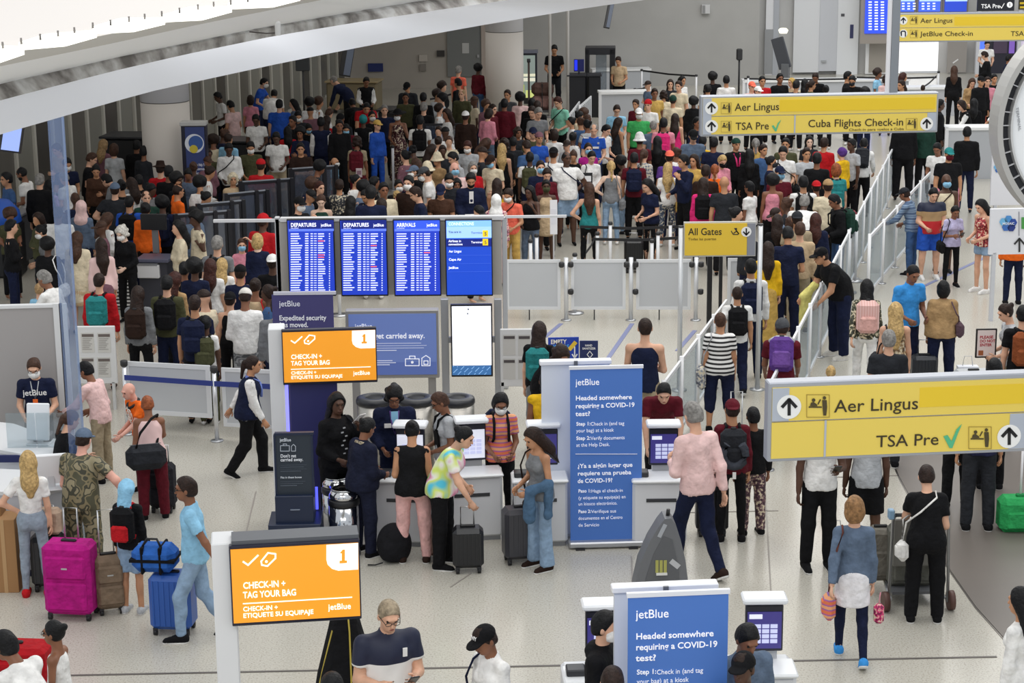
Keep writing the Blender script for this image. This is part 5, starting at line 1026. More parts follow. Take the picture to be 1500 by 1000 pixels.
# dark-framed scanner divider screens at left
for i, (xa, ya, xb, yb) in enumerate(((257, 315, 335, 309), (290, 300, 356, 294), (330, 285, 391, 279), (352, 267, 427, 262), (425, 248, 492, 243))):
    z = 1.45; a, b = P(xa, ya, z), P(xb, yb, z); a.z = b.z = 0; e = barrier(a, b, .08, z, 'dark framed glass divider, %s in the row right of the monitor' % ['nearest', 'second nearest', 'middle', 'second farthest', 'farthest'][i], 'dark framed glass dividers', False, mat('5a6070', .5, kind='glass'))
    for o in e.children:
        if o.name.startswith('frame'): o.data.materials[0] = mat('1c1d24', .4)
    L = (b - a).length
    for u in (0, L * .74, L): bx('upright', mat('1a1b22', .4), e, u - .035, u + .035, -.04, .04, 0, z + .02)
    bx('top_glass_edge', mat('8c929c', .3), e, 0, L, -.02, .02, z, z + .02)
p = Panel('divider_screen', 648, 210, G(648, 262).y, 0, 'dark framed glass divider with a small blue sign, behind the white bucket hat', 'barrier'); p.rect('top_bar', 622, 181, 676, 184, 0, .05, mat('1c1d24')); p.rect('pane', 624, 184, 675, 255, .01, .03, mat('5a6070', .35, kind='glass')); p.rect('upright', 619, 177, 623, 258, 0, .06, mat('17181e')); p.rect('upright', 673, 181, 677, 258, 0, .06, mat('2a2c34')); p.rect('sign', 642, 192, 659, 207, -.02, 0, mat('2238a0', .5, emit=.2)); p.rect('sign_panel', 646, 196, 655, 204, -.024, -.02, mat('d0d8f0'))
g = G(645, 262); e = empty('blue_bin', P(615, 225, .8) * 1.0, 0, 'bright blue plastic bin lid left of the white bucket hat', 'bin'); e.location.z = 0; bx('body', mat('1f4c8c', .5), e, -.28, .28, -.25, .25, 0, .85, bev=.05); bx('lid', mat('2a62ac', .4), e, -.3, .3, -.28, .28, .85, .93, bev=.03)
e = empty('blue_bin', P(645, 208, .8), 0, 'bright blue plastic bin under the small blue sign', 'bin'); e.location.z = 0; bx('body', mat('1f4c8c', .5), e, -.24, .24, -.25, .25, 0, .85, bev=.05); bx('lid', mat('2a62ac', .4), e, -.26, .26, -.28, .28, .85, .93, bev=.03)
# monitor station among the left crowd
g = G(232, 452); e = empty('monitor_station', g, math.radians(-6), 'dark monitor on a grey arm over a white box, by the left dividers', 'station'); bx('monitor', mat('17181c', .4), e, -.22, .22, -.03, .03, 1.35, 1.62, bev=.01); bx('arm', mat('8a8c90', .4, .5), e, -.05, .05, .03, .08, .95, 1.45); bx('shelf', mat('5c5e72', .4), e, -.28, .28, -.25, .25, .84, .9, bev=.01); bx('cabinet', mat('3a3b44', .5), e, -.24, .24, -.2, .22, 0, .84); bx('white_box', mat('e4e4e6', .4), e, -.25, .12, -.27, -.05, .58, .80, bev=.01); bx('scale_plate', mat('a9abb2', .3, .6), e, -.26, .1, -.28, 0, .8, .83)
# dark equipment by the column
for i, (px, py, w, h_, lab) in enumerate(((205, 300, 1.3, 1.5, 'black scanning machine between the column and the glass partition'), (460, 165, 1.5, .9, 'long tan-topped belt machine behind the blue uniforms'), (350, 262, 1.3, .9, 'dark metal table below the white-shirted men'), (600, 205, 1.5, .8, 'dark baggage belt behind the sun-hatted woman'), (6, 392, .9, 1.0, 'steel-sided table at the left edge'))):
    e = empty('machine', G(px, py) + Vector((1.2 if px == 460 else 0, 0, 0)), math.radians(-8), lab, 'machine'); bx('body', mat(['17181b', '7c7056', '1f2024', '202024', '5e6064'][i], .5, .3 if i == 4 else 0), e, -w / 2, w / 2, -.4, .4, .12, h_, bev=.04); bx('top', mat(['24252a', '9a8a68', '2a2b2f', '2c2c30', '8a8c90'][i], .4), e, -w / 2 - .04, w / 2 + .04, -.44, .44, h_, h_ + .05, bev=.01)
    for sx in (-1, 1): bx('leg', DK, e, sx * (w / 2 - .12) - .04, sx * (w / 2 - .12) + .04, -.3, .3, 0, .13)
e = empty('blue_dome_chair', P(-4, 300, 1.3), 0, 'rounded bright blue seat back on a dark base at the left edge', 'seat'); e.location.z = 0; MB().lathe([(.02, 1.42), (.22, 1.38), (.38, 1.2), (.42, 1.0), (.40, .98), (0, .97)], 20).build('seat_back', mat('1c54b4', .5), e); bx('base', mat('15161a', .5), e, -.4, .4, -.3, .3, 0, .97, bev=.04)
# translucent bluish strip put in for a pale vertical band at the left
e = empty('translucent_strip', G(124, 832), 0, 'tall translucent bluish glass fin standing at the left', 'glass fin'); h_ = (832 - 152) / 131.0
m = mpp(G(124, 832)); bx('pane', mat('6f8cc4', .25, kind='glass'), e, -11 * m, 11 * m, -.01, .01, .02, h_); bx('edge', mat('9fb4dc', .35, kind='glass'), e, 9 * m, 11.5 * m, -.02, .02, .02, h_); bx('shoe', STL, e, -12 * m, 12 * m, -.04, .04, 0, .03)
# ---------------------------------------------------------------- kiosks, bins, stands
def kiosk(px, py, yaw, lab, scr='3a3478', wide=1., side=1):
    e = empty('check_in_kiosk', G(px, py), math.radians(yaw), lab, 'kiosk', 'white check-in kiosks'); w = .30 * wide
    bx('cabinet', mat('dcdee2', .4), e, -w, w, -.02, .5, .04, .74, bev=.03); bx('plinth', mat('8a8c90', .4), e, -w + .03, w - .03, 0, .48, 0, .05); bx('slot', mat('3a3c40', .4), e, -w * .5, w * .6, -.026, -.015, .52, .56); bx('top_tray', mat('eceef0', .3), e, -w - .01, w + .01, -.06, .3, .74, .78, bev=.015)
    s = e; x0 = side * .06; bx('screen_housing', mat('1a1b2a', .3), s, x0 - .16, x0 + .16, .3, .36, .84, 1.26, bev=.01); bx('screen', mat(scr, .3, emit=.5), s, x0 - .145, x0 + .145, .292, .3, .87, 1.2)
    for r in range(4):
        for c in range(3): bx('key_tile', mat('c4c8ea', .4, emit=.5), s, x0 - .09 + c * .07, x0 - .03 + c * .07, .287, .292, .92 + r * .045, .955 + r * .045)
    bx('logo_strip', mat('e4e6f6', .4, emit=.5), s, x0 - .13, x0 - .02, .287, .292, 1.14, 1.18); bx('hood', mat('e8eaee', .35), s, x0 - .19, x0 + .19, .24, .46, 1.28, 1.33, bev=.015); bx('back_column', mat('d0d2d6', .4), s, x0 - .12, x0 + .12, .36, .48, .74, 1.3); bx('printer', mat('2a2c30', .4), s, -side * .2 - .08, -side * .2 + .08, .05, .2, .78, .84, bev=.01)
kiosk(792, 800, 3, 'white check-in kiosk left of the blue banner, behind the woman in pale jeans'); kiosk(966, 800, 0, 'white check-in kiosk right of the blue banner, before the bending man in maroon'); kiosk(590, 800, -6, 'white check-in kiosk behind the pink trousers', 'dfe2f0', 1.1); kiosk(690, 792, 8, 'white check-in kiosk behind the tie-dye top', 'dfe2f0', 1.2)
kiosk(880, 1120, 3, 'white-topped check-in kiosk at the bottom beside the lower banner'); kiosk(1112, 1110, 0, 'white-topped check-in kiosk at the bottom below the man in grey')
for i, (px, t) in enumerate(((551, 'NEWSPAPERS'), (612, 'TRASH'), (671, 'CANS'))):
    e = empty('recycling_bin', G(px, 692), 0, 'large round steel recycling bin with black rim, %s of three in a row' % ['left', 'middle', 'right'][i], 'bin', 'round steel recycling bins'); m = mpp(e.location); r = 26 * m
    MB().lathe([(r * .97, 0), (r * .97, .9)], 36).build('drum', mat('b3afa8', .3, kind='brushed'), e); MB().lathe([(r * .98, .89), (r * 1.02, .9), (r * 1.02, .935), (r * .97, .965), (r * .75, .98), (r * .52, .975), (r * .5, .95), (0.001, .945)], 36).build('rim', mat('26272c', .35), e); MB().lathe([(r * .5, .955), (r * .48, .962), (.001, .962)], 24).build('opening', mat('0a0a0c', .6), e)
    f = bpy.data.curves.new('lettering', 'FONT'); f.body = t; f.size = .055; f.extrude = .002; f.align_x = 'CENTER'; f.materials.append(mat('2a2a2c')); o = bpy.data.objects.new('lettering', f); C.objects.link(o); o.parent = e; o.rotation_euler = (math.pi / 2, 0, 0); o.location = (.07 if i == 2 else 0, -r * .985, .72)
    if i == 2:
        for q in range(3):
            a = q * 2.094; M = Matrix.Translation((-.09, -r * .97, .74)) @ Matrix.Rotation(a, 4, 'Y'); MB().poly([(-.03, .035), (.025, .035), (.025, .05), (.055, .022), (.025, -.002), (.025, .015), (-.02, .015)], -.006, 0).build('recycling_arrow', mat('17171a'), e).matrix_local = M
for i, (px, py) in enumerate(((496, 793), (506, 812))):
    e = empty('chrome_bin', G(px, py), 0, ['chrome pedal bin, farther of the two by the suitcase-sizer stand', 'chrome pedal bin, nearer of the two by the suitcase-sizer stand'][i], 'bin', 'chrome pedal bins'); r = .165
    MB().lathe([(r, .03), (r, .6)], 32).build('drum', mat('c4c6ca', .12, 1), e); MB().lathe([(r * 1.04, .585), (r * 1.06, .6), (r * 1.06, .645), (r * 1.0, .655)], 32).build('collar', mat('1a1a1c', .4), e); MB().lathe([(r * 1.0, .655), (r * .97, .7), (r * .82, .745), (r * .78, .75)], 32).build('lid', mat('d4d4d6', .12, 1), e); MB().lathe([(r * .8, .74), (r * .82, .76), (r * .7, .77), (r * .5, .75), (.001, .745)], 32).build('lid_ring', mat('9a9c9e', .2, 1), e); MB().lathe([(r * 1.02, 0), (r * 1.02, .035)], 32).build('foot_ring', mat('1a1a1c', .4), e)
p = Panel('suitcase_sizer', 431, 720, G(431, 822).y, 2, 'dark navy suitcase-sizer stand with printed rules, below the upper orange screen', 'stand'); zb = -p.o.z; nv = mat('16233e', .4)
p.rect('board', 403, 635, 458, 728, 0, .04, mat('26303c', .4)); p.rect('board_frame', 402, 633.5, 459.5, 637, -.01, .05, nv); p.rect('board_frame', 402, 637, 405, 727, -.01, .05, nv); p.rect('board_frame', 456.5, 637, 459.5, 727, -.01, .05, nv)
p.rect('upper_box', 404, 724, 460, 765, -.06, .3, nv, bev=.006); p.rect('lower_box', 395, 763, 472, 822, -.12, .35, nv, bev=.006); p.rect('handle', 426, 742.5, 440, 744, -.075, -.06, mat('8a94a8', .3, .6)); p.rect('handle', 424, 770, 440, 771.5, -.135, -.12, mat('8a94a8', .3, .6))
p.text('jetBlue', 410, 646, 5, 'dfe6f0', 16, .01, -.012); p.text("Don't get", 411, 669.5, 5, 'e6eaf2', 22, .03, -.012); p.text('carried away.', 411, 675, 5, 'e6eaf2', 32, .03, -.012); p.text('Fits in these boxes', 411, 700, 3, 'd0d6e0', 30, .03, -.012)
ww = mat('b8c0cc'); p.line('luggage_outline', [(411, 652), (424, 652), (424, 660), (411, 660)], .9, ww, -.012, close=True); p.line('luggage_outline', [(415, 652), (415, 649.5), (420, 649.5), (420, 652)], .9, ww, -.012); p.line('luggage_outline', [(427, 660), (427, 653), (430, 650), (433, 653), (433, 660)], .9, ww, -.012, close=True)
quads(p, [(411, y, 411 + w, y + .8) for y, w in ((680, 38), (683, 34), (686, 38), (689, 30), (704, 36), (707, 33), (710, 24))], mat('8a94a4'), 'small_print', -.012)
bx('light_strip', mat('4a50f0', .4, emit=2), p.e, *(p.c(459, 740)[0], p.c(463, 740)[0]), .32, .36, p.c(460, 760)[1], p.c(460, 728)[1])
# grey sail-shaped stand
p = Panel('sail_stand', 970, 810, G(970, 905).y, 3, 'grey sail-shaped scanner stand with a black knob, behind the lower banner', 'stand')
pts = [(926, 905), (930, 860), (938, 825), (952, 793), (966, 770), (974, 760), (983, 759), (990, 768), (997, 790), (1004, 820), (1009, 860), (1010, 905)]; MB().poly([p.c(*q) for q in pts], 0, .25).build('shell', mat('6a6c70', .45), p.e)
p.fill('inset', [(940, 900), (945, 850), (958, 810), (972, 785), (985, 790), (994, 830), (998, 900)], mat('5a5c60', .45), -.002); MB().cyl((*p.c(980, 762)[:1], .1, p.c(980, 762)[1]), (p.c(981, 750)[0], .1, p.c(981, 750)[1]), .022, .018, 12).build('knob', mat('111114', .3), p.e)
for i in range(3): p.rect('slot', 960 + i * 6, 820, 964.5 + i * 6, 838, -.012, -.004, mat('a8a65a', .4))
p.rect('slot_tray', 961, 838, 977, 841, -.03, -.004, mat('d9d9d6')); p.line('sticker', [(984, 822), (993, 829)], 8, mat('b9bbbe'), -.006); p.line('sticker', [(966, 785), (974, 769)], 6, mat('a4a8ae'), -.004)
# black covered stand with yellow piping
e = empty('covered_stand', G(510, 1075), 0, 'tall black cloth-covered stand with thin yellow piping below the lower orange screen', 'covered stand'); m = mpp(e.location) 
MB().lathe([(.34, 0), (.33, .2), (.26, .6), (.15, 1.0), (.09, 1.25), (.05, 1.32), (.0, 1.33)], 9, sx=1, sy=.8).build('cover', cloth('17171a'), e); MB().tube([(.05, -.275, .0), (.06, -.262, .3), (.06, -.2, .62), (.05, -.12, 1.0), (.03, -.07, 1.25)], .008, 5).build('piping', mat('c9b24a'), e); MB().tube([(-.3, -.13, .0), (-.27, -.12, .3), (-.2, -.1, .62), (-.1, -.08, 1.0)], .008, 5).build('piping', mat('c9b24a'), e)
# ---------------------------------------------------------------- left desks
p = Panel('wall_board', 45, 560, G(45, 700).y, 4, 'large grey board in a pale frame at the left edge behind the counter staff', 'panel'); zb = -p.o.z; a, b = p.c(-40, 560)[0], p.c(86, 560)[0]; z1 = p.c(45, 446)[1]
bx('board', mat('a39f9e', .6), p.e, a, b, .02, .05, zb + .1, z1 - .05); bx('frame', mat('dadbdc', .4), p.e, a, b, 0, .07, z1 - .05, z1, bev=.008); bx('frame', mat('dadbdc', .4), p.e, b - .01, b + .06, 0, .07, zb, z1); bx('post', mat('f0f0f0', .3), p.e, b + .10, b + .15, 0, .05, zb, z1); bx('post', mat('26272a', .4), p.e, b + .065, b + .09, 0, .05, zb, z1)
def liquids(x0, y0, x1, y1, ybase, lab):
    p = Panel('liquids_sign', (x0 + x1) / 2, (y0 + y1) / 2, G((x0 + x1) / 2, ybase).y, 3, lab, 'sign', 'blue empty-liquids signs'); w, h = x1 - x0, y1 - y0; p.rect('board', x0, y0, x1, y1, 0, .02, mat('1a3ca0', .5, emit=.1), bev=.003); q = lambda u, v: (x0 + u * w, y0 + v * h)
    p.text('EMPTY', *q(.08, .28), h * .19, 'f4f0e0', w * .5, .03, -.006); p.text('LIQUIDS', *q(.08, .5), h * .19, '5ab4f0', w * .58, .03, -.006); p.text('HERE', *q(.08, .72), h * .19, 'f4f0e0', w * .42, .03, -.006)
    p.line('bottle', [q(.7, .5), q(.88, .22)], w * .13, mat('e8c23a'), -.006); p.line('arrow', [q(.86, .4), q(.86, .85)], w * .04, mat('f4f4f4'), -.01); p.line('arrow', [q(.78, .72), q(.86, .88), q(.94, .72)], w * .04, mat('f4f4f4'), -.01)
    bx('stem', mat('9a9ca0', .4, .5), p.e, -.02, .02, .02, .05, -p.o.z, p.c(x0, y1)[1]); return p
liquids(23, 490, 67, 523.5, 690, 'blue sign about emptying liquids, on the white bin at the far left'); liquids(803, 494, 848, 528, 600, 'blue sign about emptying liquids, behind the pale panel')
p = Panel('sanitizer_sign', 863, 512, G(863, 602).y, -2, 'dark navy sanitizer sign with a white drop, right of the liquids sign', 'sign'); p.rect('board', 849, 499, 876, 530, 0, .02, mat('1c2a5c', .5), bev=.003); p.text('HAND', 857, 507, 3, 'f0f0f0', 10, .03, -.006); p.text('SANITIZER', 853, 511.5, 3, 'f0f0f0', 19, .03, -.006); p.line('drop_outline', [(864, 514), (868, 519), (864, 524), (860, 519)], 1, mat('f0f0f0'), -.006, close=True); bx('stem', mat('9a9ca0', .4, .5), p.e, -.02, .02, .02, .05, -p.o.z, 0)
e = empty('liquids_bin', G(60, 682), math.radians(4), 'white box bin under the blue sign behind the counter staff', 'bin'); bx('body', mat('e2e4e8', .4), e, -.22, .22, 0, .35, 0, 1.35, bev=.02); MB().box(-.14, .14, -.01, .0, -.03, .03, 0, Matrix.Translation((.1, 0, 1.18)) @ Matrix.Rotation(-.5, 4, 'Y')).build('stripe', mat('2a4a9c'), e)
p = Panel('notice_frame', 141, 520, G(141, 600).y, 0, 'white frame stand with four printed notice sheets, left of the fence', 'notice board'); p.rect('frame', 112, 478, 170, 562, 0, .05, mat('dcdcdc', .4), bev=.008)
for x0 in (119, 143):
    for y0 in (487, 523):
        p.rect('sheet', x0, y0, x0 + 19, y0 + 29, -.006, 0, mat('cfcdc8')); p.rect('sheet_heading', x0 + 1, y0 + 2, x0 + 18, y0 + 6, -.01, -.006, mat('6a605c')); quads(p, [(x0 + 2, y0 + 8 + k_ * 2.6, x0 + 16 - (k_ % 3) * 2, y0 + 9 + k_ * 2.6) for k_ in range(7)], mat('a39e9a'), 'small_print', -.01)
for px in (116, 166): a = p.c(px, 560)[0]; bx('leg', mat('cfcfcf', .4), p.e, a - .02, a + .02, 0, .05, -p.o.z, p.c(px, 560)[1])
p = Panel('notice_frame', 757, 530, G(757, 612).y, 0, 'pale frame stand with printed notices beside the person with the teal backpack', 'notice board'); p.rect('frame', 733, 482, 781, 566, 0, .05, mat('cfcfd0', .4), bev=.008)
for x0 in (737, 759):
    for y0 in (490, 525): p.rect('sheet', x0, y0, x0 + 18, y0 + 30, -.006, 0, mat('bdbbb8')); p.rect('sheet_heading', x0 + 1, y0 + 2, x0 + 17, y0 + 6, -.01, -.006, mat('4a4446'))
for px in (736, 778): a = p.c(px, 560)[0]; bx('leg', mat('bfbfc0', .4), p.e, a - .02, a + .02, 0, .05, -p.o.z, p.c(px, 560)[1])
p = Panel('notice_frame', 1450, 500, G(1450, 622).y, 2, 'small black-framed sign with red lettering before the seated person in grey', 'sign'); p.rect('frame', 1429.5, 481.5, 1460, 524, 0, .03, mat('1f1c1c', .4), bev=.005); p.rect('sheet', 1431.5, 483.5, 1457.5, 521.5, -.006, 0, mat('ecdcd8'))
for i, (t, w) in enumerate((('PLEASE', 19), ('DO NOT', 22), ('ENTER', 17))): p.text(t, 1435, 495.5 + i * 5.7, 4.2, 'b8283a', w, .03, -.008)
p.rect('logo_patch', 1433, 513, 1440, 520, -.01, -.006, mat('a8603a')); bx('stem', DK, p.e, -.02, .02, .03, .06, -p.o.z, 0)
# counters at left
def desk(name, pts, z, base, lab, cat='counter', col='dfe0e2'):
    q = [P(*a, z) for a in pts]; c = sum(q, Vector()) / len(q); e = empty(name, (c.x, c.y, 0), 0, lab, cat); n = len(q)
    def prism(nm, z0, z1, m, s=1.): mb = MB(); v = [Vector(((a.x - c.x) * s, (a.y - c.y) * s, 0)) for a in q]; mb.add([Vector((a.x, a.y, z0)) for a in v] + [Vector((a.x, a.y, z1)) for a in v], [tuple(range(n)), tuple(range(n, 2 * n))] + [(i, (i + 1) % n, n + (i + 1) % n, n + i) for i in range(n)]); mb.build(nm, m, e)
    prism('top', z - .04, z, mat(col, .3)); prism('body', .08, z - .04, mat('cdd0d8', .45), .94); prism('plinth', 0, .08, mat('2a3050', .5), .9); return e, c
e, c_ = desk('counter', [(-60, 684), (90, 690), (98, 712), (60, 722), (-60, 718)], .95, 0, 'white check-in desk at the left edge before the woman in grey leggings')
e2, c2 = desk('counter', [(-60, 612), (20, 620), (96, 648), (96, 668), (40, 666), (-60, 648)], 1.02, 0, 'white staffed desk with a glass screen at the left edge')
bx('glass_screen', mat('aab8c0', .12, kind='glass'), e2, *(P(12, 655, 1.02).x - c2.x, P(48, 662, 1.02).x - c2.x), P(30, 655, 1.02).y - c2.y - .02, P(30, 655, 1.02).y - c2.y, 1.02, 1.42)
bx('glass_screen', mat('aab8c0', .12, kind='glass'), e2, *(P(50, 662, 1.02).x - c2.x, P(92, 662, 1.02).x - c2.x), P(30, 655, 1.02).y - c2.y - .02, P(30, 655, 1.02).y - c2.y, 1.02, 1.42)
bx('blue_stripe', mat('20285a', .5), e2, *(P(-10, 655, 1.02).x - c2.x, P(96, 662, 1.02).x - c2.x), P(30, 662, 1.02).y - c2.y - .06, P(30, 662, 1.02).y - c2.y - .03, .92, 1.0)
def monitor(px, py, z, yaw, w, h, lab, tilt=-12, back='eceef2'):
    q = P(px, py, z); e = empty('monitor', q, math.radians(yaw), lab, 'monitor'); M = Matrix.Translation((0, 0, h * .62)) @ Matrix.Rotation(math.radians(tilt), 4, 'X')
    MB().box(-w / 2, w / 2, -.02, .02, -h / 2, h / 2, .012, M).build('shell', mat(back, .35), e); MB().box(-w / 2 + .02, w / 2 - .02, .02, .026, -h / 2 + .02, h / 2 - .02, 0, M).build('screen', mat('20305a', .3, emit=.4), e); MB().box(-.04, .04, .0, .05, 0, h * .5, .01).build('stem', mat('d0d2d6', .35), e); MB().box(-.13, .13, -.09, .11, 0, .02, .008).build('foot', mat('d0d2d6', .35), e); return e
monitor(58, 650, 1.02, 165 - 180 + 10, .26, .42, 'white-backed monitor on the staffed desk before the masked man')
monitor(76, 716, .95, 12, .36, .36, 'large white screen on the front desk beside the woman in a white crop top', 14, 'f6f7fa')
bx('printer', mat('2c2e34', .4), e2, P(52, 648, 1.02).x - c2.x - .02, P(75, 648, 1.02).x - c2.x, P(60, 645, 1.02).y - c2.y - .12, P(60, 645, 1.02).y - c2.y + .08, 1.02, 1.12, bev=.02)
for i, (px, py, w, h_, d_, lab) in enumerate(((10, 868, .26, .80, .3, 'tall brown cardboard carton at the left edge behind the grey leggings'), (-4, 862, .2, .9, .2, 'second brown cardboard carton cut by the left edge'))):
    e = empty('carton', G(px, py), 0, lab, 'box', 'brown cartons'); bx('box', mat(['a0784e', '8a6640'][i], .8), e, -w / 2, w / 2, 0, d_, 0, h_, bev=.004); bx('tape', mat('b89468', .5), e, -.02, .02, -.003, 0, 0, h_)
# ---------------------------------------------------------------- worn and carried things
def backpack(r, col, lab, kind='cloth', sc=1., pk=None):
    T, J, s, M = torso_frame(r); b = J['build']; e = empty('backpack', (0, 0, 0), 0, lab, 'backpack', 'backpacks'); e.matrix_world = T @ Matrix.Translation((0, -b[2] - .095, -.03)) @ Matrix.Scale(sc, 4); m = mat(col, kind=kind)
    bx('body', m, e, -.15, .15, -.085, .085, -.24, .20, bev=.06); bx('front_pocket', mat(pk or col, kind='cloth'), e, -.11, .11, -.135, -.07, -.21, .0, bev=.03); bx('handle', mat('black'), e, -.03, .03, -.02, .02, .19, .225, bev=.01)
    for sx in (-1, 1):
        w = b[1] * .55 / sc; d = (2 * b[2] + .13) / sc; MB().tube([(sx * .09, .07, .17), (sx * w, .10, .205), (sx * (w + .01), d * .55, .21), (sx * (w + .015), d, .12), (sx * (w + .02), d, -.05), (sx * (w + .03), d * .6, -.17), (sx * .12, .06, -.2)], .018, 5).build('strap', mat('black' if not pk else pk, kind='cloth'), e)
    return e
def shoulderbag(r, side, col, lab, w=.30, h=.24, z=-.30, cross=False, kind='cloth', strapc=None):
    T, J, s, M = torso_frame(r); b = J['build']; e = empty('shoulder_bag', (0, 0, 0), 0, lab, 'bag', 'shoulder bags'); e.matrix_world = T; x = side * (b[1] + .10); m = mat(col, kind=kind)
    bx('body', m, e, x - .06, x + .06, -w / 2 - .02, w / 2 - .02, z - h, z, bev=.045); bx('pocket', m, e, x + side * .05, x + side * .075, -w / 3, w / 3 - .02, z - h * .8, z - h * .25, bev=.01); x2 = -side * .09 if cross else side * (b[0] - .03)
    d = b[2] + .02; sm = mat(strapc or col, kind='cloth')
    MB().tube([(x, .03, z - .03), (x * .9, d * .8, z * .4 + .0), ((x + x2) / 2, d + .01, -.02), (x2, d * .75, .14), (x2, 0, .175 if not cross else .185), (x2, -d * .75, .13), ((x + x2) / 2, -d - .01, -.02), (x * .9, -d * .8, z * .4), (x, -.05, z - .03)], .011, 5).build('strap', sm, e); return e
def suitcase(px, py, w, h, d, col, yaw, lab, pull=.0, kind='', soft=False, name='suitcase'):
    e = empty(name, G(px, py), math.radians(yaw), lab, 'suitcase', 'suitcases'); m = mat(col, .35 if not soft else .8, kind='cloth' if soft else '')
    bx('shell', m, e, -w / 2, w / 2, -d / 2, d / 2, .06, h, bev=.045)
    if soft:
        bx('front_pocket', m, e, -w * .42, w * .42, -d / 2 - .03, -d / 2 + .02, .12, h * .52, bev=.02); bx('upper_pocket', m, e, -w * .42, w * .42, -d / 2 - .025, -d / 2 + .02, h * .56, h * .86, bev=.02)
        bx('badge', mat('silver', .3, .8), e, -.03, .03, -d / 2 - .03, -d / 2 - .024, h * .70, h * .72)
    else:
        for i in range(7): x = -w * .38 + w * .76 * i / 6; bx('rib', m, e, x - .008, x + .008, -d / 2 - .008, d / 2 + .008, .11, h - .05)
    bx('carry_handle', mat('black', .5), e, -.08, .08, -.02, .02, h - .005, h + .025, bev=.01)
    for sx in (-1, 1):
        for sy in (-1, 1): x, y = sx * (w / 2 - .05), sy * (d / 2 - .04); MB().cyl((x - .018, y, .03), (x + .018, y, .03), .03, n=10).build('wheel', mat('17171a', .5), e); bx('wheel_fork', mat('2a2a2e', .5), e, x - .022, x + .022, y - .014, y + .014, .035, .075)
    if pull: MB().tube([(-.07, d * .3, h), (-.07, d * .3, h + pull), (.07, d * .3, h + pull), (.07, d * .3, h)], .009, 6).build('pull_handle', mat('c9cacc', .3, .8), e)
    return e
def phone(r, n, lab, col='black', w=.075, h=.15):
    J, s, rz, loc = _PB[r.name]; M = Matrix.Translation(loc) @ Matrix.Rotation(rz, 4, 'Z') @ Matrix.Scale(s, 4); q = Vector(J['wr' + n]) + Vector(J['hd' + n]) * .12 + Vector((0, .02, .035))
    e = empty('phone', (0, 0, 0), 0, lab, 'phone', 'phones in hands'); e.matrix_world = M @ Matrix.Translation(q) @ Matrix.Rotation(math.radians(-50), 4, 'X'); bx('case', mat(col, .3), e, -w / 2, w / 2, -.005, .005, -h / 2, h / 2, bev=.004); bx('screen', mat('3a4660', .2, emit=.2), e, -w / 2 + .005, w / 2 - .005, -.007, -.005, -h / 2 + .006, h / 2 - .006); return e
def paperbag(px, py, w, h, col, lab, z=0., cc=None):
    q = P(px, py, z); e = empty('shopping_bag', q, 0, lab, 'bag', 'shopping bags'); MB().poly([(-w / 2, 0), (w / 2, 0), (w / 2 * 1.1, h), (-w / 2 * 1.1, h)], -.06, .06).build('bag', mat(col, .7), e)
    MB().tube([(-.07, 0, h), (-.05, 0, h + .14), (.05, 0, h + .14), (.07, 0, h)], .006, 5).build('handle', mat('silver', .6), e); bx('print', mat(cc or col, .7), e, -w * .35, w * .15, -.064, -.06, h * .12, h * .22); return e
ZN = []
def zone(px, py):
    if py < 128:
        return 'near the top left wall' if px < 560 else 'near the grey rear door' if px < 730 else 'by the rear scanner' if px < 920 else 'at the rear white wall' if px < 1090 else 'before the white doors' if px < 1310 else 'below the top yellow sign'
    if px < 130: return 'by the glass wall at far left'
    if py < 200:
        return 'by the left round column' if px < 290 else 'right of the navy totem' if px < 385 else 'by the blue uniforms' if px < 470 else 'left of the sun hat' if px < 560 else 'around the sun hat' if px < 640 else 'left of the far column' if px < 728 else 'below the lit totem' if px < 850 else 'near the green shirt' if px < 960 else 'left of the middle sign' if px < 1040 else 'by the middle sign' if px < 1375 else 'in the right walkway'
    if py < 262:
        return 'by the left column' if px < 275 else 'behind the glass dividers' if px < 450 else 'left of the blue bin' if px < 600 else 'by the white bucket hat' if px < 690 else 'in the crowd centre' if px < 800 else 'by the soccer jersey' if px < 900 else 'in mid crowd' if px < 970 else 'below the middle sign corner' if px < 1075 else 'right below the middle sign' if px < 1300 else 'in the right walkway'
    if py < 335:
        return 'in the left crowd' if px < 260 else 'beside the glass dividers' if px < 410 else 'above the departures screens' if px < 570 else 'above the arrivals screen' if px < 660 else 'above the connections screen' if px < 740 else 'right of the screens' if px < 850 else 'left of the gates sign' if px < 990 else 'above the gates sign' if px < 1110 else 'right of the gates sign' if px < 1290 else 'in the right walkway'
    return 'in the left queue' if px < 190 else 'in the queue by the monitor' if px < 300 else 'left of the dark banner' if px < 420 else 'by the gates sign'
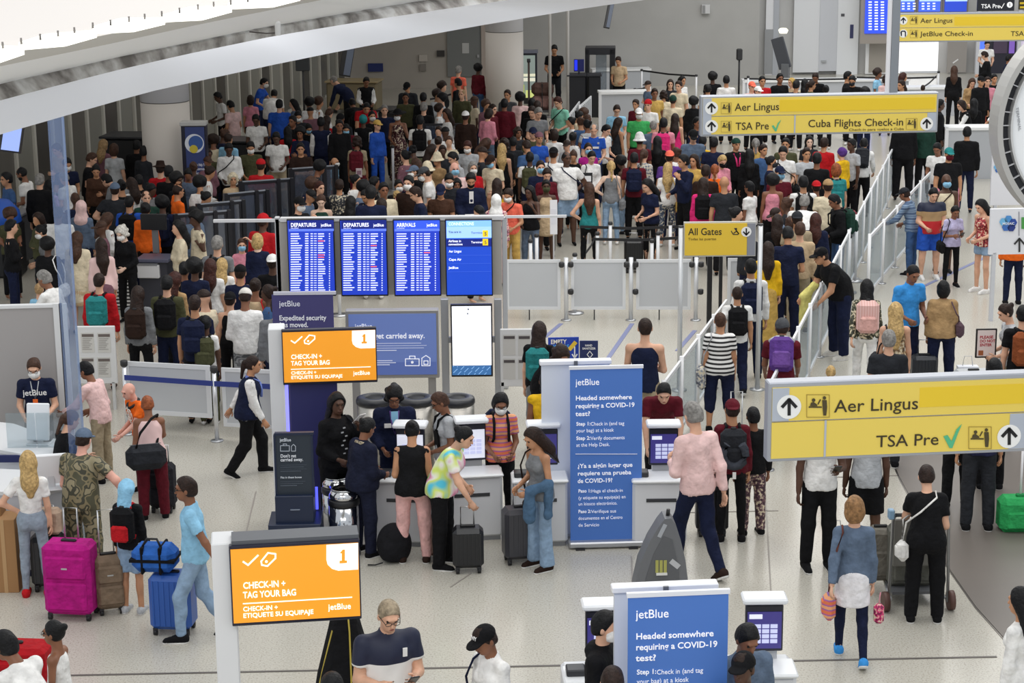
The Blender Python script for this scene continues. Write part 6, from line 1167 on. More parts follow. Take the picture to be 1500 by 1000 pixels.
CROWD = '''
8 253 -60 st short black c tee denim pants black m
27 246 -100 hd balding black d tee white pants black m beard=black
58 255 170 st short greyhair b jacket black pants black m
80 212 -40 ph short brown b tee beige pants black m
73 264 150 st long black d tee lilac pants charcoal f
90 253 -120 hd short greyhair b polo white pants darkgrey m
99 233 30 hd short black c tee navy pants black m mask=white
85 303 175 st buzz black e tee white jeans navy h
55 331 -80 hd bun black b hoodie grey pants darkgrey f mask=white
70 350 170 st afro black e long black pants darkgrey b bag=white:1
113 340 170 st long brown b coat cream skirt beige f
119 294 170 st hijab palepink b long slate pants navy f
140 243 10 ph bun black c long brown pants black f
167 211 170 st bob brown b tee lightgrey pants navy f
152 205 150 st long tan b long mauve pants black f
152 256 -110 be short black b long grey pants black m
168 268 172 hi cap slate b tee charcoal jeans navy h
189 287 178 st buzz black c tee blue jeans navy m bp=black
214 280 20 st balding brown b long darkgreen pants black m
235 238 175 st fedora umber b long red pants black m
247 243 175 st short black d tee black pants black m
213 297 172 st bun black c long orange pants black f
238 289 175 st afro black e long navy pants black m bp=navy
175 333 -25 hd curly whitehair a long black pants black f mask=white
200 206 170 st short black d jacket black pants black m
212 214 150 st short black d long charcoal pants black m
138 225 90 hd short brown b tee black pants black m
60 397 -110 re short greyhair d shirt white pants darkgrey m
57 415 178 st buzz tan b tee lightblue pants navy k h=1.35
145 400 176 st buzz umber b long red pants maroon m bp=teal
202 420 174 st vlong darkbrown b long grey pants black f bp=umber
244 404 178 st short black b long olive pants navy m bp=black
147 350 -160 st vlong darkbrown c long palepink skirt mauve f tk=pinstripes
316 136 -60 hd short black e tee white pants black m
335 148 -130 hd short black c tee palepink pants slate m
367 140 175 st bob umber c tee pink pants charcoal f
389 115 80 re short black b tee blue pants navy m mask=white
402 132 175 be short black c tee white pants navy h
409 146 178 st short black b tee blue pants navy h
374 169 0 hd short black e polo white pants black m
335 195 150 st balding umber c shirt lightblue pants darkgrey m
335 211 10 hd short black e shirt white pants black m bag=black:1
367 209 10 hd short black c tee olive pants black m mask=white
404 195 0 hd short black e tee white pants khaki m
382 233 178 st cap red c tee red pants khaki m h=1.8
421 186 -170 st long black d tee red pants black f
437 164 20 hd short black c tee charcoal pants black m mask=white
428 170 -30 st short black d long black pants black m
470 172 178 st short black e long white pants navy m vest=navy
486 112 -120 be balding greyhair b long navy pants black m
439 188 -10 cr afro black d long navy pants black f
453 183 20 hd bun black c long black pants black f mask=lightblue
440 210 0 cr short black c tee umber pants black m
491 231 70 st none black c tee lightblue pants red k mask=white h=1.35
479 170 160 st long umber c tee red pants black f
497 176 10 st short black d long black pants black m
260 255 60 st afro black e long black pants black f
262 271 120 up balding umber c tee orange pants black m
341 254 15 st curly cream c long beige pants black f
469 266 40 st pony auburn b long black pants black f
439 289 50 fa cap black b long black pants black m mask=white
470 287 5 hd pony brown a strap darkgreen pants black f
386 313 150 st cap red e long red pants black h
318 346 175 st short greyhair b tee grey pants navy m bp=black
354 350 10 up short brown b tee pink pants navy k mask=lightblue h=1.45
377 343 178 st bob blond a long navy pants black f
308 380 178 st long auburn b tee white jeans navy f
325 379 176 st long blond a tee white jeans denim f
352 388 176 st cap black c tee navy pants black m
285 381 178 st afro black e tee navy pants navy f
360 423 178 hd cap whitehair d long white pants grey m bk=camo h=1.76
374 408 170 st bun umber d strap beige pants black f bag=red:1
399 373 178 st capback white e long black pants black m
285 432 178 st buzz umber c tee navy pants black m bp=navy
301 463 178 st short black e tee white pants olive k bp=olive h=1.5
257 399 150 st long auburn b long tan pants black f
337 428 176 st capback black b tank black pants black f
270 384 170 st short black d long black pants black m
405 436 178 st short umber b long grey pants navy m
537 114 15 hd short black d long white pants black m vest=black
537 152 10 be short black c tee red pants black h
515 145 -160 be short black d long black pants black m
563 154 10 st short greyhair b long navy pants black m
582 161 0 fa sunhat black d strap maroon longskirt maroon f mask=white tk=print bk=print h=1.75
595 122 -15 hd cap black c jacket charcoal pants black m
594 136 0 st short black d long olive pants black m
620 136 175 st short black d long black pants black m
621 150 165 st short greyhair b long black pants black m
615 169 178 st short black d tee white pants black m bp=black
672 97 150 st short greyhair b tee coral pants navy m
670 115 -120 st short black c long black pants black m
701 95 150 st afro black e long maroon pants denim f
676 131 -20 st balding tan b long olive pants black m
532 169 178 st wrap teal e long white pants black f vest=black
545 163 20 st bun black c tee black pants black f mask=white
553 176 40 st cap gold b long blue pants blue f
523 200 176 st curly umber d tee khaki pants maroon f bp=maroon
497 168 -20 hd cap black d long charcoal pants black m
507 183 10 hd short black c long maroon pants black m mask=lightblue
682 163 170 st capback white d long umber pants black m
684 208 -10 hd short auburn b tee lightgrey pants navy m mask=white
660 224 -60 hd short black b polo lightgrey pants navy m
666 238 15 st none black p tee palepink pants navy m mask=lightblue
640 226 -40 st bucket cream c tee tan pants black f
625 240 -90 st bucket cream b tee cream pants black m
617 246 -90 hd cap darkgrey b polo white pants khaki m mask=white
605 243 -60 st cap slate b long black pants black m mask=white
497 263 178 st short umber c long darkgrey pants black f tk=print
533 280 -30 hd short black c jacket navy pants black f scarf=1
562 268 20 st short black d long cream pants black m
559 291 170 st vlong umber b strap black pants black f
582 280 60 st curly blond a tee hotpink pants pink k h=.95 lift=.55
604 275 -80 hd short umber b long navy pants black m
584 264 20 st short black c long black pants black m mask=white
598 258 -20 st short black b long umber pants black m mask=white
645 272 0 hd cap navy c tee brown pants black m
658 256 5 hd short black b tee charcoal pants black m mask=white
669 262 10 st curly black d long black pants black f
514 288 170 st long black c long black pants black f
543 272 178 st short black c long navy pants black m
812 67 0 hd short black c tee black pants charcoal m h=1.95
905 84 -20 hd short umber c tee beige pants black m
743 132 -20 st short umber c tee darkgrey pants black m
722 153 60 st short umber b long maroon pants black m
718 160 150 hd bob umber b long pink pants slate f
739 145 170 st short black d jacket maroon pants black m
762 137 178 st afro black e tee palepink pants lightblue f
779 144 170 st short black d long black pants black m
787 148 160 st short umber d long black pants black m
778 157 -20 hd short umber b long black pants black m
790 159 20 hd short greyhair b tee grey pants black m bpf=1
815 143 -40 hd short auburn b tee mint pants black m bag=black:1 h=1.84
759 187 20 st curly umber d long charcoal pants black f
781 187 10 st cap navy b tee olive pants black m
790 194 20 st capback mauve c tee blue pants black f
812 190 175 st bob umber b tee white pants black f
769 206 -150 hd buzz umber c tee denim pants black m
739 203 170 st curly umber c long black pants black f
735 211 178 st vlong blond b tank black pants black f
870 183 0 hd balding greyhair b tee blue pants navy m mark=jersey h=1.82
891 184 50 hd short black b tee white pants black m
862 210 10 st bun umber b tee magenta pants black f mask=lightblue
811 216 170 st capback black c tee white pants navy m bag=navy:1
693 238 15 st bob greyhair b long red pants navy f mask=white
717 229 -30 hd cap umber b tee cream pants navy m mask=lightblue
690 255 5 hd short black c jacket navy pants navy m beard=black mark=papers
728 262 178 st long umber c tank yellow pants black f
727 285 170 st hijab white b long pink pants palepink f tk=print
743 278 -25 hd short umber c tee coral pants gold m mask=white bag=black:1
776 223 176 st short black e tee white pants navy m bp=olive
792 236 10 st short umber b tee navy pants black m mask=lightblue
802 248 10 hd short umber b long maroon pants black f
775 273 -20 fa vlong black e tank black jeans slate f
800 264 5 st short black e strap beige miniskirt beige f mask=olive
830 223 15 hi balding black e polo white shorts palejean h bag=navy:-1
868 223 15 hd short black b shirt white pants black f bag=black:1
863 268 172 hi vlong brown b tank teal leggings black f
895 236 176 hi braid blond a tank grey jeans palejean f bag=grey:1
752 201 170 st short black d tee charcoal pants black m
982 117 0 st long umber b tee charcoal pants black f
994 119 -30 st short umber b tee cream pants black m h=1.8
1000 112 40 st long black c long white pants navy f
1044 107 176 st afro black e tee black pants black m
1037 124 175 st short black c tee white pants black m
1064 111 176 st short black c tee white pants black m
959 130 10 st short umber d tee gold pants black m
972 133 176 st curly umber c tee cream pants black f
931 146 -30 st short umber c long maroon pants black f
949 146 -20 st capback red b tee white pants black m
936 159 0 st cap white c tee green pants black h mask=white
904 155 5 hd short umber b tee lightblue pants navy m glasses=1
907 173 120 st long umber c tank charcoal pants black f
986 140 170 st beanie darkgreen c tee cream pants black m
1016 143 176 st afro black e jacket black pants black f
972 173 172 st short black d tee pink pants black m bp=hotpink
989 167 170 st vlong umber b tank hotpink pants black f
957 177 178 st buzz greyhair b polo slate pants navy m
937 197 176 st bucket white d tee maroon pants black m
963 200 178 st vlong black d long black pants black f
981 221 176 st capback coral c tee purple pants navy m
1016 192 0 hd cap black b tee slate pants navy m h=1.86
1030 200 150 st short black c tee yellow pants black f
1046 201 160 st short black d tee navy pants black m
1022 172 40 st short black d long navy pants black m
944 219 150 st pony brown b shirt lightgrey pants navy f tk=print mask=mint
929 224 176 st short black c tee maroon pants black m bp=navy
906 231 -120 hd afro black e tank white jeans palejean f
978 239 176 st vlong blond b tee white leggings slate f bag=gold:1 bk=print
1000 227 -60 fa short black c long navy pants black m
1016 227 -30 st long umber c tee gold pants black f
1034 242 170 st short umber d long umber pants black m
1047 241 176 st braid ginger b long orange pants black f
1060 229 20 hd short blond b long pink pants black f mask=black
1079 203 20 st capback darkgreen c jacket black pants black m scarf=1
1061 258 178 st none black c tee charcoal pants black m h=1.8
945 264 -50 hd vlong black b tee navy leggings black f
1030 261 176 st long umber b long hotpink pants black f bp=black
1097 266 -130 st short black d tee white leggings navy f
1107 203 176 st pony greyhair b long gold pants black f
1098 219 178 st vlong black d long black pants black f
1119 212 30 st short umber c tee denim pants black m
1151 203 -15 st short black c tee olive pants black m
1147 216 -10 hd short black b polo white pants navy m bag=black:-1 h=1.8
1131 229 80 st bun black c tee navy pants black f mask=charcoal
1143 244 15 st cap navy b tee maroon pants black m mask=lightblue
1132 257 176 st afro black d strap pink pants black f
1186 200 0 st long black a tee charcoal pants black f
1182 217 10 st short umber c tee lightgrey pants black m
1197 224 170 st short black d long black pants black m
1232 217 -140 st wrap purple b hoodie yellow pants black f mask=white
1247 204 -60 st short black e tee lightgrey pants black m
1266 203 165 ln short black c shirt white pants black m bp=charcoal
1225 240 176 st bob ginger b tee teal pants navy f bp=teal
1177 258 178 st short black c tee white pants navy m bp=black
1196 265 176 st capback red d long black pants black f
1213 263 175 st cap tan c tee cream pants black m
1179 286 165 ln short greyhair e tee white jeans denim h
1218 286 -80 hd short black d jacket black jeans denim m bp=darkgreen
1195 313 172 st long auburn c jacket navy pants black f
1168 310 170 st capback charcoal c tee khaki pants black m
1158 318 178 st bob brown b long tan pants khaki f
1139 315 172 st long umber d long black pants black f
1208 202 150 st short umber c long red pants navy m
1372 211 -30 hd short black d tee white pants navy m
1391 217 5 st cap teal c polo black shorts pink h mask=maroon
1387 255 5 st none black e tank cream shorts tan m mask=lightblue bag=umber:1
1417 186 170 st short black c jacket black jeans navy m
1325 172 178 st short black d long black pants black h
1355 172 178 st short black c shirt darkgreen pants black m
1406 148 -80 re bob umber b long white pants black f vest=black
1427 145 170 st long black d long black pants black f
1425 116 0 hd long brown b long tan pants black f
1463 134 -60 ln short black c long white pants black m vest=black
1398 97 170 st long brown b long black pants black f
1438 112 20 st cap black c jacket black pants black m
1447 113 0 st short umber b tee pink pants black m
1457 109 10 st short black c tee black pants coral m
1447 60 0 hd short black b tee white pants black m
1479 80 90 st short black d coat navy pants navy f
1440 76 -120 hd short umber b long black pants black f
1287 102 60 st afro umber d tee lightblue pants denim f
1298 110 170 st curly umber d long palepink pants black f
1324 107 100 st long auburn c long umber pants black f
1352 125 170 st short umber b tee charcoal pants black k
1378 146 90 st short black e hoodie black pants black m
1320 118 -60 st short umber c tee olive pants black m
1102 120 20 st cap coral b tee palepink pants black m
1117 112 10 st short black c tee red pants black m
1111 127 30 st cap white b tee coral pants black m
1143 108 15 st short black d tee black pants black m
1159 115 -60 st bob gold b long beige pants black f
1167 118 150 st short black c long navy pants black m
1194 108 -20 hd short umber d tee black pants black m
1179 116 170 st long black c tee cream pants black f
1243 105 80 st short black c tee black pants black m
1248 112 -20 hd short black c tee black pants black m mask=charcoal
1210 125 170 st bun black d long black pants black f
1190 118 100 st pony umber c tee olive pants black f
'''
NEAR = '''
372 522 95 pu pony umber c long white pants black b foot=695 vest=navy q=2 | person in white sleeves and navy vest striding left of the upper orange screen
48 528 5 hd short brown b tee navy pants black m q=2 mask=white h=1.66 glasses=1 mark=logo | masked person in navy airline tee behind the left desk
121 531 -110 re short black d long palepink pants khaki m q=2 foot=706 | person in pale pink shirt and khaki trousers bending at the left desks
184 563 -50 re none black p tee orange pants charcoal m q=2 foot=722 mark=orangeprint | bald person in orange printed tee with headphones round the neck
215 581 -165 rr short ginger d tank palepink pants maroon b q=2 h=1.68 foot=760 tk=pinstripes | person in pink striped top and maroon trousers carrying a big black duffel
108 602 130 re pony brown b long black pants black f q=2 h=1.52 | person with brown ponytail in black bending over the left desk
124 628 160 wd cap slate p tee olive pants navy h q=2 h=1.80 foot=850 tk=camo bk=camo | person in camouflage tee and blue cap behind the glass fin
40 662 -175 hi long blond b crop white leggings greyjean f q=2 foot=872 shoe=red sole=red | person in white crop top, grey leggings and red shoes at the left desk
186 703 168 st towel lightblue c long black shorts palejean k q=2 foot=897 shoe=lightgrey bp=black:red | person with a light blue cloth on the head and a black backpack
270 700 -85 w2 short umber d polo lightblue jeans palejean m q=2 foot=935 glasses=1 shoe=black | person in pale blue polo walking with a blue suitcase
76 910 -100 st bun black d tank white shorts navy k q=2 h=1.45 glasses=1 | child with a green hair clip in white tank top at the bottom left corner
2 925 -120 ln short black d tee white pants black m q=2 h=1.7 | person in white tee leaning over the red suitcase at the bottom left corner
494 577 40 fa vlong black e long black pants black b q=2 h=1.70 tk=cloth | person with long black hair holding a white phone to the face, in patterned black
577 569 5 hd curly black d jacket navy pants navy m q=2 h=1.69 glasses=1 | staff person in navy suit with high curly hair behind the check-in kiosk
543 613 130 hd bun black d jacket 181c30 pants 181c30 b q=2 foot=812 | staff person in navy suit and hair bun seen from behind by the chrome bins
604 617 178 hd bun black c sleeveless black jeans e0b0ac b q=2 foot=823 shoe=umber | person in black sleeveless top and pink trousers at the middle kiosk
638 577 -75 hd short brown d tee lightgrey pants black b q=2 h=1.60 vest2=1 glasses=1 | person with short brown hair in grey tee under black overalls
686 627 75 tb bun black b tee mint pants black b q=2 foot=828 tk=tiedye | person in bright tie-dye tee pulling a small black suitcase
734 580 8 hd bob black d tee orange pants black f q=2 h=1.62 mask=white tk=plaid glasses=1 | masked person in orange and purple striped shirt with a dark backpack
775 630 -55 hd vlong umber c strap grey wide palejean f q=2 foot=832 shoe=umber | person with long hair in flared pale jeans with a denim jacket over the arm
973 565 0 be short black b tee maroon pants black m q=2 h=1.70 | person in maroon and black tee bending over the kiosk right of the blue banner
1012 590 -150 wp short greyhair b long palepink jeans navy m q=2 foot=842 shoe=umber | person in pale pink shirt and dark jeans striding past the grey sail-shaped stand
1073 585 178 st capback maroon c long maroon leggings black f q=2 foot=793 bp=charcoal | person in black leggings with a grey backpack and neck pillow right of the pink shirt
1103 597 -170 st short black d long black pants mauve m q=2 foot=783 bk=print | person in dark patterned trousers behind the grey backpack
790 472 172 st vlong umber b tee black pants grey f q=2 h=1.68 bp=teal | person with long brown hair and teal backpack above the pale panel
945 466 172 cr buzz umber b tank navy shorts khaki m q=2 h=1.84 | person in black tank top and khaki shorts with arms folded, seen from behind
825 510 25 be curly umber d long black pants black f q=2 h=1.75 mask=white | person with curly brown hair looking down behind the pale panel
800 545 175 st short black d vest yellow pants black m q=2 h=1.6 | person in yellow high-visibility vest half hidden by the pale panel
572 885 20 pp buzz a89880 b polo navy pants black h q=2 h=1.80 tk=poloblock glasses=1 phone=L | person in navy and white polo reading a phone at the bottom
703 921 -50 ph cap black d shirt white pants navy f q=2 h=1.66 mark=cap | person in black cap and white shirt at the bottom centre
889 897 70 st short black b hoodie black pants black m q=2 h=1.76 mask=white | person in black hoodie beside the lower blue banner
1100 921 20 hd short black d jacket slate pants black m q=2 h=1.75 | person in slate jacket at the bottom right of the lower blue banner
1088 958 -30 st cap black e tee black pants black m q=2 h=1.72 | person in black cap cut by the bottom edge right of the lower banner
897 978 178 st short umber b tee black pants black m q=2 h=1.72 | person whose dark hair just shows at the bottom left of the lower banner
486 984 178 st buzz black d tee black pants black m q=2 h=1.76 | person with cropped black hair just showing below the black covered stand
1252 728 176 w2 bob a07850 b long slate leggings navy f q=2 foot=966 over=white shoe=skyblue | person in slate sweater and white skirt over leggings walking away
1357 682 176 re short umber b tee black pants black b q=2 foot=910 shoe=black | person all in black with a white crossbody strap pushing the luggage cart
1209 603 5 ph buzz black e tee white pants black m q=2 foot=832 | person in white tee and black trousers whose head is behind the large yellow sign
1272 598 178 st short black e tee lightgrey shorts black m q=1 foot=820 | person in light grey tee and black shorts below the large yellow sign
1440 548 176 st short black c tee 282a48 pants charcoal m q=2 foot=776 | person in navy top and charcoal trousers below the right end of the large yellow sign
1494 862 -130 st vlong black c long white pants black f q=2 h=1.64 | person in white blouse with long black hair at the bottom right edge
1125 355 176 st vlong darkbrown b long yellow longskirt gold f q=2 | person with very long hair in a mustard yellow robe by the right thin pole
1100 380 178 st short black c shirt white pants navy m q=2 bp=navy | person in white shirt with a navy backpack and red collar behind the right thin pole
1080 420 178 w2 buzz umber c tee white pants navy m q=2 foot=575 bp=black h=1.8 | person in white tee with a round black backpack in the glass-railed lane
1055 458 178 st buzz brown c tee white capri navy b q=2 foot=632 tk=stripes | person in black and white striped top and navy cropped trousers
1200 364 -70 ln cap black c tee black pants navy h q=2 foot=524 glasses=1 shoe=whitehair sole=white | person in black tee and cap leaning on the glass barrier with a yellow jacket
1154 333 176 hd short black c polo navy pants navy m q=2 h=1.80 | person in navy polo behind the mustard robe
1172 326 172 st short brown b long beige pants khaki m q=1 | person in beige top between the navy polo and the barrier row
1270 410 176 w2 vlong black b shirt olive pants white f q=2 tk=print | person with blowing black hair in floral blouse with a pink metallic backpack
1146 467 172 ln beanie darkgrey d tee maroon pants maroon m q=2 h=1.74 | person in maroon with a purple backpack bending above the large yellow sign
1341 391 20 hd buzz black d polo skyblue jeans navy m q=2 h=1.80 | person in bright blue polo facing the walkway
1382 412 178 st bob black d jacket tan pants navy b q=2 foot=570 | person with black bob in tan jacket carrying a purple handbag
1312 444 176 st vlong blond b tank tan jeans denim f q=2 h=1.72 tk=print | person with very long blond hair in a patterned tank top
1302 484 178 st short greyhair b tee charcoal pants charcoal m q=2 h=1.74 | person with short grey hair in charcoal tee before the long blond hair
1468 447 -85 hd bun umber b tee lightgrey pants khaki f q=2 h=1.66 | person with dark bun in light grey tee behind the red-lettered sign
1499 448 176 st short black b tee black pants black m q=2 h=1.74 | person in black tee with a brown backpack at the right edge
1457 526 176 st bob black c tee black pants black m q=1 h=1.6 | person whose black hair shows just above the large yellow sign
1407 548 176 st short greyhair b tee grey pants black m q=1 h=1.6 | person whose grey hair barely shows above the large yellow sign
1217 536 176 st braid blond b tee pink pants denim k q=1 h=1.2 | child with braided blond hair above the large yellow sign
1488 312 175 st short black c jacket orange jeans navy m q=1 foot=446 | person in orange and black jacket and jeans behind the lower white panel
1369 277 5 hd short black b polo tan shorts blue h q=2 foot=408 tk=poloblock shoe=white | person in navy, tan and red polo and blue shorts walking
1401 303 10 pp short black d tee lavender leggings black f q=2 foot=420 bag=black:1 | person in lavender tee and black leggings reading a phone while walking
1434 294 -60 hd long black b strap c23a44 short palejean f q=2 foot=428 shoe=white tk=print | person in red camisole and denim shorts in the right walkway
1322 276 -120 re cap charcoal d shirt blue jeans denim m q=2 foot=403 tk=plaid | person in blue checked shirt leaning on the glass barrier
'''
def parse(line):
    L, _, lab = line.partition('|'); t = L.split(); kw = {}
    for w in t[12:]:
        a, b = w.split('='); kw[a] = b
    return t[:12], kw, lab.strip()
ALL = []; BAGL = []
GRP = 'people waiting and walking in the hall'
def run(line):
    t, kw, lab = parse(line); px, py = float(t[0]), float(t[1]); bl = t[11]
    opt = dict(mask=kw.get('mask'), beard=kw.get('beard'), vest=kw.get('vest'), glasses='glasses' in kw, tk=kw.get('tk', 'cloth'), bk=kw.get('bk', 'cloth'), q=int(kw.get('q', 0)), lift=float(kw.get('lift', 0)), shoe=kw.get('shoe', 'black' if 'q' in kw else random.choice(('black', 'charcoal', 'white'))), sole=kw.get('sole', 'white'))
    if 'h' in kw: opt['h'] = float(kw['h'])
    elif 'q' not in kw: opt['vary'] = True; opt['h'] = {'m': 1.75, 'h': 1.78, 'f': 1.64, 'b': 1.64, 'k': 1.2}[bl] * random.uniform(.97, 1.03)
    if 'foot' in kw: opt['foot'] = float(kw['foot'])
    r = person(px, py, float(t[2]), t[3], t[4], t[5], t[6], t[7], t[8], t[9], t[10], bl, label=lab or None, **opt)
    ALL.append((r, kw, t)); return r
for line in NEAR.strip().split('\n') + CROWD.strip().split('\n'): run(line)
# make every crowd label single its person out
byl = {}
def wl(s): return len(s.split())
for r, kw, t in ALL:
    if '_w' in r: byl.setdefault(r['label'] + ', ' + r['_w'], []).append(r)
ORD = ['leftmost', 'second from left', 'third from left', 'fourth from left', 'fifth from left', 'sixth from left']
for l, rs in byl.items():
    rs.sort(key=lambda r: r['_px'])
    for i, r in enumerate(rs):
        r['label'] = l if len(rs) == 1 else l + ', ' + (['left', 'right'][i] + ' one' if len(rs) == 2 else ORD[i])
for r, kw, t in ALL:
    who = r['label'].replace('person with ', '').replace('person in ', '').replace('person ', '')
    w = '%s %s' % (cn(t[8]), GAR.get(t[7], 'top')) if not kw.get('tk') else {'stripes': 'striped top'}.get(kw['tk'], 'patterned top')
    r['group'] = GRP; pl_ = r.get('_w') or ''
    if 'bp' in kw:
        c, _, c2 = kw['bp'].partition(':'); e = backpack(r, c, '%s backpack worn over a %s, %s' % (cn(c), w, pl_ or 'on the person %s' % who.split(' in ')[-1][:0]), pk=c2 or None); e['_r'] = r.name; BAGL.append(e)
    if 'bag' in kw:
        c, s_ = kw['bag'].split(':'); e = shoulderbag(r, int(s_), c, '%s bag on the shoulder of the person in %s, %s' % (cn(c), w, pl_), cross=t[11] in 'mh'); e['_r'] = r.name; BAGL.append(e)
def who(s):
    for r, kw, t in ALL:
        if s in r['label']: return r
    raise KeyError(s)
LB = {'teal backpack above': 'teal backpack on the long-haired person above the pale panel', 'light blue cloth': 'black backpack with red straps on the person with the blue head cloth',
 'neck pillow': 'dark grey backpack on the person in black leggings right of the pink shirt', 'red collar': 'navy backpack hanging on the person in white shirt behind the thin pole', 'round black backpack': 'round black backpack on the person in white tee in the railed lane',
 'lavender tee': 'black shoulder bag of the phone reader in lavender tee'}
for e in BAGL:
    for k_, v in LB.items():
        if k_ in bpy.data.objects[e['_r']]['label']: e['label'] = v
seen = {}
for e in BAGL: seen.setdefault(e['label'], []).append(e)
for l, es in seen.items():
    if len(es) > 1:
        es.sort(key=lambda e: e.matrix_world.translation.x)
        for i, e in enumerate(es): e['label'] = l + (', left one' if i == 0 else ', right one' if i == len(es) - 1 else ', middle one')
def onb(r, name, x0, x1, y0, y1, z0, z1, m, bev=0.): # a child fixed to the torso (local metres from chest centre)
    T, J, s, M = torso_frame(r); o = bx(name, m, r, x0, x1, y0, y1, z0, z1, bev=bev); o.matrix_local = m4(J['R'], J['che']); return o
def ontext(r, txt, size, col, x, y, z):
    T, J, s, M = torso_frame(r); f = bpy.data.curves.new('lettering', 'FONT'); f.body = txt; f.size = size; f.align_x = 'CENTER'; f.extrude = .002; f.offset = .001; f.materials.append(mat(col)); o = bpy.data.objects.new('lettering', f); C.objects.link(o); o.parent = r
    o.matrix_local = m4(J['R'], J['che']) @ Matrix.Translation((x, y, z)) @ Matrix.Rotation(math.pi, 4, 'Z') @ Matrix.Rotation(math.pi / 2, 4, 'X'); return o
def ontube(r, name, pts, rad, m):
    T, J, s, M = torso_frame(r); o = MB().tube(pts, rad, 6).build(name, m, r); o.matrix_local = m4(J['R'], J['che']); return o
r = who('navy airline tee'); ontext(r, 'jetBlue', .105, 'white', 0, .148, -.0); ontube(r, 'lanyard', [(-.05, .10, .17), (-.03, .14, .05), (0, .15, -.05), (.03, .14, .05), (.05, .10, .17)], .006, mat('lightgrey')); onb(r, 'badge', -.03, .03, .150, .156, -.13, -.05, mat('orange'))
r = who('orange printed tee'); T, J, s, M = torso_frame(r)
for rr, tt in ((.085, .012), (.05, .010)):
    ontube(r, 'printed_ring', [(rr * math.cos(a), J['build'][2] + .03, -.0 + rr * 1.15 * math.sin(a)) for a in [i * math.pi / 9 for i in range(19)]], tt * .6, mat('f0e8dc'))
o = onb(r, 'printed_line', -.01, .01, J['build'][2] + .026, J['build'][2] + .034, -.14, .12, mat('f0e8dc'))
ontube(r, 'headphones', [(-.085, .03, .14), (-.07, .09, .12), (-.03, .12, .10), (.03, .12, .10), (.07, .09, .12), (.085, .03, .14), (.06, -.05, .18), (-.06, -.05, .18), (-.085, .03, .14)], .02, mat('black'))
r = who('big black duffel'); e = empty('duffel_bag', (0, 0, 0), 0, 'big black duffel bag on the arm of the person in maroon trousers', 'bag'); e.matrix_world = torso_frame(r)[0]; bx('body', mat('charcoal', kind='cloth'), e, -.36, .18, -.42, -.14, -.50, -.16, bev=.09); bx('zip', mat('grey'), e, -.3, .12, -.285, -.275, -.163, -.155)
MB().tube([(-.22, -.36, -.2), (-.15, -.33, .0), (.02, -.2, .17), (.12, -.02, .2), (.1, .1, .1), (.1, -.1, -.1), (.06, -.22, -.2)], .018, 6).build('strap', mat('black', kind='cloth'), e)

r = who('striding left of'); ontube(r, 'neck_scarf', [(-.07, .04, .15), (0, .12, .10), (.07, .04, .15), (.05, -.05, .17), (-.05, -.05, .17), (-.07, .04, .15)], .024, mat('6a80c8')); ontube(r, 'scarf_tail', [(0, .13, .1), (.01, .16, .0), (0, .165, -.1)], .02, mat('6a80c8'))
r = who('behind the check-in kiosk'); ontube(r, 'lanyard', [(-.05, .1, .17), (-.03, .15, .0), (0, .155, -.1), (.03, .15, .0), (.05, .1, .17)], .009, mat('purple')); onb(r, 'shirt_front', -.04, .04, .12, .135, .0, .17, mat('lightblue')); onb(r, 'badge', .04, .12, .135, .145, -.02, .03, mat('white'))
r = who('hair bun seen'); ontube(r, 'neck_scarf', [(-.08, .03, .15), (0, .1, .12), (.08, .03, .15), (.05, -.07, .17), (-.05, -.07, .17), (-.08, .03, .15)], .02, mat('khaki', kind='print'))
r = who('black overalls'); T, J, s, M = torso_frame(r); onb(r, 'overall_bib', -.11, .11, .12, .15, -.3, .02, mat('black', kind='cloth'), .01)
for sx in (-1, 1): ontube(r, 'overall_strap', [(sx * .08, .145, .0), (sx * .085, .11, .13), (sx * .08, 0, .19), (sx * .07, -.13, .08), (sx * .05, -.15, -.25)], .016, mat('black', kind='cloth'))
onb(r, 'overall_back', -.14, .14, -.15, -.12, -.34, -.16, mat('black', kind='cloth'), .01)
e = phone(who('white phone to the face'), 'L', 'white phone held up to the face of the person in patterned black', 'white', .09, .2)
phone(who('navy and white polo'), 'L', 'black phone held by the person in navy and white polo'); phone(who('white tee and black trousers'), 'L', 'black phone held below the large yellow sign'); phone(who('leggings reading a phone'), 'L', 'black phone held by the walker in lavender tee'); phone(who('tie-dye'), 'R', 'black phone in the hand of the person in tie-dye') if 0 else None
r = who('navy and white polo'); onb(r, 'chest_emblem', -.115, -.08, .142, .15, .02, .09, mat('white'))
r = who('black cap and white shirt'); J, s, rz, loc = _PB[r.name]; f = bpy.data.curves.new('lettering', 'FONT'); f.body = 'NY'; f.size = .05; f.extrude = .003; f.align_x = 'CENTER'; f.materials.append(mat('white')); o = bpy.data.objects.new('lettering', f); C.objects.link(o); o.parent = r
o.matrix_local = m4(J['hR'], J['hc']) @ Matrix.Translation((0, .093, .065)) @ Matrix.Rotation(math.pi, 4, 'Z') @ Matrix.Rotation(math.radians(65), 4, 'X'); shoulderbag(r, 1, 'navy', 'thin navy strap bag over the white shirt at the bottom', .2, .16, -.3)
r = who('soccer jersey') if 0 else [a for a, k_, t in ALL if k_.get('mark') == 'jersey'][0]; r['label'] = 'person with thinning grey hair in blue soccer jersey, in the crowd centre'; onb(r, 'jersey_band', -.1, .1, .118, .128, -.04, .0, mat('white')); onb(r, 'jersey_badge', -.11, -.07, .118, .128, .05, .09, mat('lightgrey'))
for sx in (-1, 1): onb(r, 'shoulder_stripe', sx * .1, sx * .2, -.03, .05, .155, .165, mat('white'))
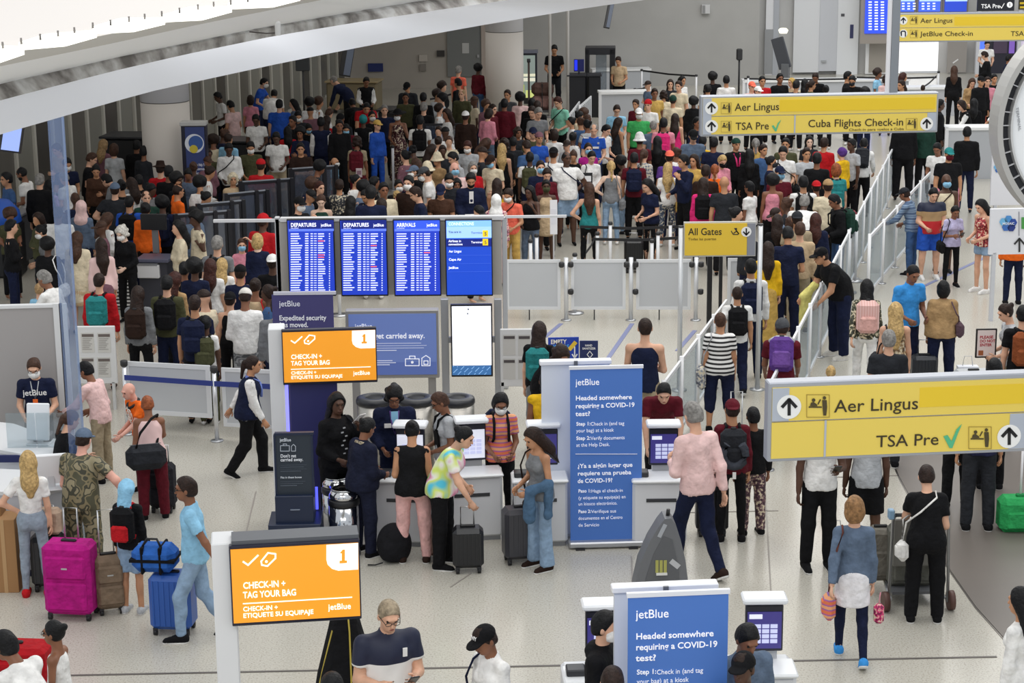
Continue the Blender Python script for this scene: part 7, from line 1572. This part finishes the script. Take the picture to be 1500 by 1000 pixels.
r = [a for a, k_, t in ALL if k_.get('mark') == 'papers'][0]; onb(r, 'shirt_front', -.035, .035, .118, .128, -.05, .15, mat('white')); o = onb(r, 'papers', -.12, .12, .28, .45, -.2, -.195, mat('white'))
for a, k_, t in ALL:
    if k_.get('scarf'): ontube(a, 'scarf', [(-.07, .05, .15), (-.04, .12, .05), (-.02, .14, -.1), (.02, .14, -.1), (.04, .12, .05), (.07, .05, .15)], .02, mat('cream' if t[8] == 'navy' else 'hotpink'))
r = who('white skirt over leggings'); o = ob('skirt', bottom_mesh('w2', 'f', 'miniskirt', 2), r, mat('e8e6ea', kind='cloth')); shoulderbag(r, -1, 'a87868', 'striped woven bag on a long brown strap, on the walker in slate sweater', .22, .26, -.52, kind='plaid', strapc='6a4038')
e = empty('pink_cord_bag', (0, 0, 0), 0, 'small pink netted bag held by the walker in slate sweater', 'bag'); e.matrix_world = torso_frame(r)[3] @ Matrix.Translation((.26, -.05, .62)); bx('netting', mat('hotpink', kind='print'), e, -.05, .05, -.05, .05, -.2, 0, bev=.03); MB().tube([(0, 0, 0), (.01, 0, .12)], .006, 5).build('cord', mat('pink'), e)
r = who('white crossbody'); shoulderbag(r, -1, 'e4e2de', 'small white crossbody bag on the person all in black', .2, .22, -.34, True)
r = who('very long blond'); shoulderbag(r, -1, '26272c', 'big black tote of the person with very long blond hair', .42, .32, -.22)
r = who('carrying a purple handbag'); shoulderbag(r, 1, '5a4650', 'purple-brown handbag on the tan jacket', .34, .24, -.16)
r = who('striped top and navy cropped'); shoulderbag(r, -1, 'lightgrey', 'pale patterned tote beside the striped top', .26, .34, -.28, kind='print')
r = who('blouse with a pink'); backpack(r, 'd8a8a0', 'shiny pink metallic backpack on the floral blouse', kind='pinstripes', sc=1.1)
r = who('maroon with a purple'); T, J, s, M = torso_frame(r); backpack(r, 'purple', 'purple backpack with pale piping on the bending person in maroon', pk='6a4890'); V, Q = surf([ell((0, -.03, .15), (.17, .13, .07), None, .03), ell((0, -.1, .1), (.12, .08, .08), None, .03)], .018, fold=.006); o = ob('hood', npmesh('hood', V, Q, [mat('lightgrey', kind='cloth')]), r); o.matrix_local = m4(J['R'], J['che'])
r = who('brown backpack at the right'); backpack(r, '8a4a2a', 'rust brown backpack at the right edge')
r = who('masked person in orange and purple'); backpack(r, 'navy', 'dark navy backpack on the person in orange and purple stripes')
r = who('holding a white phone'); shoulderbag(r, -1, '1c1e26', 'black bag hanging on the person with the white phone', .34, .42, -.2); 
for k_ in range(9): onb(r, 'printed_swirl', -.02 + .03 * math.sin(k_ * 2.1), .01 + .03 * math.sin(k_ * 2.1), .15, .158, .08 - k_ * .05, .095 - k_ * .05, mat('lightgrey'))
r = who('neck pillow'); o = ontube(r, 'neck_pillow', [(.13 * math.cos(a), -.34 - .02, -.08 + .15 * math.sin(a)) for a in [math.radians(130 + i * 28) for i in range(11)]], .05, mat('3c4048', kind='cloth')); onb(r, 'luggage_tag', -.02, .02, -.42, -.41, -.36, -.28, mat('white'))
r = who('flared pale jeans'); T, J, s, M = torso_frame(r)
e = empty('denim_jacket', (0, 0, 0), 0, 'blue denim jacket draped over the forearm of the person in flared jeans', 'jacket'); e.matrix_world = M; w = J['wrL']; V, Q = surf([cap(J['elL'], w, .055, .06, .03), cap(w, w + np.array([0, 0, -.30]), .06, .075, .03), cap(J['elL'], J['elL'] + np.array([0, .02, -.38]), .055, .05, .03)], .018, fold=.006); ob('drape', npmesh('drape', V, Q, [mat('4c6884', kind='cloth')]), e)
shoulderbag(r, 1, '2a201c', 'small dark brown handbag of the person in flared jeans', .24, .18, -.46)
r = who('yellow jacket'); T, J, s, M = torso_frame(r); e = empty('yellow_jacket', (0, 0, 0), 0, 'pale yellow jacket slung over the arm on the glass barrier', 'jacket'); e.matrix_world = M; w = J['wrR']; V, Q = surf([cap(J['elR'], w, .06, .055, .03), cap(w, w + np.array([0, .02, -.45]), .055, .035, .03), cap(J['elR'] * .5 + w * .5, w + np.array([0, -.02, -.3]), .05, .06, .03)], .018, fold=.006); ob('drape', npmesh('drape', V, Q, [mat('d8cf7c', kind='cloth')]), e)
for dx in (-.02, 0, .02): pass
r = who('in the navy vest') if 0 else None
# ---------------------------------------------------------------- luggage
suitcase(108, 902, .50, .80, .30, 'b0187c', -8, 'large magenta fabric suitcase at the left desk', .32, soft=True)
suitcase(163, 896, .30, .62, .22, '7c6a58', 18, 'taupe fabric suitcase beside the magenta one', .45, soft=True)
e = suitcase(256, 924, .42, .62, .30, '2858a8', -6, 'blue hard suitcase pushed by the person in pale blue polo', 0)
g = G(256, 924); e = empty('duffel_bag', g + Vector((-.13, .0, .645)), math.radians(-6), 'bright blue duffel bag with black straps on top of the blue suitcase', 'duffel bag'); bx('body', mat('2c60b0', kind='cloth'), e, -.24, .2, -.14, .14, .0, .27, bev=.07)
for x in (-.12, .06): bx('strap', mat('black', kind='cloth'), e, x - .015, x + .015, -.146, .146, -.004, .276, bev=.01)
MB().tube([(-.12, -.08, .27), (-.08, -.06, .34), (.02, -.06, .34), (.06, -.08, .27)], .012, 6).build('handle', mat('black'), e); bx('strap', mat('black', kind='cloth'), e, -.245, .205, -.147, .147, .12, .15)
suitcase(75, 862, .36, .60, .24, '26282c', 5, 'black suitcase behind the grey leggings', .3)
suitcase(240, 748, .30, .58, .24, '24242a', -4, 'dark soft suitcase right of the maroon trousers', .2, soft=True)
suitcase(686, 836, .33, .50, .23, '1d1e22', 4, 'small ribbed black suitcase held by the person in tie-dye', .2)
suitcase(636, 818, .26, .48, .22, '6a4c42', -8, 'brown suitcase right of the pink trousers', .3)
suitcase(764, 822, .40, .62, .26, '3c3c42', 12, 'dark grey suitcase behind the flared pale jeans', .25)
suitcase(1042, 782, .36, .60, .25, '17171a', 0, 'black suitcase between the pink shirt and the grey backpack', 0)
suitcase(1078, 690, .30, .5, .22, 'lightgrey', 0, 'grey carry-on behind the maroon cap with chrome pull handle', .5)
suitcase(1424, 585, .52, .42, .30, 'b4b8bc', 4, 'silver ribbed suitcase behind the purple handbag', .0)
suitcase(1352, 572, .36, .52, .25, '20242c', 0, 'black suitcase between the bright blue polo and the tan jacket', .2)
suitcase(928, 398, .34, .60, .28, '16171a', 0, 'black suitcase below the navy-topped person left of the gates sign', .1)
suitcase(30, 1062, .62, .78, .32, 'a8141e', -6, 'red suitcase cut by the bottom left corner', .0, soft=True)
suitcase(1243, 345, .3, .5, .22, '8a2438', 0, 'dark red suitcase behind the barrier row', .0)
e = empty('backpack', G(578, 822), 0, 'black backpack standing on the floor left of the pink trousers', 'backpack', 'backpacks'); V, Q = surf([ell((0, 0, .2), (.19, .13, .24), None, .03, [pl((0, 0, .02), (0, 0, -1))]), ell((-.05, -.1, .15), (.1, .05, .12), None, .02)], .016); ob('body', npmesh('body', V, Q, [mat('17171b', kind='cloth')]), e); MB().tube([(-.12, -.12, .03), (-.2, -.16, .02), (-.28, -.14, .015)], .008, 5).build('strap', mat('black'), e)
e = empty('green_bag', G(1492, 776), 0, 'bright green sack at the right edge with a thin white pole above', 'bag'); MB().box(-.24, .24, -.15, .15, 0, .40, .06).build('body', mat('2f9e58', kind='cloth'), e); bx('front_pocket', mat('2f9e58', kind='cloth'), e, -.17, .17, -.175, -.13, .06, .26, bev=.02); bx('top_strap', mat('26824a', kind='cloth'), e, -.05, .05, -.03, .03, .39, .43, bev=.01); MB().cyl((0, 0, .38), (0, 0, .95), .014).build('pole', mat('e8e8ea', .3), e); 
paperbag(1416, 566, .26, .30, 'e4e6ec', 'white paper shopping bag hanging beside the tan jacket', .12, 'b8805a'); paperbag(1222, 822, .2, .32, 'd8c04a', 'yellow and white shopping bag behind the slate sweater', .05, 'white'); paperbag(47, 418 + 30, .2, .3, 'e2e2e2', 'white paper in front of the grey-haired white shirt at left', .0) if 0 else None
e = empty('tote_bag', P(75, 770, .55), 0, 'beige tote resting by the grey leggings', 'bag'); e.location.z = .62; bx('body', mat('b8a08c', kind='cloth'), e, -.12, .16, -.08, .08, 0, .28, bev=.04)
e.location = G(75, 862) + Vector((0, 0, .61))
# luggage cart
e = empty('luggage_cart', G(1336, 880), math.radians(2), 'airport luggage cart with brown wheels pushed by the person all in black', 'cart'); t = mat('a9abad', .3, .7)
for sx in (-1, 1):
    MB().tube([(sx * .30, -.25, .08), (sx * .28, -.22, .95), (sx * .26, -.27, 1.02)], .016, 8).build('frame_post', t, e); MB().cyl((sx * .33 - .03, -.25, .1), (sx * .33 + .03, -.25, .1), .1, n=16).build('wheel', mat('5a3c34', .5), e)
    MB().tube([(sx * .28, -.25, .12), (sx * .2, .6, .14)], .016, 6).build('base_rail', t, e)
MB().tube([(-.27, -.27, 1.02), (.27, -.27, 1.02)], .02, 8).build('handle_bar', mat('26272a', .4), e); bx('backboard', mat('77756f', .5), e, -.26, .26, -.2, -.17, .45, .95, bev=.01); bx('deck', mat('5c5d60', .4), e, -.24, .24, -.15, .55, .13, .16); MB().cyl((-.02, .6, .07), (.02, .6, .07), .07, n=14).build('front_wheel', mat('17171a'), e); bx('brake_box', mat('7a9ab4', .4), e, -.34, -.28, -.3, -.22, .98, 1.08, bev=.01)
for i, (x, y, w, h_, col, lab) in enumerate(((-.02, .1, .46, .62, '5f5f58', 'grey-green suitcase standing on the luggage cart'), (-.30, .25, .22, .55, '6a665e', 'slim grey suitcase on the left of the luggage cart'), (.1, .38, .3, .4, '3a3f4c', 'dark bag at the front of the luggage cart'))):
    q = empty('suitcase', e.location + Vector((x, y, .16)), 0, lab, 'suitcase', 'suitcases'); bx('shell', mat(col, kind='cloth'), q, -w / 2, w / 2, -.12, .12, 0, h_, bev=.04); bx('front_pocket', mat(col, kind='cloth'), q, -w * .4, w * .4, -.14, -.1, .06, h_ * .6, bev=.02); bx('carry_handle', mat('black'), q, -.07, .07, -.015, .015, h_ - .01, h_ + .03, bev=.01)
e = empty('luggage_cart', G(795, 170), 0, 'tall loaded luggage cart beside the tall person in black at the rear', 'cart'); bx('frame', mat('5a4a46', .5), e, -.42, -.36, -.05, .0, .1, 1.6); bx('deck', mat('4a4a4c', .4), e, -.42, .3, -.3, .3, .14, .2); bx('handle_bar', DK, e, -.44, -.34, -.2, .2, 1.55, 1.62, bev=.01)
for sx in (-.35, .25): MB().cyl((sx, -.28, .08), (sx, -.22, .08), .08, n=12).build('wheel', DK, e)
for i, (z, h_, col) in enumerate(((.2, .4, '8a6a64'), (.6, .35, '5c4640'))): q = empty('duffel_bag', e.location + Vector((.02, 0, z)), 0, ['lower brown-pink duffel on the rear luggage cart', 'upper brown duffel on the rear luggage cart'][i], 'duffel bag', 'duffels on the rear cart'); bx('body', mat(col, kind='cloth'), q, -.34, .3, -.24, .24, 0, h_, bev=.1); bx('strap', DK, q, -.05, -.02, -.245, .245, -.0, h_ + .002, bev=.01)
# striped white sack on a case in the left crowd
e = empty('striped_bag', G(180, 452), 0, 'black and white striped bag below the white-haired person', 'bag'); bx('body', mat('white', kind='stripes'), e, -.16, .2, -.1, .1, .0, .55, bev=.05); bx('handle', DK, e, -.05, .05, -.01, .01, .55, .62, bev=.01)
# hand-held notice in mid crowd, leaning white placard post
for i, (px, py, w, h_, z, lab, c1) in enumerate(((861, 262, .18, .24, 1.15, 'black framed notice on a post left of the blonde braid', '15161a'), (811, 318, .13, .62, .75, 'narrow white vertical placard right of the screens', 'e8e9ee'), (526, 253, .12, .18, 1.1, 'small framed placard at the maroon backpack', 'c4b4b8'))):
    q = P(px, py, z + h_ / 2); e = empty('placard', (q.x, q.y, 0), 0, lab, 'sign'); bx('board', mat(c1, .5), e, -w / 2, w / 2, -.01, .01, z, z + h_); bx('insert', mat(['e8e8ea', 'dfe0e8', '8a6a78'][i], .5), e, -w * .35, w * .35, -.014, -.01, z + h_ * .3, z + h_ * .75); bx('stem', mat('c9c9cc', .3, .4), e, -.015, .015, -.008, .008, 0, z)
# ---------------------------------------------------------------- the rest of the throng, past what can be counted: one object
rr = random.Random(11); tops = ['black', 'navy', 'charcoal', 'maroon', 'white', 'olive', 'slate', 'grey', 'white', 'black', 'lightgrey', 'denim', 'cream', 'mauve']; keep = []
taken = [(r['_px'], r['_py']) for r, _, _ in ALL]
NT = len(taken); V0 = []; Q0 = []; MI = []; nV = 0; mats_ = [mat(c, kind='cloth') for c in tops] + [mat(SKIN[c], kind='skin') for c in 'bcde'] + [mat(c, kind='hair') for c in ('black', 'umber', 'brown')] + [mat('black', kind='cloth'), mat('navy', kind='cloth')]
def add_crowd(x, y, s, rz):
    global nV
    po, bl, ht, tp = rr.choice(('st', 'hd', 'cr', 'sp')), rr.choice('mf'), rr.choice(('short', 'long', 'bun', 'afro', 'cap')), rr.choice(('tee', 'long'))
    me, J = body_mesh(po, bl, -1); HM = m4(J['hR'], J['hc']); a = math.cos(rz), math.sin(rz)
    for m_, mi, X in ((me, 14 + rr.randrange(4), None), (top_mesh(po, bl, tp, -1), rr.randrange(14), None), (bottom_mesh(po, bl, 'pants', -1), 21 + rr.randrange(2), None), (hair_mesh(ht), rr.choice((18, 18, 18, 19, 20)), HM)):
        n = len(m_.vertices); v = np.empty(n * 3, np.float32); m_.vertices.foreach_get('co', v); v = v.reshape(-1, 3)
        if X is not None: X_ = np.array(X); v = v @ X_[:3, :3].T + X_[:3, 3]
        v = v * s; v = np.stack([v[:, 0] * a[0] - v[:, 1] * a[1] + x, v[:, 0] * a[1] + v[:, 1] * a[0] + y, v[:, 2]], 1)
        q = np.array([tuple(p.vertices) for p in m_.polygons if len(p.vertices) == 4], np.int32) if m_.name not in _QC else _QC[m_.name]; _QC[m_.name] = q
        V0.append(v); Q0.append(q + nV); MI.append(np.full(len(q), mi)); nV += n
_QC = {}
POS = [v[3] for v in _PB.values()]
for o in bpy.data.objects:
    if o.name.startswith('machine'): POS += [o.location + Vector((u * .35, v * .35, 0)) for u in (-2, -1, 0, 1, 2) for v in (-1, 0, 1)]
    elif o.name.startswith('barrier'): POS += [o.matrix_basis @ Vector((u, 0, 0)) for u in (.2, .6, 1.0)]
FILL = [(445, 255, 700, 300, 16), (590, 180, 760, 240, 18), (730, 155, 870, 235, 20), (880, 165, 1030, 250, 18), (1035, 205, 1230, 290, 24), (950, 118, 1040, 165, 10), (1110, 122, 1300, 135, 12), (300, 165, 480, 240, 14), (190, 235, 300, 330, 12), (1060, 270, 1200, 330, 10), (380, 140, 560, 190, 14), (640, 100, 720, 160, 8), (10, 260, 200, 330, 8), (230, 380, 400, 430, 8)]
for x0, y0, x1, y1, n in FILL:
    for _ in range(n * 14):
        if n <= 0: break
        px, py = rr.uniform(x0, x1), rr.uniform(y0, y1)
        if min(math.hypot(px - a, (py - b) * .8) for a, b in taken) < 8.5 or any(abs(px - a) < 19 and -4 < py - b < 40 for a, b in taken[:NT]): continue
        h_ = rr.uniform(1.58, 1.74); q = P(px, py, h_)
        if any(math.hypot(q.x - a.x, q.y - a.y) < .42 for a in POS): continue
        POS.append(q); taken.append((px, py)); n -= 1; add_crowd(q.x, q.y, h_ / 1.73, rr.uniform(0, 6.28))
me = npmesh('crowd', np.concatenate(V0), np.concatenate(Q0), mats_, True, np.concatenate(MI)); o = bpy.data.objects.new('crowd', me); C.objects.link(o); tag(o, 'dense throng of dark-clothed people filling the gaps of the queue', 'crowd', None, 'stuff')
# ---------------------------------------------------------------- finish
for r, kw, t in ALL:
    if len(r['label'].split()) > 16 and kw.get('mask'): r['label'] = r['label'].replace(' and %s mask' % cn(kw['mask']), ' and mask')
    if len(r['label'].split()) > 16: r['label'] = r['label'].replace('long-sleeved top', 'top').replace(' and mask', '')
for e in BAGL:
    if len(e['label'].split()) > 16: e['label'] = e['label'].replace('on the shoulder of the person in', 'worn over the')
bpy.context.view_layer.update()
for o, w in TW:
    if o.dimensions.x > 1e-4: o.scale.x = w / (o.dimensions.x / 1.0)
bpy.context.view_layer.update(); dg = bpy.context.evaluated_depsgraph_get()
for o in [o for o in bpy.data.objects if o.type == 'FONT']:      # lettering becomes plain mesh
    me = bpy.data.meshes.new_from_object(o.evaluated_get(dg)); n = bpy.data.objects.new('lettering', me); C.objects.link(n)
    n.parent = o.parent; n.location = o.location; n.rotation_euler = o.rotation_euler; n.scale = o.scale; n.matrix_parent_inverse = o.matrix_parent_inverse
    if o.matrix_local != n.matrix_local: n.matrix_local = o.matrix_local
    bpy.data.objects.remove(o)
for o in bpy.data.objects:
    for k_ in ('_w', '_px', '_py', '_J', '_r', '_l'):
        if k_ in o: del o[k_]
